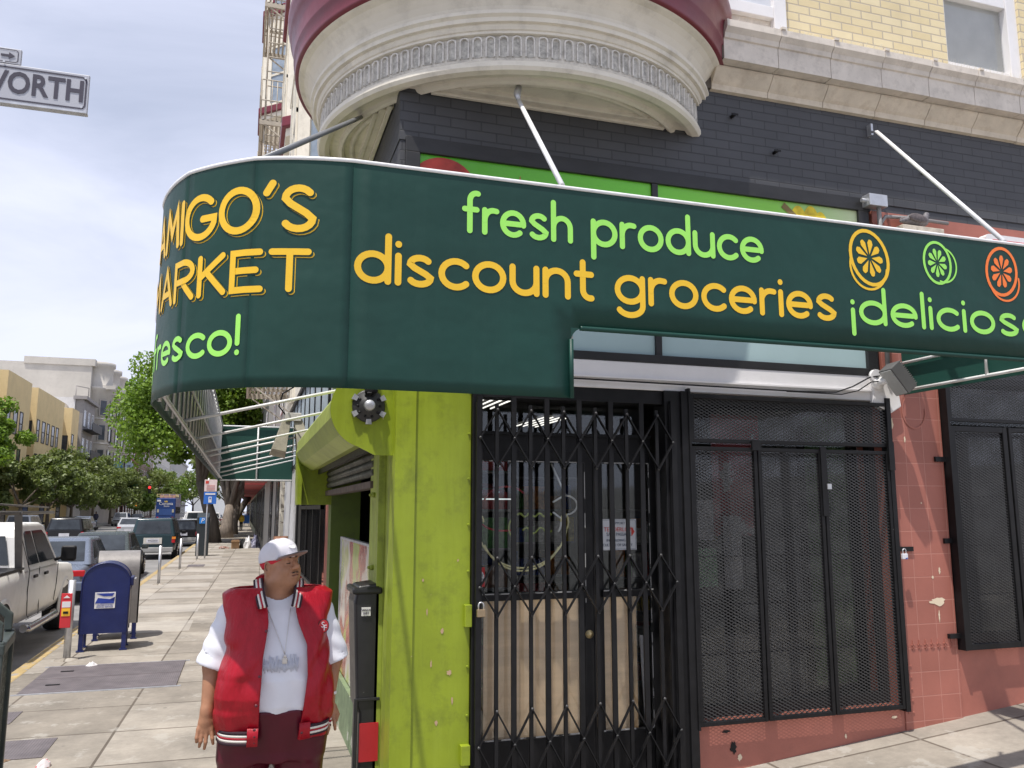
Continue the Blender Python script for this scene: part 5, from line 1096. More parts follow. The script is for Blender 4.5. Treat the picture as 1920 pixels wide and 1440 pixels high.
fire_escape(29, 31.5, [7.0, 10.2, 13.4, 16.6], 'farther iron fire escape partly hidden behind the nearer one', -.1)
# ================================================================ BUILDINGS ALONG BOTH STREET SIDES
def bwin(par, mat, x, y, z, w_, h_, face=1, frm=None, depth=.12):
    "one window facing -X (face=-1) or +X (face=1)"
    f = MB(); xo = x+face*.04
    f.box(x-.02, xo, y, y+.09, z, z+h_).box(x-.02, xo, y+w_-.09, y+w_, z, z+h_).box(x-.02, xo, y+.09, y+w_-.09, z, z+.09).box(x-.02, xo, y+.09, y+w_-.09, z+h_-.09, z+h_).box(x-.02, xo, y+.09, y+w_-.09, z+h_*.5-.04, z+h_*.5+.04)
    o = f.build('window', frm or BLK2, par); MB().box(x+face*.004, x+face*.012, y+.09, y+w_-.09, z+.09, z+h_-.09).build('pane', mat, o); return o
WG = M('window_glass_dark', (.05, .06, .075), rough=.12, var=.5, vs=1.2, bump=0); WGL = M('window_glass_pale', (.32, .36, .42), rough=.15, var=.4, vs=1.2, bump=0)
def block_(name, label, y0, y1, h_, mat, side=-1, depth=14, x=None):
    X = (-20.0 if side < 0 else XL) if x is None else x
    t = thing(name, label, 'building', (X, y0, 0)); X2 = X-depth if side < 0 else X+depth
    MB().box(X, X2, y0, y1, -.2, h_).build('wall', mat, t); return t, X
# yellow stucco building
YSTU = M('yellow_stucco', (.78, .60, .32), rough=.85, var=.07, vs=1, dirt=.15, bs=20, dcol=(.4, .3, .15))
t, X = block_('yellow_building', 'yellow stucco apartment building with scalloped parapet across the street', 56, 111, 11.6, YSTU)
for k, (a, b) in enumerate(((62, 70), (76, 84), (86.5, 98.5), (103, 107))):
    MB().box(X+.0, X+1.3, a, b, 3.6, 13.2).build('bay', YSTU, t)
    for z in (5.0, 8.2): 
        n = int((b-a)/2.1)
        for j in range(n): bwin(t, WG, X+1.3, a+.4+j*2.1, z, 1.35 if j % 2 else 1.1, 2.1)
        sw_ = MB().box(X+.25, X+1.0, a-.04, a+.02, z, z+1.9).build('window', BLK2, t); MB().box(X+.32, X+.93, a-.05, a-.041, z+.08, z+1.82).build('pane', WG, sw_)
for y in (70.8, 73.6, 84.6, 99.2, 101.4, 107.8, 109.4):
    for z in (5.0, 8.2): bwin(t, WG, X, y, z, 1.0, 1.9)
for y in (60, 68, 74, 82, 90, 97, 105): bwin(t, WG, X, y, .6, 2.2, 2.2)
pr = [(56, 11.6)]+[(56+k*1.0, 12.9+1.1*abs(math.sin((k)*PI/11))**.8) for k in range(0, 56)]+[(111, 11.6)]
MB().prism(pr, lambda u, v, d: (X-.3+d, u, v), .3).build('parapet', M('parapet_pale', (.62, .58, .5), var=.06), t)
MB().box(X-14, X+.01, 56, 111, 11.6, 12.0).build('roof', M('roof_grey', (.4, .4, .4)), t)
# narrow white-sided building
WST = M('white_stucco', (.66, .64, .62), rough=.85, var=.08, vs=.8, dirt=.5, bs=20, dcol=(.35, .33, .32)); GST = M('grey_stucco', (.3, .28, .27), rough=.85, var=.12, vs=1, dirt=.3)
t, X = block_('grey_front_building', 'narrow building with white side wall and grey front, next to the yellow one', 111.2, 120, 15.4, WST)
MB().box(X, X+.9, 111.4, 119.8, 3.5, 15.2).build('bay', GST, t); MB().box(X-.2, X+1.3, 111.0, 120.1, 15.2, 15.6).build('cornice', GST, t)
for z in (5.2, 8.6, 12.0):
    for y in (112.2, 115.0, 117.6): bwin(t, WGL, X+.9, y, z, 1.3, 2.0, frm=WHITEP)
    MB().box(X+.9, X+2.0, 112, 119, z-.5, z-.4).box(X+1.95, X+2.0, 112, 119, z-.4, z+.5).build('balcony', BLK2, t)
la = MB(); la.tube([(X-.5, 114, 15.6), (X-.5, 114, 17.2), (X+.6, 116, 17.2), (X+.6, 116, 15.6)], .06, 5); la.build('roof_ladder', GST, t)
# six storey cream block with round bays
OST = M('weathered_cream', (.50, .47, .42), rough=.85, var=.1, vs=.5, dirt=.3, bs=10, dcol=(.3, .28, .26))
t, X = block_('tall_cream_building', 'tall pale six-storey building with a row of round bays and a cornice', 120.5, 152, 21.0, OST, depth=40)
MB().box(X-8, X+.4, 120.3, 152, 20.8, 21.7).build('parapet', OST, t)
for k in range(5):
    yc = 123.5+k*6.2; MB().lathe([(2.0, 3.6), (2.0, 17.6), (2.5, 17.9), (2.5, 18.2), (2.05, 18.3), (2.05, 20.9), (2.3, 21.1), (2.3, 21.6), (0, 21.7)], (X+.2, yc, 0), 20).build('round_bay', OST, t)
    for z in (4.4, 7.7, 11.0, 14.3):
        for a in (-50, 0, 50):
            cx_, cy_ = X+.2+2.03*math.cos(R(a)), yc+2.03*math.sin(R(a)); m4 = Matrix.Translation((cx_, cy_, z)) @ Matrix.Rotation(R(a), 4, 'Z')
            fo = MB().box(-.05, .04, -.55, .55, 0, 2.2, m4).build('window', M('bay_window_frame', (.36, .33, .29)), t); MB().box(.041, .05, -.42, .42, .12, 2.08, m4).build('pane', WG, fo)
        MB().lathe([(2.0, z-.5), (2.12, z-.45), (2.12, z-.3), (2.0, z-.25)], (X+.2, yc, 0), 20).build('string_course', OST, t)
for k in range(14): MB().box(X+.0, X+2.9, 121.5+k*2.2, 121.8+k*2.2, 17.9, 18.4).build('cornice_bracket', OST, t)
la = MB()
for dy in (0, 1.4): la.tube([(X-20, 120.2, 15.8), (X-20+dy, 120.2, 23.0)], .07, 5)
for k in range(8): la.tube([(X-20, 120.2, 16+k*.8), (X-18.6, 120.2, 16+k*.8)], .05, 4)
la.build('roof_ladder', GST, t)
MB().tube([(X-33, 121, 21), (X-33, 121, 26.5)], .06, 5).tube([(X-33.8, 121, 26), (X-32.2, 121, 26)], .04, 4).build('antenna', GST, t)
# brick and other blocks farther along
RBR = M('far_red_brick', (.27, .10, .075), rough=.9, var=.12, vs=1)
def plain(name, label, y0, y1, h_, mat, side=-1, wm=None, x=None, dy=3.2, gl=WG):
    t, X = block_(name, label, y0, y1, h_, mat, side, x=x); f = 1 if side < 0 else -1
    n = int((y1-y0-1)/dy)
    for i in range(n):
        for k in range(int((h_-4)/3.3)): bwin(t, gl, X, y0+1+i*dy, 4.6+k*3.3, 1.3, 2.0, face=f, frm=wm or WHITEP)
        bwin(t, gl, X, y0+.7+i*dy, .5, 2.2, 2.4, face=f)
    MB().box(X-.2 if side > 0 else X-1, X+1 if side > 0 else X+.35, y0, y1, h_-.1, h_+.5).build('cornice', mat, t)
    MB().box(X+f*.01, X+f*.9, y0+.5, y1-.5, 3.1, 3.45).build('shop_canopy', M('shop_canopy_red' if (y0 % 2) else 'shop_canopy_dark', (.35, .03, .03) if (y0 % 2) else (.06, .05, .05)), t)
    return t
plain('brick_building', 'red brick building seen between the tall pale block and the street tree', 153, 177, 17.0, RBR)
plain('brown_building', 'brown building beyond the red brick one on the far side', 178, 205, 14.5, M('brown_stucco', (.2, .12, .09)))
plain('pale_building', 'pale building at the far end of the left side of the street', 206, 250, 16, M('pale_stucco', (.55, .52, .48)))
plain('white_tower', 'white block closing the view between the far tree crowns', 330, 352, 30, M('white_block', (.62, .64, .66)), x=-4, gl=WGL, dy=3.5)
plain('grey_building', 'grey block before the white one, far down the left side', 252, 325, 17, M('grey_block', (.33, .32, .3)))
# our side beyond the market
plain('grey_side_building', 'grey building with a two-tone wall beyond the brick pier on the market side', 22.4, 40, 8.9, M('two_tone_grey', (.27, .26, .24), var=.2), side=1, dy=6)
plain('dark_side_building', 'dark painted building behind the pile of bags on the market side', 40.3, 66, 15, M('dark_side', (.06, .065, .06)), side=1, dy=6)
plain('green_side_building', 'pale green building far along the market side', 66.3, 120, 14, M('pale_green_side', (.33, .36, .27)), side=1, dy=6)
plain('cream_side_building', 'cream building farthest along the market side', 120.3, 240, 16, M('cream_side', (.5, .45, .36)), side=1, dy=9)
# ================================================================ TREES
def Mleaf(name, dark, light, sc_=1.2):
    s = NT(name); g = s.n('ShaderNodeNewGeometry'); n = s.noise(g.outputs['Position'], sc_, 4); r_ = s.n('ShaderNodeTexWhiteNoise'); r_.noise_dimensions = '3D'
    sn = s.n('ShaderNodeVectorMath', operation='SNAP'); sn.inputs[1].default_value = (.22, .22, .22); s.l(g.outputs['Position'], sn.inputs[0]); s.l(sn.outputs[0], r_.inputs[0])
    f = s.math('ADD', s.math('MULTIPLY', s.ramp(n, [(.35, 0.), (.65, 1.)]), .6), s.math('MULTIPLY', r_.outputs[0], .4)); c = s.mixc(f, dark, light)
    s.l(c, s.b.inputs['Base Color']); s.b.inputs['Roughness'].default_value = .5
    tr = s.n('ShaderNodeBsdfTranslucent'); s.l(s.mixc(1., c, (1.1, 1.2, .5), 'MULTIPLY'), tr.inputs[0]); mx = s.n('ShaderNodeMixShader'); mx.inputs[0].default_value = .3
    s.l(s.b.outputs[0], mx.inputs[1]); s.l(tr.outputs[0], mx.inputs[2]); s.l(mx.outputs[0], s.out.inputs[0]); return s.m
LEAF1 = Mleaf('ficus_leaf', (.07, .15, .015), (.27, .40, .045)); LEAF2 = Mleaf('street_tree_leaf', (.09, .125, .035), (.22, .27, .085)); LEAF3 = Mleaf('bright_leaf', (.07, .13, .02), (.20, .30, .05))
BARK = M('bark', (.20, .165, .135), rough=.9, var=.35, vs=6, stretch=(1, 1, .3), bs=30, bump=.8); BARKD = M('bark_dark', (.10, .085, .07), rough=.9, var=.35, vs=6, stretch=(1, 1, .3), bs=30, bump=.8)
def leaves(centres, rad, n, size, mat, parent, seed):
    g = np.random.default_rng(seed); C_ = np.array(centres); k = g.integers(0, len(C_), n); rr = np.array(rad)[k]
    d = g.normal(size=(n, 3)); d /= np.linalg.norm(d, axis=1)[:, None]; q = C_[k]+d*rr[:, None]*(g.random(n)**.45)[:, None]*np.array([1, 1, .8])
    a = g.normal(size=(n, 3)); a += d*.9+np.array([0, 0, .4]); a /= np.linalg.norm(a, axis=1)[:, None]; b = np.cross(a, g.normal(size=(n, 3))); b /= np.linalg.norm(b, axis=1)[:, None]; c = np.cross(a, b)
    s = size*(.6+.8*g.random(n))[:, None]; V = np.stack([q-b*s*.5, q+c*s*.32, q+b*s*.5, q-c*s*.32], 1).reshape(-1, 3)
    return npmesh('crown', V, np.arange(4*n).reshape(-1, 4), mat, parent, smooth=False)
def tree(name, label, base, top, crown_c, crown_r, nclump, nleaf, size, leaf, bark, seed, tr=.25, lean=(0, 0), group='street trees', limbs=5):
    r_ = random.Random(seed); t = thing(name, label, 'tree', base, group); bx, by, bz = base; m = MB()
    fx, fy, fz = bx+lean[0], by+lean[1], top
    m.tube([(bx, by, bz-.1), (bx+lean[0]*.15, by, bz+.35*(top-bz)), (bx+lean[0]*.6, by+lean[1]*.6, bz+.7*(top-bz)), (fx, fy, fz)], [tr*1.35, tr, tr*.85, tr*.7], 10)
    cs = []; rads = []; cc = Vector(crown_c); cr_ = Vector(crown_r)
    for i in range(nclump):
        while True:
            d = Vector((r_.gauss(0, 1), r_.gauss(0, 1), r_.gauss(0, 1))).normalized()
            if d.z > -.75: break
        k = r_.uniform(.45, .95); p = cc+Vector((d.x*cr_.x, d.y*cr_.y, d.z*cr_.z))*k; cs.append(tuple(p)); rads.append(r_.uniform(.55, 1.25)*min(cr_)*.36)
    for i in range(limbs):
        p = Vector(cs[i*len(cs)//limbs]); mid = (Vector((fx, fy, fz))*.55+p*.45)+Vector((r_.uniform(-.3, .3), r_.uniform(-.3, .3), -.2)); m.tube([(fx, fy, fz-.3), mid, p], [tr*.55, tr*.38, tr*.12], 7)
    m.build('trunk', bark, t); leaves(cs, rads, nleaf, size, leaf, t, seed); return t
tree('ficus_tree', 'large dense ficus with bright green crown behind the curved awning', (-1.6, 53, 0), 3.6, (-3.3, 54, 7.7), (3.9, 4.0, 4.2), 90, 70000, .22, LEAF1, BARKD, 1, tr=.38, lean=(-.9, 0), limbs=7)
tree('ficus_tree', 'second ficus with a forked pale trunk behind the parking sign', (-1.05, 61.5, 0), 2.2, (-.4, 64, 8.2), (4.2, 4, 4.2), 46, 14000, .36, LEAF2, BARK, 2, tr=.42, lean=(.15, .5), limbs=9)
tree('ficus_tree', 'third ficus along the market side sidewalk', (-.75, 70, 0), 2.4, (-.6, 72, 7.6), (4, 4, 3.6), 36, 9000, .38, LEAF2, BARK, 3, tr=.38, lean=(.3, .3), limbs=8)
tree('ficus_tree', 'fourth, leaning dark-trunked ficus beside the person in yellow', (-.9, 80, 0), 3.0, (-.4, 82, 7.0), (3.6, 4, 3.2), 30, 7000, .4, LEAF2, BARKD, 4, tr=.36, lean=(1.3, .6), limbs=6)
tree('ficus_tree', 'farthest small tree on the market side sidewalk', (-1.0, 100, 0), 3.0, (-1.0, 100, 6.2), (3.4, 3.5, 2.8), 24, 5000, .4, LEAF3, BARKD, 5, tr=.25)
tree('street_tree', 'bright green tree cut by the left edge of the picture', (-17.2, 67.5, -.1), 3.4, (-17.4, 66.0, 6.6), (2.7, 2.7, 3.1), 34, 15000, .25, LEAF1, BARKD, 10, tr=.2)
for i, (y, cz, rx, rz, lf, lb) in enumerate(((76, 5.2, 3.4, 2.4, LEAF2, 'low round olive green tree next to the bright one at the left edge'), (86, 5.6, 3.6, 2.8, LEAF2, 'second round olive green tree from the left edge'), (97, 6.2, 4.2, 3.2, LEAF2, 'tallest of the olive green trees, below the yellow building'),
        (110, 6.0, 4.0, 3.0, LEAF2, 'olive green tree right of the tallest one, below the narrow grey building'), (124, 5.7, 4.2, 2.9, LEAF2, 'last olive green tree before the blue banners'), (150, 4.6, 3.2, 2.2, LEAF3, 'small light green tree beyond the banners'), (172, 6.6, 5, 4.2, LEAF2, 'large dark tree left of the blue bus'), (196, 7.6, 5.4, 4.6, LEAF3, 'light green tree above the blue bus'))):
    tree('street_tree', lb, (-17.0 if y < 160 else -16.6, y, -.1), 2.4, (-16.9, y, cz-1.2), (rx*1.08, rx*1.2, rz), 36, 11000 if y < 130 else 5000, .33 if y < 130 else .5, lf, BARK, 20+i, tr=.17)
tree('street_tree', 'leafy tree over the parked cars at the far end of the near kerb', (-3.4, 215, -.1), 3.4, (-5.2, 215, 8.2), (6.5, 5, 5), 34, 5000, .6, LEAF3, BARKD, 40, tr=.3)
tree('street_tree', 'dark tree closing the street behind the bus', (-14, 262, -.1), 3.4, (-13.5, 262, 8.6), (7, 5, 5.5), 34, 5000, .7, LEAF2, BARKD, 41, tr=.3)
# ================================================================ VEHICLES
TYRE = M('tyre_rubber', (.018, .018, .018), rough=.8, var=.2); CHROME = M('chrome', (.6, .6, .62), rough=.2, metal=1.); CGL = M('car_glass', (.035, .042, .05), rough=.06, var=.5, vs=2, bump=0)
TAILR = M('tail_lamp_red', (.45, .015, .02), rough=.2, bump=0); AMBER = M('amber_lamp', (.75, .25, .03), rough=.25, bump=0); PLATEW = M('number_plate', (.62, .62, .66), rough=.4, bump=0); HEADW = M('headlight_glass', (.7, .72, .75), rough=.1, bump=0)
def paint(name, c, rough=.25, metal=.0, **k): return M('paint_'+name, c, rough=rough, metal=metal, bump=0, var=.06, **k)
def wheel(par, x, y, r_=.33, w_=.22, rim=CHROME):
    o = MB().lathe([(r_*.62, -w_/2), (r_*.95, -w_/2), (r_, -w_*.35), (r_, w_*.35), (r_*.95, w_/2), (r_*.62, w_/2)], (x, y, r_), 24, axis='x').build('wheel', TYRE, par)
    s_x = 1 if x > 0 else -1
    m = MB().lathe([(0, s_x*w_*.38), (r_*.15, s_x*w_*.4), (r_*.2, s_x*w_*.3), (r_*.56, s_x*w_*.3), (r_*.64, s_x*w_*.48)], (x, y, r_), 24, axis='x')
    for k in range(6):
        a = 2*PI*k/6; m.bar((x+s_x*w_*.36, y+.1*r_*math.cos(a), r_+.1*r_*math.sin(a)), (x+s_x*w_*.42, y+.58*r_*math.cos(a), r_+.58*r_*math.sin(a)), .03, .06, up=(1, 0, 0))
    m.build('rim', rim, o); return o
def loft(sections, smooth=True):
    m = MB(); n = len(sections[0]); vs = [p for s in sections for p in s]
    m.add(vs, [(i*n+k, i*n+(k+1) % n, (i+1)*n+(k+1) % n, (i+1)*n+k) for i in range(len(sections)-1) for k in range(n)], smooth)
    m.add(sections[0], [tuple(range(n))]); m.add(sections[-1], [tuple(range(n))[::-1]]); return m
def ring(y, w_, z0, z1, crown=.03, tuck=.06):
    h_ = z1-z0; P = [(w_-tuck, z0), (w_-.015, z0+h_*.16), (w_, z0+h_*.42), (w_-.01, z0+h_*.72), (w_-.045, z1-.03), (w_-.11, z1), (w_*.5, z1+crown*.7), (0, z1+crown)]
    return [(x, y, z) for x, z in P]+[(-x, y, z) for x, z in P[-2::-1]]
def car(name, label, loc, L_, W, H, pt_, kind='sedan', rev=False, belt=None, group=None, rot=0, tail='red', plate=True, cat='car', far=False):
    t = thing(name, label, cat, loc, group, world=False); t.rotation_euler.z = rot+(PI if rev else 0)
    hw = W/2; y0, y1 = -L_/2, L_/2; wr = .34 if kind != 'sedan' else .32; zb = belt or H*.62; zs = .2
    if kind == 'sedan': secs = [(0, .80, .34, zb-.16), (.05, .92, .26, zb-.04), (.18, .98, .2, zb), (.35, 1, .2, zb+.01), (.68, 1, .2, zb-.0), (.85, .98, .2, zb-.08), (.95, .92, .24, zb-.17), (1, .78, .32, zb-.26)]; cb, cr = (.10, .72), (.26, .54)
    elif kind == 'suv': secs = [(0, .86, .36, zb-.02), (.03, .96, .28, zb), (.2, 1, .24, zb+.01), (.7, 1, .24, zb), (.88, .97, .24, zb-.09), (.97, .92, .27, zb-.16), (1, .8, .34, zb-.26)]; cb, cr = (.012, .74), (.055, .60)
    else: secs = [(0, .9, .36, zb), (.03, .98, .28, zb), (.9, .98, .28, zb), (.97, .94, .3, zb-.1), (1, .8, .34, zb-.3)]; cb, cr = (.01, .86), (.03, .72)
    body = loft([ring(y0+f*L_, hw*k, a, b) for f, k, a, b in secs]).build('body', pt_, t, sub=0 if far else 1)
    yb0, yb1, yr0, yr1 = y0+cb[0]*L_, y0+cb[1]*L_, y0+cr[0]*L_, y0+cr[1]*L_; wb, wt = hw*.93, hw*.76; zr = H
    def cabring(f, k): return None
    CB = [(-wb, yb0, zb-.03), (wb, yb0, zb-.03), (wb, yb1, zb-.03), (-wb, yb1, zb-.03), (-wt, yr0, zr), (wt, yr0, zr), (wt, yr1, zr), (-wt, yr1, zr)]
    cab = MB().add(CB, [(0, 1, 5, 4), (1, 2, 6, 5), (2, 3, 7, 6), (3, 0, 4, 7), (4, 5, 6, 7)]).build('cabin', pt_, t, bevel=.07, bseg=4, shade=True)
    def quad(i, j, k, l, u0, u1, v0, v1, nm, off=.012, par=cab):
        a, b, c, d = [Vector(CB[q]) for q in (i, j, k, l)]; nn = (b-a).cross(d-a).normalized()
        def pp(u, v): return (a.lerp(b, u)).lerp(d.lerp(c, u), v)+nn*off
        P = [pp(u0, v0), pp(u1, v0), pp(u1, v1), pp(u0, v1)]; P2 = [p-nn*.02 for p in P]
        return MB().add(P+P2, [(0, 1, 2, 3), (4, 5, 6, 7), (0, 1, 5, 4), (1, 2, 6, 5), (2, 3, 7, 6), (3, 0, 4, 7)]).build(nm, CGL, par, bevel=.004)
    quad(0, 1, 5, 4, .08, .92, .12, .86, 'rear_window'); quad(2, 3, 7, 6, .08, .92, .1, .88, 'windshield')
    for (i, j, k, l) in ((1, 2, 6, 5), (3, 0, 4, 7)):
        cuts = ((.05, .3), (.33, .62), (.65, .93)) if kind != 'sedan' else ((.14, .5), (.53, .88))
        if i == 3: cuts = tuple((1-b, 1-a) for a, b in cuts)
        for a, b in cuts: quad(i, j, k, l, a, b, .16, .86, 'side_window')
    for sx_ in (-1, 1):
        for yy in (y0+.19*L_, y1-.18*L_): wheel(t, sx_*(hw-.1), yy, wr)
        for yy in (y0+.19*L_, y1-.18*L_):
            MB().lathe([(wr*1.13, -.03), (wr*1.13, .0)], (sx_*(hw-.012), yy, wr), 20, a0=R(0), a1=R(180), axis='x').build('wheel_arch', BLK2, t) if not far else None
        tl = MB(); 
        if kind == 'sedan': tl.box(sx_*(hw-.42), sx_*(hw-.10), y0-.004, y0+.1, zb-.27, zb-.13)
        else: tl.box(sx_*(hw-.19), sx_*(hw-.05), y0-.006, y0+.1, zb-.32, zb-.08)
        tl.build('tail_lamp', TAILR, t, bevel=.02)
        MB().box(sx_*(hw-.42), sx_*(hw-.12), y1-.1, y1+.01, zb-.42, zb-.29).build('headlight', HEADW, t, bevel=.02)
        MB().box(sx_*(hw+.0), sx_*(hw+.2), yb1-.62, yb1-.52, zb-.02, zb+.13).build('mirror', pt_ if kind == 'sedan' else BLK2, t, bevel=.03)
        if not far:
            for yy in (yr0+.28*(yr1-yr0)-.1, yr0+.9*(yr1-yr0)-.1): MB().box(sx_*(hw-.005), sx_*(hw+.02), yy, yy+.16, zb-.13, zb-.10).build('handle', pt_, t)
    for ya, yb in ((y0-.07, y0+.05), (y1-.05, y1+.05)): MB().box(-hw*.88, hw*.88, ya, yb, .32, .52).build('bumper', pt_ if kind == 'sedan' else M('bumper_grey', (.3, .3, .29), rough=.5), t, bevel=.03)
    MB().box(-hw*.7, hw*.7, y1-.02, y1+.02, zb-.38, zb-.30).build('grille', BLK2, t)
    if plate:
        zp = .42 if kind == 'sedan' else zb-.3
        yp = -.075 if kind == 'sedan' else -.02; MB().box(-.24, .24, y0+yp-.01, y0+yp, zp, zp+.16).build('number_plate', PLATEW, t)
    return t
gz = -.16
# pickup truck
WT = paint('truck_white', (.82, .81, .78), rough=.35, dirt=.18, dcol=(.4, .35, .28)); tk = thing('pickup_truck', 'dusty white pickup truck with a ladder rack, cut by the left edge', 'pickup truck', (-3.98, 14.85, gz), world=False)
hw = 1.0; Y0, Y1 = -3.15, 3.05
body = loft([ring(Y0, .96, .62, 1.20), ring(Y0+.05, 1.0, .55, 1.24), ring(-.9, 1.0, .50, 1.25), ring(-.88, 1.0, .48, 1.25), ring(.9, 1.0, .48, 1.22), ring(1.6, 1.0, .50, 1.20), ring(2.0, 1.01, .52, 1.18), ring(2.8, 1.0, .52, 1.13), ring(3.05, .97, .56, 1.04), ring(Y1+.05, .9, .62, .96)]).build('body', WT, tk, bevel=.0)
cabp = [(-.85, 1.2), (-.80, 1.70), (-.72, 1.86), (-.55, 1.90), (.75, 1.90), (.95, 1.86), (1.55, 1.24), (1.6, 1.2)]
secs = []
cab = MB(); w0, w1 = .97, .80
def wv(z): return w0+(w1-w0)*max(0, (z-1.2)/.7)
n = len(cabp); cab.add([(-wv(z), y, z) for y, z in cabp]+[(wv(z), y, z) for y, z in cabp], [tuple(range(n)), tuple(range(2*n-1, n-1, -1))]+[(i, i+1, n+i+1, n+i) for i in range(n-1)], False)
cab = cab.build('cabin', WT, tk, bevel=.05, bseg=3)
def side_quad(pts, name, par, off=.012, mat=CGL):
    for s1 in (-1, 1): MB().add([(s1*(wv(z)+off), y, z) for y, z in pts]+[(s1*(wv(z)-.02), y, z) for y, z in pts], [tuple(range(len(pts))), tuple(range(2*len(pts)-1, len(pts)-1, -1))]+[(i, (i+1) % len(pts), len(pts)+(i+1) % len(pts), len(pts)+i) for i in range(len(pts))]).build(name, mat, par)
side_quad([(-.52, 1.28), (-.50, 1.74), (-.42, 1.78), (-.08, 1.78), (.1, 1.28)], 'rear_side_window', cab); side_quad([(.18, 1.28), (.02, 1.78), (.66, 1.78), (.86, 1.70), (1.28, 1.28)], 'front_side_window', cab)
MB().add([(-.76, -.862, 1.3), (.76, -.862, 1.3), (.68, -.822, 1.72), (-.68, -.822, 1.72)], [(0, 1, 2, 3)]).build('rear_window', CGL, cab)
MB().add([(-.84, 1.545, 1.28), (.84, 1.545, 1.28), (.74, 1.03, 1.82), (-.74, 1.03, 1.82)], [(0, 1, 2, 3)]).build('windshield', CGL, cab)
for s1 in (-1, 1):
    ls = MB()
    for pts in ([(-.66, 1.82), (-.66, 1.2), (-.7, .9), (-.62, .56), (-.5, .5)], [(.14, 1.22), (.12, .5)], [(1.36, 1.2), (1.34, .9), (1.2, .6)], [(-.66, .5), (1.2, .5)]): ls.tube([(s1*((wv(z) if z > 1.2 else 1.0)+.001), y, z) for y, z in pts], .006, 4)
    ls.build('door_gap', BLK2, tk)
    for yy in (-.42, .30):
        MB().box(s1*1.0, s1*1.035, yy, yy+.2, 1.08, 1.13).build('door_handle', BLK2, tk, bevel=.012)
    MB().box(s1*1.06, s1*1.30, 1.16, 1.24, 1.24, 1.50).build('mirror', BLK2, tk, bevel=.05, bseg=3); MB().tube([(s1*.97, 1.2, 1.26), (s1*1.1, 1.2, 1.32)], .03, 6).build('mirror_arm', BLK2, tk)
    MB().tube([(s1*1.03, -.9, .40), (s1*1.06, -.8, .38), (s1*1.06, 1.1, .38), (s1*1.02, 1.2, .4)], .06, 8).build('step_bar', CHROME, tk)
    for yy in (-1.95, 2.15):
        wheel(tk, s1*.86, yy, .40, .27)
        MB().lathe([(.44, -.02), (.50, .0), (.50, .03), (.44, .03)], (s1*.985, yy, .42), 24, a0=R(-10), a1=R(190), axis='x').build('wheel_arch', WT, tk)
        MB().lathe([(.0, .0), (.455, .0)], (s1*1.004, yy, .44), 24, a0=R(0), a1=R(180), axis='x').build('arch_shadow_gap', BLK2, tk)
rk = MB()
for s1 in (-1, 1):
    rk.tube([(s1*.93, -2.9, 2.06), (s1*.93, 1.0, 2.06)], .028, 6).tube([(s1*.93, -2.9, 2.18), (s1*.93, .6, 2.14)], .015, 6)
    rk.bar((s1*.93, -2.6, 1.2), (s1*.93, -2.6, 2.06), .06, .06).bar((s1*.93, -1.0, 1.2), (s1*.93, -1.3, 2.06), .09, .05)
for yy in (-2.8, -1.9, -1.1, -.2, .9): rk.tube([(-.93, yy, 2.06), (.93, yy, 2.06)], .025, 6)
rk.build('ladder_rack', M('rack_metal', (.17, .16, .15), rough=.5, metal=.4, dirt=.4), tk)
MB().box(-.98, .98, -3.14, -.9, 1.24, 1.27).build('bed_rail', BLK2, tk)
# sedans and SUVs
car('parked_sedan', 'grey-blue sedan parked in front of the white pickup, behind the mailboxes', (-4.12, 23.3, gz), 4.8, 1.85, 1.44, paint('grey_blue', (.17, .20, .26), metal=.35), 'sedan')
car('parked_sedan', 'darker green-grey sedan parked beyond the grey-blue one', (-3.95, 29.0, gz), 4.7, 1.8, 1.42, paint('green_grey', (.07, .085, .085), metal=.35), 'sedan')
sv = car('parked_suv', 'dark green older SUV with amber lamps and a grey bumper, parked beyond the sedans', (-3.57, 40.8, gz), 4.6, 1.86, 1.72, paint('dark_green', (.018, .04, .048), rough=.22), 'suv', belt=1.02, cat='suv')
for s1 in (-1, 1): MB().box(s1*.75, s1*.90, -2.32, -2.28, .86, .96).build('amber_lamp', AMBER, sv); MB().tube([(s1*.62, -1.9, 1.76), (s1*.62, .6, 1.76)], .02, 6).build('roof_rail', BLK2, sv)
MB().box(-.36, .36, -2.325, -2.31, .66, .92).build('plate_surround', M('pale_trim', (.55, .53, .48)), sv); text('lettering', '4MZS609', SIGNB, sv, frame((0, -2.345, .80), (1, 0, 0), (0, -1, 0)), .1)
car('parked_car', 'small black car parked just beyond the dark green SUV', (-3.2, 53.3, gz), 3.9, 1.75, 1.50, paint('black', (.01, .01, .012), rough=.18), 'suv', cat='car')
car('parked_car', 'silver car behind the pay station, nearer of the pale ones', (-3.3, 62.5, gz), 4.5, 1.8, 1.45, paint('silver', (.45, .46, .48), metal=.3), 'sedan', cat='car')
car('parked_van', 'white van behind the first ficus trunk', (-3.4, 72, gz), 4.9, 1.95, 1.95, paint('white', (.62, .62, .62)), 'van', cat='van')
car('moving_suv', 'black SUV with red lamps and chrome badge driving in the middle lane', (-8.7, 50.5, gz), 4.6, 1.9, 1.66, paint('black', (.01, .01, .012)), 'suv', cat='suv')
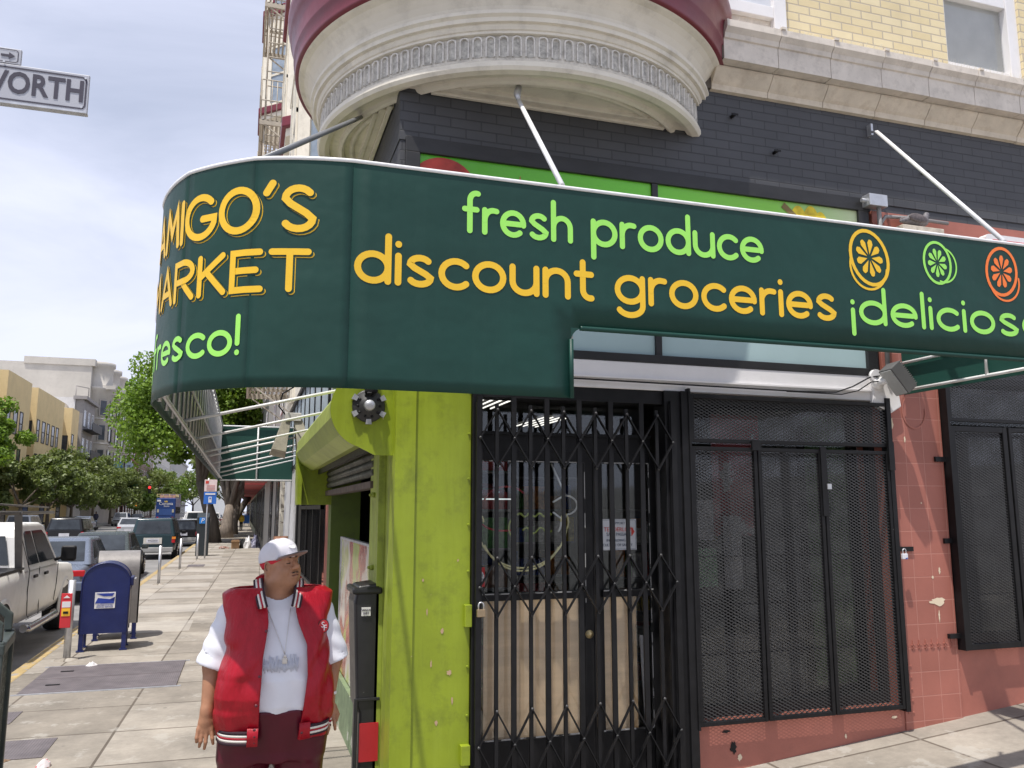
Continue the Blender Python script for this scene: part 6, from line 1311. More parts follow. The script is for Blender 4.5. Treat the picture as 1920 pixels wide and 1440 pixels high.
for i, (x, y, k, c, lb, rv_) in enumerate(((-14.9, 68.5, 'suv', 'silver', 'pale SUV parked on the far side behind the black SUV', False), (-14.9, 84, 'sedan', 'black', 'black sedan on the far kerb, left of two dark ones', False), (-14.9, 92, 'sedan', 'grey_blue', 'grey sedan on the far kerb in front of the white one', False),
        (-14.7, 117, 'suv', 'silver', 'white-silver SUV facing the camera on the far side', True), (-8.5, 74, 'sedan', 'silver', 'silver sedan driving ahead of the dark green SUV', False), (-3.4, 84, 'sedan', 'white', 'white sedan parked near the fourth ficus', False),
        (-3.4, 92, 'suv', 'silver', 'silver SUV parked beyond the white sedan', False), (-3.4, 100, 'sedan', 'green_grey', 'dark sedan far along the near kerb', False), (-3.4, 110, 'suv', 'white', 'white SUV far along the near kerb', False),
        (-6.6, 120, 'sedan', 'white', 'white sedan driving right of the blue bus', False), (-6.4, 146, 'suv', 'grey_blue', 'grey SUV driving right of the blue bus, farther', False), (-3.4, 128, 'sedan', 'silver', 'silver sedan, farthest car along the near kerb', False), (-14.8, 134, 'sedan', 'black', 'black sedan beyond the silver SUV on the far kerb', True))):
    car({'suv': 'far_suv', 'sedan': 'far_sedan'}[k], lb, (x, y, gz), 4.6, 1.82, 1.7 if k == 'suv' else 1.44, MAT['paint_'+c], k, rev=rv_, group='cars farther along the street', far=True, cat='suv' if k == 'suv' else 'car')
# bus
bs = thing('double_decker_bus', 'blue open-top double-decker bus with white lettering on its back', 'bus', (-10.6, 131, gz)); BB = paint('bus_blue', (.015, .05, .20), rough=.3)
bd = MB().box(-11.9, -9.3, 130, 140, .35, 3.55).build('body', BB, bs, bevel=.1, bseg=3); MB().box(-11.9, -9.3, 137, 140, 3.5, 4.2).build('upper_front', BB, bs, bevel=.05)
rl_ = MB()
for z in (3.8, 4.1): rl_.tube([(-9.35, 130.1, z), (-9.35, 137, z)], .03, 5).tube([(-11.85, 130.1, z), (-11.85, 137, z)], .03, 5).tube([(-11.85, 130.1, z), (-9.35, 130.1, z)], .03, 5)
for k in range(8): rl_.tube([(-9.35, 130.1+k, 3.5), (-9.35, 130.1+k, 4.1)], .03, 5)
for k in range(4): rl_.tube([(-11.85+k*.83, 130.1, 3.5), (-11.85+k*.83, 130.1, 4.1)], .03, 5)
rl_.build('railing', M('bus_rail', (.6, .5, .25)), bs)
for k in range(8):
    MB().box(-11.5+(k % 4)*.55, -11.1+(k % 4)*.55, 130.5+(k//4)*1.2, 130.6+(k//4)*1.2, 3.5, 4.0).build('seat', M('bus_seat', (.55, .3, .25)), bs)
    bwin(bs, WG, -9.3, 130.6+k*1.15, 1.3, 1.0, 1.0)
MB().box(-11.5, -9.7, 129.97, 129.99, 1.1, 2.0).build('engine_panel', M('bus_panel', (.03, .08, .26)), bd)
for x in (-11.75, -9.75): MB().box(x, x+.26, 129.96, 129.99, 1.5, 1.95).build('vent', M('bus_vent', (.45, .42, .33)), bd); MB().box(x, x+.25, 129.95, 129.99, .6, .9).build('tail_lamp', TAILR, bs)
text('lettering', 'Corona', WHITEP, bd, frame((-10.6, 129.96, 2.75), (1, 0, 0), (0, -1, 0)), .6); text('lettering', 'Extra', WHITEP, bd, frame((-10.5, 129.96, 2.4), (1, 0, 0), (0, -1, 0)), .34)
MB().prism([(-10.8, 2.95), (-10.85, 3.2), (-10.7, 3.08), (-10.6, 3.25), (-10.5, 3.08), (-10.35, 3.2), (-10.4, 2.95)], lambda u, v, d: (u, 129.95+d, v), .02).build('crown_emblem', M('gold_mark', (.6, .42, .1)), bd)
MB().box(-11.8, -11.3, 129.96, 129.99, 3.05, 3.3).build('fleet_label', WHITEP, bd)
for x in (-11.6, -9.6):
    for y in (131.8, 137.8): MB().lathe([(0, -.13), (.45, -.13), (.5, -.08), (.5, .08), (.45, .13), (0, .13)], (x, y, .34), 18, axis='x').build('wheel', TYRE, bs)
# ================================================================ STREET FURNITURE FARTHER ALONG
t = thing('parking_pay_station', 'tall dark parking pay station with a blue P panel near the far bollard', 'pay station', (-1.6, 38.2, 0))
MB().prism([(38.0, 0), (38.0, 1.62), (38.42, 1.80), (38.42, 0)], lambda u, v, d: (-1.84+d, u, v), .50).build('cabinet', M('station_dark', (.02, .028, .032), rough=.45), t, bevel=.02)
pn = MB().box(-1.74, -1.5, 37.97, 37.995, 1.35, 1.6).build('p_panel', M('p_blue', (.02, .22, .65), bump=0), t); text('lettering', 'P', WHITEP, pn, FACE(-1.62, 37.96, 1.475), .26, shear=.2)
t = thing('parking_sign_post', 'steel post with a red and white parking sign over a blue parking sign', 'sign post', (-1.38, 36, 0))
MB().tube([(-1.38, 36, 0), (-1.38, 36, 3.2)], .03, 8).build('post', GALV, t)
a_ = MB().box(-1.53, -1.05, 35.95, 35.965, 2.66, 3.14).build('sign_plate', M('pink_white_sign', (.75, .62, .60), bump=0), t, bevel=.01); MB().box(-1.49, -1.37, 35.94, 35.948, 2.98, 3.09).build('red_mark', INKR, a_)
mt = MB()
for k in range(4): mt.box(-1.45, -1.13, 35.94, 35.948, 2.72+k*.06, 2.735+k*.06)
mt.build('text_lines', M('sign_text_red', (.6, .25, .22), bump=0), a_)
a_ = MB().box(-1.53, -1.05, 35.95, 35.965, 2.16, 2.64).build('sign_plate', M('sign_blue', (.03, .16, .58), bump=0), t, bevel=.01)
MB().box(-1.35, -1.23, 35.94, 35.948, 2.22, 2.45).box(-1.48, -1.1, 35.94, 35.948, 2.53, 2.59).build('white_meter_symbol', WHITEP, a_); MB().box(-1.32, -1.26, 35.93, 35.938, 2.36, 2.42).build('symbol_screen', a_.data.materials[0], a_)
t = thing('banner_pole', 'street lamp pole with a blue and a white banner on the far side', 'lamp post', (-15.7, 124, 0))
MB().tube([(-15.7, 124, 0), (-15.7, 124, 9.2)], [.12, .07], 8).tube([(-15.7, 124, 9.1), (-13.6, 124, 9.4)], .05, 6).build('pole', BLK2, t)
bn = MB().box(-17.0, -15.85, 123.98, 124.02, 6.2, 8.3).build('banner', M('banner_blue', (.02, .24, .48)), t); MB().box(-16.6, -16.3, 123.95, 123.97, 6.8, 8.0).build('banner_mark', M('banner_pale', (.3, .55, .7)), bn)
bn = MB().box(-15.55, -14.5, 123.98, 124.02, 6.2, 8.3).build('banner', M('banner_white', (.5, .58, .68)), t); MB().box(-15.3, -14.9, 123.95, 123.97, 7.2, 7.9).box(-15.2, -14.85, 123.95, 123.97, 6.6, 7.0).build('banner_mark', M('banner_figure', (.12, .15, .2)), bn)
MB().box(-15.3, -13.9, 123.98, 124.02, 5.0, 5.5).build('street_blade', M('street_green', (.01, .2, .1)), t)
t = thing('traffic_signal', 'traffic signal with red and orange lights at the far crossing', 'traffic signal', (-13.0, 128, 0))
MB().tube([(-15.8, 128, 0), (-15.8, 128, 5.2), (-12.7, 128, 5.3)], .08, 6).build('pole', BLK2, t)
hd = MB().box(-12.9, -12.5, 127.9, 128.2, 4.2, 5.4).build('signal_head', BLK2, t); MB().lathe([(0, 0), (.19, 0)], (-12.7, 127.88, 5.0), 14, axis='y').build('red_light', M('red_signal_glow', (1, .04, .04), emit=1.5, bump=0), hd)
hd = MB().box(-14.6, -14.1, 127.9, 128.1, 2.3, 2.9).build('walk_signal', BLK2, t); MB().box(-14.5, -14.2, 127.86, 127.9, 2.4, 2.8).build('orange_hand', M('orange_glow', (1, .25, .03), emit=1.2, bump=0), hd)
t = thing('shop_sign', 'red shop sign with pale lettering on the far side beyond the trees', 'sign', (-19.6, 140, 3.4)); MB().box(-19.9, -17.5, 140, 140.2, 3.3, 4.6).build('sign_board', M('shop_red', (.5, .03, .03)), t); text('lettering', 'MARKET', WHITEP, t, FACE(-18.7, 139.9, 3.95), .5)
# bags and boxes on the sidewalk
bx_ = thing('cardboard_box', 'open brown cardboard box on the sidewalk beside the bags', 'box', (-.25, 44.6, 0)); CB_ = M('cardboard', (.40, .25, .13), rough=.85)
MB().box(-.48, -.1, 44.4, 44.8, 0, .36).build('carton', CB_, bx_); MB().box(-.50, -.08, 44.3, 44.41, .35, .38).box(-.48, -.1, 44.8, 44.9, .38, .42).build('flap', CB_, bx_)
litter('rubbish_bag', 'white plastic bag slumped between the cardboard box and the dark bag', 'bag', .28, 44.8, .24, .22, .55, WHITEP, 5); litter('rubbish_bag', 'dark plaid bag against the wall, right of the white one', 'bag', .65, 45.0, .26, .25, .62, M('plaid_bag', (.12, .12, .18), chips=(.4, .4, .5), chip_amt=.55, cs=8), 6)
litter('rubbish_bag', 'black bag just right of the cardboard box', 'bag', .02, 44.7, .14, .16, .4, BLK2, 8)
litter('rubbish_heap', 'low scatter of brown rubbish left of the cardboard box', 'litter', -.85, 44.7, .32, .2, .12, M('rubbish', (.22, .12, .09), chips=(.5, .5, .5), chip_amt=.6, cs=12), 7)
t = thing('newspaper_box', 'small blue newspaper box far along the market side', 'newspaper box', (.45, 104, 0)); MB().box(.1, .8, 103.8, 104.2, .3, 1.25).build('cabinet', M('news_blue', (.03, .15, .5)), t, bevel=.03); MB().box(.15, .2, 103.9, 104.1, 0, .3).box(.7, .75, 103.9, 104.1, 0, .3).build('leg', BLK2, t)
# distant people: one continuous body each, simple clothes as children
def far_person(label, x, y, top, trouser, h_=1.68, seed=0, rot=0):
    t = thing('person', label, 'person', (x, y, 0), world=False); t.rotation_euler.z = rot; k = h_/1.7
    def fb(X, Y, Z):
        X, Y, Z = X/k, Y/k, Z/k
        d = ell(X, Y, Z, (0, 0, 1.58), (.075, .09, .115)); d = smin(d, cap_(X, Y, Z, (0, 0, 1.4), (0, 0, 1.52), .05), .03); d = smin(d, ell(X, Y, Z, (0, 0, 1.2), (.18, .11, .26)), .05); d = smin(d, ell(X, Y, Z, (0, 0, .95), (.16, .11, .14)), .05)
        for s1 in (-1, 1):
            d = smin(d, cap_(X, Y, Z, (s1*.17, 0, 1.36), (s1*.24, .02, 1.1), .05, .04), .03); d = smin(d, cap_(X, Y, Z, (s1*.24, .02, 1.1), (s1*.2, -.12, .92), .04, .03), .02)
            d = smin(d, cap_(X, Y, Z, (s1*.08, 0, .9), (s1*.1, s1*.06, .48), .085, .055), .03); d = smin(d, cap_(X, Y, Z, (s1*.1, s1*.06, .48), (s1*.11, s1*.12, .08), .055, .038), .02); d = smin(d, cap_(X, Y, Z, (s1*.11, s1*.12, .05), (s1*.11, s1*.12-.12, .04), .04, .035), .02)
        return d*k
    P, F = surfnets(fb, (-.36, -.3, -.02), (.36, .3, 1.76), .025); npmesh('body', P, F, M('far_skin', (.25, .14, .09)), t)
    P, F = surfnets(lambda X, Y, Z: smax(smax(fb(X, Y, Z)-.02, Z-1.46*k, .01), .82*k-Z, .01), (-.4, -.3, .7), (.4, .3, 1.6), .025); npmesh('jacket', P, F, top, t)
    P, F = surfnets(lambda X, Y, Z: smax(smax(fb(X, Y, Z)-.012, Z-.9*k, .01), .08-Z, .01), (-.4, -.3, 0), (.4, .3, 1.0), .025); npmesh('trousers', P, F, trouser, t)
    P, F = surfnets(lambda X, Y, Z: smax(ell(X, Y, Z, (0, .01, 1.6*k), (.088, .105, .12)), 1.6*k-Z, .01), (-.12, -.14, 1.5), (.12, .14, 1.8), .02); npmesh('hair', P, F, BLK2, t)
far_person('person in a yellow jacket and black trousers walking on the market side', -.1, 80.5, M('yellow_jacket', (.72, .5, .05)), BLK2, rot=.3)
far_person('person in a pale blue top far down the sidewalk, left of two', .1, 108, M('pale_blue_top', (.35, .42, .6)), M('dark_trousers', (.03, .03, .05)))
far_person('person in a dark top far down the sidewalk, right of two', .55, 112, M('dark_top', (.05, .05, .1)), MAT['dark_trousers'])
far_person('person in dark clothes on the far sidewalk under the trees', -16.3, 108, MAT['dark_top'], BLK2)
# ================================================================ THE MAN IN THE RED VEST
man = thing('person', 'heavy man in a red padded vest, white t-shirt and white cap looking to the right', 'person', (.205, 4.80, 0), world=False)
SKIN = M('skin', (.34, .165, .09), rough=.5, var=.14, vs=20, bs=260, bump=.12)
TEE = M('tshirt_cotton', (.66, .67, .72), rough=.85, var=.03, vs=9, bs=300, bump=.12); CAPM = M('cap_cotton', (.62, .61, .65), rough=.8, var=.05, vs=18, bs=300, bump=.15)
def Mvest():
    s = NT('vest_nylon'); v = s.co(scale=(1, 1, .22)); n = s.noise(v, 20, 4, .6); c = s.mixc(s.ramp(n, [(.3, 0.), (.7, 1.)]), (.27, .004, .012), (.36, .006, .018)); s.l(c, s.b.inputs['Base Color'])
    s.b.inputs['Roughness'].default_value = .36; s.b.inputs['Specular IOR Level'].default_value = .3
    n2 = s.noise(s.co(scale=(1, 1, .3)), 14, 5, .55); s.bump(n2, .7, .022); return s.m
VEST = Mvest(); PANT = M('maroon_pants', (.075, .004, .014), spec=.3, rough=.36, var=.2, vs=5, stretch=(1, 1, .25), bs=9, bump=.5)
zT = [.72, .82, .95, 1.08, 1.2, 1.32, 1.42, 1.47, 1.505, 1.54]
aT = [.262, .270, .280, .275, .258, .245, .232, .17, .105, .075]; bT = [.165, .180, .198, .198, .182, .158, .132, .11, .085, .07]; cT = [.0, -.02, -.045, -.05, -.035, -.01, .01, .02, .02, .02]
def tors(X, Y, Z, ga=0., gb=0., zz=zT, a_=aT, b_=bT, c_=cT, p=2.4):
    a = np.interp(Z, zz, a_)+ga; b = np.interp(Z, zz, b_)+gb; c = np.interp(Z, zz, c_)
    q = (np.abs(X/a)**p+np.abs((Y-c)/b)**p)**(1/p); return (q-1)*np.minimum(a, b)*.9
SH = {-1: ((-.225, .02, 1.40), (-.315, .01, 1.13), (-.335, -.05, .915)), 1: ((.215, .02, 1.40), (.300, .02, 1.13), (.285, -.02, .93))}
# --- head in its own frame, face towards -y
HC = Vector((.005, .0, 1.645)); HM = Matrix.Translation(HC) @ Matrix.Rotation(R(43), 4, 'Z') @ Matrix.Rotation(R(-9), 4, 'X') @ Matrix.Rotation(R(-3), 4, 'Y'); HI = np.array(HM.inverted())
def hl(X, Y, Z): return tuple(HI[i, 0]*X+HI[i, 1]*Y+HI[i, 2]*Z+HI[i, 3] for i in range(3))
def f_head(x, y, z):
    d = ell(x, y, z, (0, .018, .04), (.082, .100, .088)); d = smin(d, ell(x, y, z, (0, -.022, -.03), (.070, .075, .088)), .03)
    d = smin(d, ell(x, y, z, (0, -.045, -.090), (.044, .045, .034)), .03)                       # chin
    for s1 in (-1, 1):
        d = smin(d, ell(x, y, z, (s1*.042, -.058, -.036), (.032, .032, .034)), .022)              # cheek
        d = smin(d, ell(x, y, z, (s1*.056, -.018, -.078), (.032, .045, .034)), .028)              # jowl
    d = smin(d, cap_(x, y, z, (-.038, -.084, .034), (.038, -.084, .034), .014), .014)             # brow
    for s1 in (-1, 1):
        d = smax(d, -ell(x, y, z, (s1*.032, -.105, .010), (.020, .018, .014)), .012); d = smin(d, ell(x, y, z, (s1*.031, -.080, .010), (.018, .014, .013)), .006)
        d = smax(d, -cap_(x, y, z, (s1*.018, -.099, .006), (s1*.046, -.090, .007), .0028), .003)  # closed lid line
    d = smin(d, cap_(x, y, z, (0, -.092, .022), (0, -.118, -.020), .0095, .0165), .012)
    for s1 in (-1, 1): d = smin(d, ell(x, y, z, (s1*.017, -.104, -.026), (.011, .014, .010)), .007); d = smax(d, -ell(x, y, z, (s1*.009, -.113, -.038), (.0045, .006, .005)), .003)
    for s1 in (-1, 1): d = smax(d, -cap_(x, y, z, (s1*.026, -.100, -.028), (s1*.040, -.088, -.062), .003), .008)   # nasolabial fold
    d = smin(d, cap_(x, y, z, (-.022, -.094, -.055), (.022, -.094, -.055), .0085), .008); d = smin(d, cap_(x, y, z, (-.018, -.092, -.070), (.018, -.092, -.070), .010), .008)
    d = smax(d, -cap_(x, y, z, (-.030, -.098, -.0635), (.030, -.098, -.0620), .0028), .003)
    for s1 in (-1, 1):
        e = ell(x, y, z, (s1*.083, .014, .0), (.011, .021, .034)); e = smax(e, -ell(x, y, z, (s1*.094, .010, .002), (.008, .012, .020)), .004); d = smin(d, e, .008)
    return d
def hand(X, Y, Z, w_, s1, spread=1.):
    "relaxed hand hanging from wrist w_; back of the hand to the camera"
    wx, wy, wz = w_; sc_ = 1.0
    d = ell(X, Y, Z, (wx-s1*.0, wy-.005, wz-.055), (.040, .022, .052))
    d = smin(d, cap_(X, Y, Z, (wx, wy, wz+.02), (wx, wy, wz-.03), .030, .028), .02)
    F_ = [(-.034, -.085, -.040, -.122, -.041, -.010, -.146), (-.014, -.094, -.021, -.140, -.026, -.012, -.170), (.006, -.096, .004, -.146, -.001, -.016, -.180), (.027, -.086, .036, -.130, .040, -.022, -.158)]
    for (bx, bz, mx_, mz_, tx_, ty_, tz_) in F_:
        b = (wx+bx, wy-.010, wz+bz+.02); m = (wx+mx_, wy-.022, wz+mz_+.012); t = (wx+tx_, wy+ty_+.012, wz+tz_+.012)
        f = smin(cap_(X, Y, Z, b, m, .0112, .0098), cap_(X, Y, Z, m, t, .0098, .0080), .004); f = smin(f, ell(X, Y, Z, (b[0], b[1]-.008, b[2]-.006), (.009, .006, .009)), .004); d = smin(d, f, .006)
    th0 = (wx+.030, wy+.004, wz-.030); th1 = (wx+.052, wy+.012, wz-.072); th2 = (wx+.046, wy+.010, wz-.104)
    d = smin(d, smin(cap_(X, Y, Z, th0, th1, .017, .013), cap_(X, Y, Z, th1, th2, .012, .010), .004), .012); return d
def f_arm(X, Y, Z, s1):
    a, b, c = SH[s1]; d = cap_(X, Y, Z, a, b, .066, .054); d = smin(d, cap_(X, Y, Z, b, c, .052, .031), .02)
    return smin(d, hand(X, Y, Z, (c[0]-.002, c[1], c[2]-.01), s1), .012)
def f_body(X, Y, Z):
    x, y, z = hl(X, Y, Z); d = f_head(x, y, z)
    d = smin(d, cap_(X, Y, Z, (.0, .015, 1.58), (0, .025, 1.42), .078, .088), .03); d = smin(d, cap_(X, Y, Z, (.02, -.02, 1.555), (0, -.01, 1.49), .058, .06), .03)
    d = smin(d, smax(tors(X, Y, Z, -.035, -.03), .80-Z, .02), .03)
    for s1 in (-1, 1): d = smin(d, f_arm(X, Y, Z, s1), .02)
    for s1 in (-1, 1):
        d = smin(d, cap_(X, Y, Z, (s1*.11, 0, .78), (s1*.13, .0, .45), .11, .075), .03); d = smin(d, cap_(X, Y, Z, (s1*.13, 0, .45), (s1*.14, .01, .1), .068, .045), .02); d = smin(d, cap_(X, Y, Z, (s1*.14, .03, .05), (s1*.16, -.12, .035), .04, .035), .03)
    return d
P, F = surfnets(f_body, (-.46, -.34, -.02), (.46, .30, 1.5), .0085)
# finer mesh for the head and hands region joined by evaluating the whole figure once at medium step
P, F = surfnets(f_body, (-.46, -.30, -.01), (.46, .26, 1.80), .0055)
npmesh('body', P, F, SKIN, man)
# --- t-shirt with sleeves
def f_tee(X, Y, Z):
    d = tors(X, Y, Z, -.004, -.004); fold = .0035*np.sin(X*46+Z*9+2*np.sin(Z*17))*np.clip((1.35-Z)*3, 0, 1); d = d-fold
    for s1 in (-1, 1):
        a, b, c = SH[s1]; A = np.array(a); B = np.array(b); e = A+(B-A)*.98; sl = cap_(X, Y, Z, a, tuple(e), .082, .094)
        n = (B-A)/np.linalg.norm(B-A); cut = (X-e[0])*n[0]+(Y-e[1])*n[1]+(Z-e[2])*n[2]-.01; sl = smax(sl-.003*np.sin(Z*70+X*30), cut, .006)
        inner = cap_(X, Y, Z, a, tuple(e+n*.1), .072, .086); sl = smax(sl, -smax(inner, -(cut+.08), .004), .004); d = smin(d, sl, .03)
    d = smax(d, .845-Z+.012*np.sin(X*14), .006)
    d = smax(d, -(cap_(X, Y, Z, (.0, .0, 1.60), (0, .012, 1.487), .088, .094)), .006)
    return smax(d, Z-1.505, .008)
P, F = surfnets(f_tee, (-.47, -.30, .8), (.47, .26, 1.53), .0065); npmesh('tshirt', P, F, TEE, man)
gp = MB(); r_ = random.Random(4)                     # faint grey city-skyline print on the chest
for k in range(44):
    x = -.115+.005*k; zt = 1.215+.03*math.sin(k*.35)+r_.uniform(-.01, .02); y = -.232
    gp.box(x, x+.0022, y-.001, y+.02, 1.135+r_.uniform(-.01, .01), zt)
# --- trousers
def f_pants(X, Y, Z):
    d = smax(tors(X, Y, Z, .0, .004), Z-.93, .01); d = smax(d, .66-Z, .02)
    for s1 in (-1, 1): d = smin(d, cap_(X, Y, Z, (s1*.135, 0, .74), (s1*.15, .0, .42), .142, .11), .03); d = smin(d, cap_(X, Y, Z, (s1*.15, 0, .42), (s1*.155, .01, .08), .11, .095), .03)
    return smax(d-.004*np.sin(X*40+Z*11), .06-Z, .01)
P, F = surfnets(f_pants, (-.36, -.28, .03), (.36, .26, .95), .009); npmesh('trousers', P, F, PANT, man)
P, F = surfnets(lambda X, Y, Z: smax(np.minimum(smin(cap_(X, Y, Z, (-.155, .04, .05), (-.19, -.14, .04), .055, .05), ell(X, Y, Z, (-.155, .03, .09), (.05, .07, .05)), .02), smin(cap_(X, Y, Z, (.155, .04, .05), (.19, -.14, .04), .055, .05), ell(X, Y, Z, (.155, .03, .09), (.05, .07, .05)), .02)), .0-Z, .004), (-.3, -.25, -.01), (.3, .15, .16), .009)
npmesh('shoes', P, F, M('shoe_white', (.6, .6, .6), rough=.5), man)
# --- vest: padded shell with squared cap shoulders, open in front
zV = [.78, .84, .92, 1.0, 1.12, 1.25, 1.36, 1.44, 1.505, 1.54, 1.56]
aV = [.278, .284, .298, .298, .280, .263, .268, .284, .292, .235, .135]; bV = [.180, .188, .210, .226, .230, .212, .190, .160, .125, .10, .085]; cV = [-.02, -.03, -.045, -.05, -.045, -.025, .0, .01, .02, .02, .02]
def open_l(Z): return np.interp(Z, [.78, 1.0, 1.2, 1.36, 1.42, 1.56], [-.080, -.080, -.072, -.050, -.055, -.085])
def open_r(Z): return np.interp(Z, [.78, .95, 1.1, 1.25, 1.36, 1.42, 1.56], [.115, .135, .150, .145, .100, .085, .085])
def f_vsolid(X, Y, Z, g=0.):
    puff = .003*np.abs(np.sin((Z-.80)*PI/.145))**.7*np.clip((1.42-Z)*12, 0, 1)+.006*np.sin(X*42+5*np.sin(Z*8)+Y*20)*np.clip((1.42-Z)*6,0,1)
    return tors(X, Y, Z, g, g, zV, aV, bV, cV, 2.7)-puff
def f_vest(X, Y, Z):
    o = f_vsolid(X, Y, Z); i = tors(X, Y, Z, -.026, -.026, zV, aV, bV, cV, 2.7); d = smax(o, -i, .012)
    gap = smax(smax(open_l(Z)-X, X-open_r(Z), .004), Y+.02, .01); d = smax(d, -gap, .012)
    d = smax(d, .795-Z+np.where(X > 0, -.02, .0), .006); d = smax(d, Z-1.535-.0*X, .01)
    d = smax(d, -cap_(X, Y, Z, (0, .01, 1.62), (0, .015, 1.50), .102, .098), .008)
    for s1 in (-1, 1): d = smax(d, -smax(cap_(X, Y, Z, (s1*.24, .02, 1.33), (s1*.42, .02, 1.25), .10, .10), .255-s1*X, .01), .01)
    return d
P, F = surfnets(f_vest, (-.38, -.36, .76), (.38, .28, 1.58), .0065); npmesh('vest', P, F, VEST, man)
# knitted hem bands, collar and placket details (on the vest surface)
STRW = M('knit_white', (.68, .66, .6), rough=.9, bs=200, bump=.3); STRB = M('knit_black', (.03, .012, .02), rough=.9, bs=200, bump=.3); STRR = M('knit_red', (.35, .015, .03), rough=.9, bs=200, bump=.3)
def vpt(x, z, lift, side=-1):
    a = float(np.interp(z, zV, aV)); b = float(np.interp(z, zV, bV)); c = float(np.interp(z, zV, cV)); p = 2.7
    return c+side*(b*(max(0, 1-abs(x/a)**p))**(1/p)+lift)
def band(x0, x1, z0, z1, mat, name, lift=.010, z_slope=0):
    m = MB(); n = 18; hem = vpt
    vs = [(x0+(x1-x0)*i/n, vpt(x0+(x1-x0)*i/n, max(z, .79), L2), z) for L2 in (lift, lift-.02) for z in (z0, z1) for i in range(n+1)]; k = n+1
    fs = [(i, i+1, k+i+1, k+i) for i in range(n)]+[(2*k+i, 3*k+i, 3*k+i+1, 2*k+i+1) for i in range(n)]+[(i, 2*k+i, 2*k+i+1, i+1) for i in range(n)]+[(k+i, k+i+1, 3*k+i+1, 3*k+i) for i in range(n)]
    m.add(vs, fs, True); return m.build(name, mat, man)
for (za, zc, m_) in ((.772, .786, STRB), (.787, .799, STRW), (.800, .812, STRR), (.813, .825, STRW), (.826, .842, STRB)):
    band(-.286, -.135, za, zc, m_, 'hem_band', .021)
for (za, zc, m_) in ((.796, .806, STRB), (.807, .818, STRW), (.819, .829, STRR), (.830, .841, STRW), (.842, .856, STRB)):
    band(.175, .300, za, zc, m_, 'hem_band', .021)
band(-.135, -.082, .768, .86, VEST, 'hem_tab', .024); band(.12, .175, .785, .87, VEST, 'hem_tab', .024)
bt = MB()
for x, z in ((-.098, .79), (-.098, .82), (-.100, .855), (-.098, .98), (-.088, 1.12), (-.062, 1.33), (.132, .82)): bt.lathe([(0, -.006), (.006, -.005), (.008, 0)], (x, vpt(x, z, .024), z), 10, axis='y')
bt.build('snap_buttons', M('snap_dark', (.12, .03, .04), rough=.3, metal=.4), man)
for s1 in (-1, 1):                                    # ribbed collar strips running down each side of the neck
    for k, m_ in enumerate((STRB, STRW, STRR, STRW, STRB)):
        o = .0+.0095*k; pts = []
        for t in range(9):
            a = t/8; x = s1*(.090-.026*a**1.5+o*(1 if True else 0)); z = 1.575-.125*a; y = .020-.175*a**.8-.04*a; pts.append((x, y-.0+o*.35, z-o*.25))
        MB().tube(pts, .0068, 6).build('collar_knit', m_, man)
MB().tube([(s1*x, y, z) for s1, x, y, z in [(-1, .10, .04, 1.56), (-1, .08, .1, 1.57), (-1, .0, .125, 1.575), (1, .08, .1, 1.57), (1, .10, .04, 1.56)]], .03, 8).build('collar_back', VEST, man)
# round team patch with interlocking letters
py_ = lambda x, z: vpt(x, z, .019)
pc = MB().add([(.232+.030*math.cos(a*PI/12), py_(.232, 1.335)-.0025-.25*(.030*math.cos(a*PI/12))*-.9, 1.335+.037*math.sin(a*PI/12)) for a in range(24)], [tuple(range(24))]).build('patch', M('patch_black', (.02, .01, .01)), man)
pc2 = MB().add([(.232+.026*math.cos(a*PI/12), py_(.232, 1.335)-.0035+.225*(.026*math.cos(a*PI/12)), 1.335+.033*math.sin(a*PI/12)) for a in range(24)], [tuple(range(24))]).build('patch_red', M('patch_red', (.45, .02, .03)), pc)
fr_ = frame((.228, py_(.232, 1.335)-.0055, 1.341), (1, .225, 0), (.2, -1, 0)); text('lettering', 'S', WHITEP, pc, fr_, .042); fr_ = frame((.240, py_(.232, 1.335)-.0045, 1.325), (1, .225, 0), (.2, -1, 0)); text('lettering', 'F', WHITEP, pc, fr_, .042)
# chain and pendant
def ty(x, z):
    a = float(np.interp(z, zT, aT)); b = float(np.interp(z, zT, bT)); c = float(np.interp(z, zT, cT)); return c-b*(max(0, 1-abs(x/a)**2.4))**(1/2.4)-.006
CH = MB(); L1 = [(-.058+.092*t, 1.43-.22*t) for t in np.linspace(0, 1, 9)]; L2 = [(.060-.026*t, 1.43-.22*t) for t in np.linspace(0, 1, 9)]
for L_ in (L1, L2): CH.tube([(x, ty(x, z), z) for x, z in L_], .0018, 5)
CH.build('chain', M('silver_chain', (.6, .58, .55), rough=.3, metal=.8), man)
MB().box(.022, .048, ty(.035, 1.19)-.008, ty(.035, 1.19), 1.165, 1.195).box(.027, .043, ty(.035, 1.19)-.012, ty(.035, 1.19)-.002, 1.195, 1.21).build('pendant', MAT['silver_chain'], man, bevel=.003)
pr_ = MB(); r_ = random.Random(9)
for k in range(40):
    x = -.085+.0048*k; z0 = 1.135+r_.uniform(-.012, .012); z1 = 1.175+r_.uniform(-.01, .035)
    if x < .105: pr_.tube([(x, ty(x, z0)+.003, z0), (x+.002, ty(x, z1)+.003, z1)], .0022, 4)
pr_.build('chest_print', M('print_grey', (.55, .57, .64), rough=.8, bump=0), man)
MB().lathe([(.034, -.008), (.040, -.006), (.040, .006), (.034, .008)], (.287, -.015, .965), 20).build('bracelet', WPIPE, man)
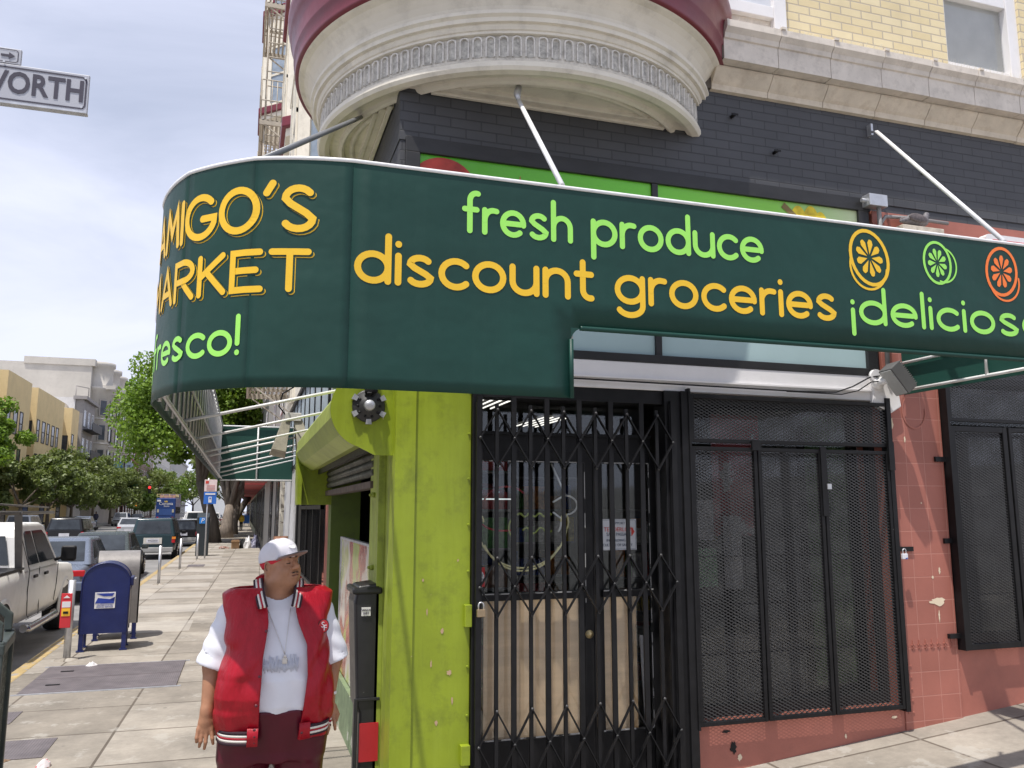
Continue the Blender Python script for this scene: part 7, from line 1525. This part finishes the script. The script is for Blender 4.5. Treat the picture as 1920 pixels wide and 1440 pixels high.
# --- cap, bandana (built in the head frame)
def to_world(P): return (np.c_[P, np.ones(len(P))] @ np.array(HM).T)[:, :3]
def headpart(fn, lo, hi, h_, name, mat):
    P, F = surfnets(fn, lo, hi, h_); return npmesh(name, to_world(P), F, mat, man)
def f_cap(x, y, z):
    d = ell(x, y, z, (0, .014, .045), (.094, .113, .100)); d = smin(d, ell(x, y, z, (0, -.03, .085), (.072, .065, .055)), .03); base = .046+.18*(-(y-.1))*.15
    d = smax(d, (.030+.16*np.clip(-y, -.1, .1)*.35)-z, .004); inn = ell(x, y, z, (0, .016, .040), (.085, .103, .090)); d = smax(d, -smax(inn, z-.06, .004), .003); return d-.0012*np.cos(6*np.arctan2(x, y))
headpart(f_cap, (-.12, -.13, .0), (.12, .15, .17), .005, 'cap_crown', CAPM)
br = MB(); nb = 20
def brim_pt(t, s, dz): 
    a = -PI/2+(t-.5)*2.1; w_ = .088*math.cos(a); yb = .014-.098*abs(math.sin(a)) ; xo = (t-.5)*2*.092; yo = -.085-.098*(1-(abs(t-.5)*2)**2.4)
    xi = (t-.5)*2*.080; yi = .014-.113*math.sqrt(max(0, 1-(xi/.094)**2))
    return (xi+(xo-xi)*s, yi+(yo-yi)*s, .044+.014*s-.012*(abs(t-.5)*2)**2+dz)
for dz in (0, -.0045): br.add([brim_pt(i/nb, s/6, dz) for i in range(nb+1) for s in range(7)], [(i*7+s, (i+1)*7+s, (i+1)*7+s+1, i*7+s+1) for i in range(nb) for s in range(6)], True)
for v_i in range(len(br.v)): br.v[v_i] = tuple(HM @ Vector(br.v[v_i]))
br.build('cap_brim', CAPM, man)
ub = MB().add([tuple(HM @ Vector(brim_pt(i/nb, .05+s/6*.92, -.0065))) for i in range(nb+1) for s in range(7)], [(i*7+s, (i+1)*7+s, (i+1)*7+s+1, i*7+s+1) for i in range(nb) for s in range(6)], True).build('brim_underside', M('brim_under', (.30, .20, .19), rough=.8), man)
headpart(lambda x, y, z: smax(smax(ell(x, y, z, (0, .018, .040), (.087, .106, .092)), z-.05, .003), -(z-(.004-.22*(y-.02))), .003), (-.11, -.12, -.06), (.11, .14, .08), .005, 'bandana', M('bandana_red', (.50, .012, .03), rough=.75, bs=200))
lg = MB()
for i in range(2): pass
lm_ = frame((0, 0, 0), (1, 0, 0), (0, 0, 1))
eg = [(.0+.026*math.cos(R(a)), .092+.011*math.sin(R(a))) for a in range(0, 360, 20)]
lg.add([tuple(HM @ Vector((x, -.104+.35*(z-.092)*1.6+ (x*x)*6.0, z))) for x, z in eg], [tuple(range(len(eg)))]); lg.build('cap_emblem', WHITEP, man)
# --- facial details: brows, closed lids, mouth line, light moustache and ear hollow
def hp(p): return tuple(HM @ Vector(p))
HAIR = M('dark_hair', (.025, .015, .012), rough=.8); LIPD = M('lip_dark', (.13, .04, .035), rough=.6)
for s1 in (-1, 1):
    MB().tube([hp((s1*(.016+.034*t), -.0985+.012*t*t*1.6-.001, .030+.008*math.sin(t*PI))) for t in np.linspace(0, 1, 7)], [.002, .0042, .0045, .0042, .0036, .003, .0015], 6).build('eyebrow', HAIR, man)
    MB().tube([hp((s1*(.019+.026*t), -.0945+.008*t*t, .006-.003*math.sin(t*PI))) for t in np.linspace(0, 1, 6)], [.0008, .0022, .0024, .0024, .002, .0008], 5).build('eyelash', HAIR, man)
    MB().tube([hp((s1*.0925, .010+.010*math.cos(a), .002+.018*math.sin(a))) for a in np.linspace(-1.6, 1.8, 8)], .0022, 5).build('ear_fold', M('ear_shadow_skin', (.16, .07, .045)), man)
MB().tube([hp((x, -.1020+4.5*x*x, -.0630+1.2*x*x)) for x in np.linspace(-.027, .027, 9)], [.0008, .0018, .0022, .0024, .0024, .0024, .0022, .0018, .0008], 5).build('mouth_line', LIPD, man)
for s1 in (-1, 1): MB().tube([hp((s1*x, -.1035+5.*x*x, -.0465-.15*x)) for x in np.linspace(.003, .026, 6)], [.0012, .0026, .003, .003, .0024, .001], 5).build('moustache', HAIR, man)
# --- nails of the hanging hand
nl = MB(); wx, wy, wz = SH[-1][2]; wx -= .002; wz -= .01
for tx_, tz_ in ((-.041, -.146), (-.026, -.170), (-.001, -.180), (.040, -.158)): nl.lathe([(0, -.0015), (.0052, 0)], (wx+tx_, wy-.0075, wz+tz_+.016), 10, axis='y')
nl.build('nails', M('nail', (.42, .26, .19), rough=.3), man)
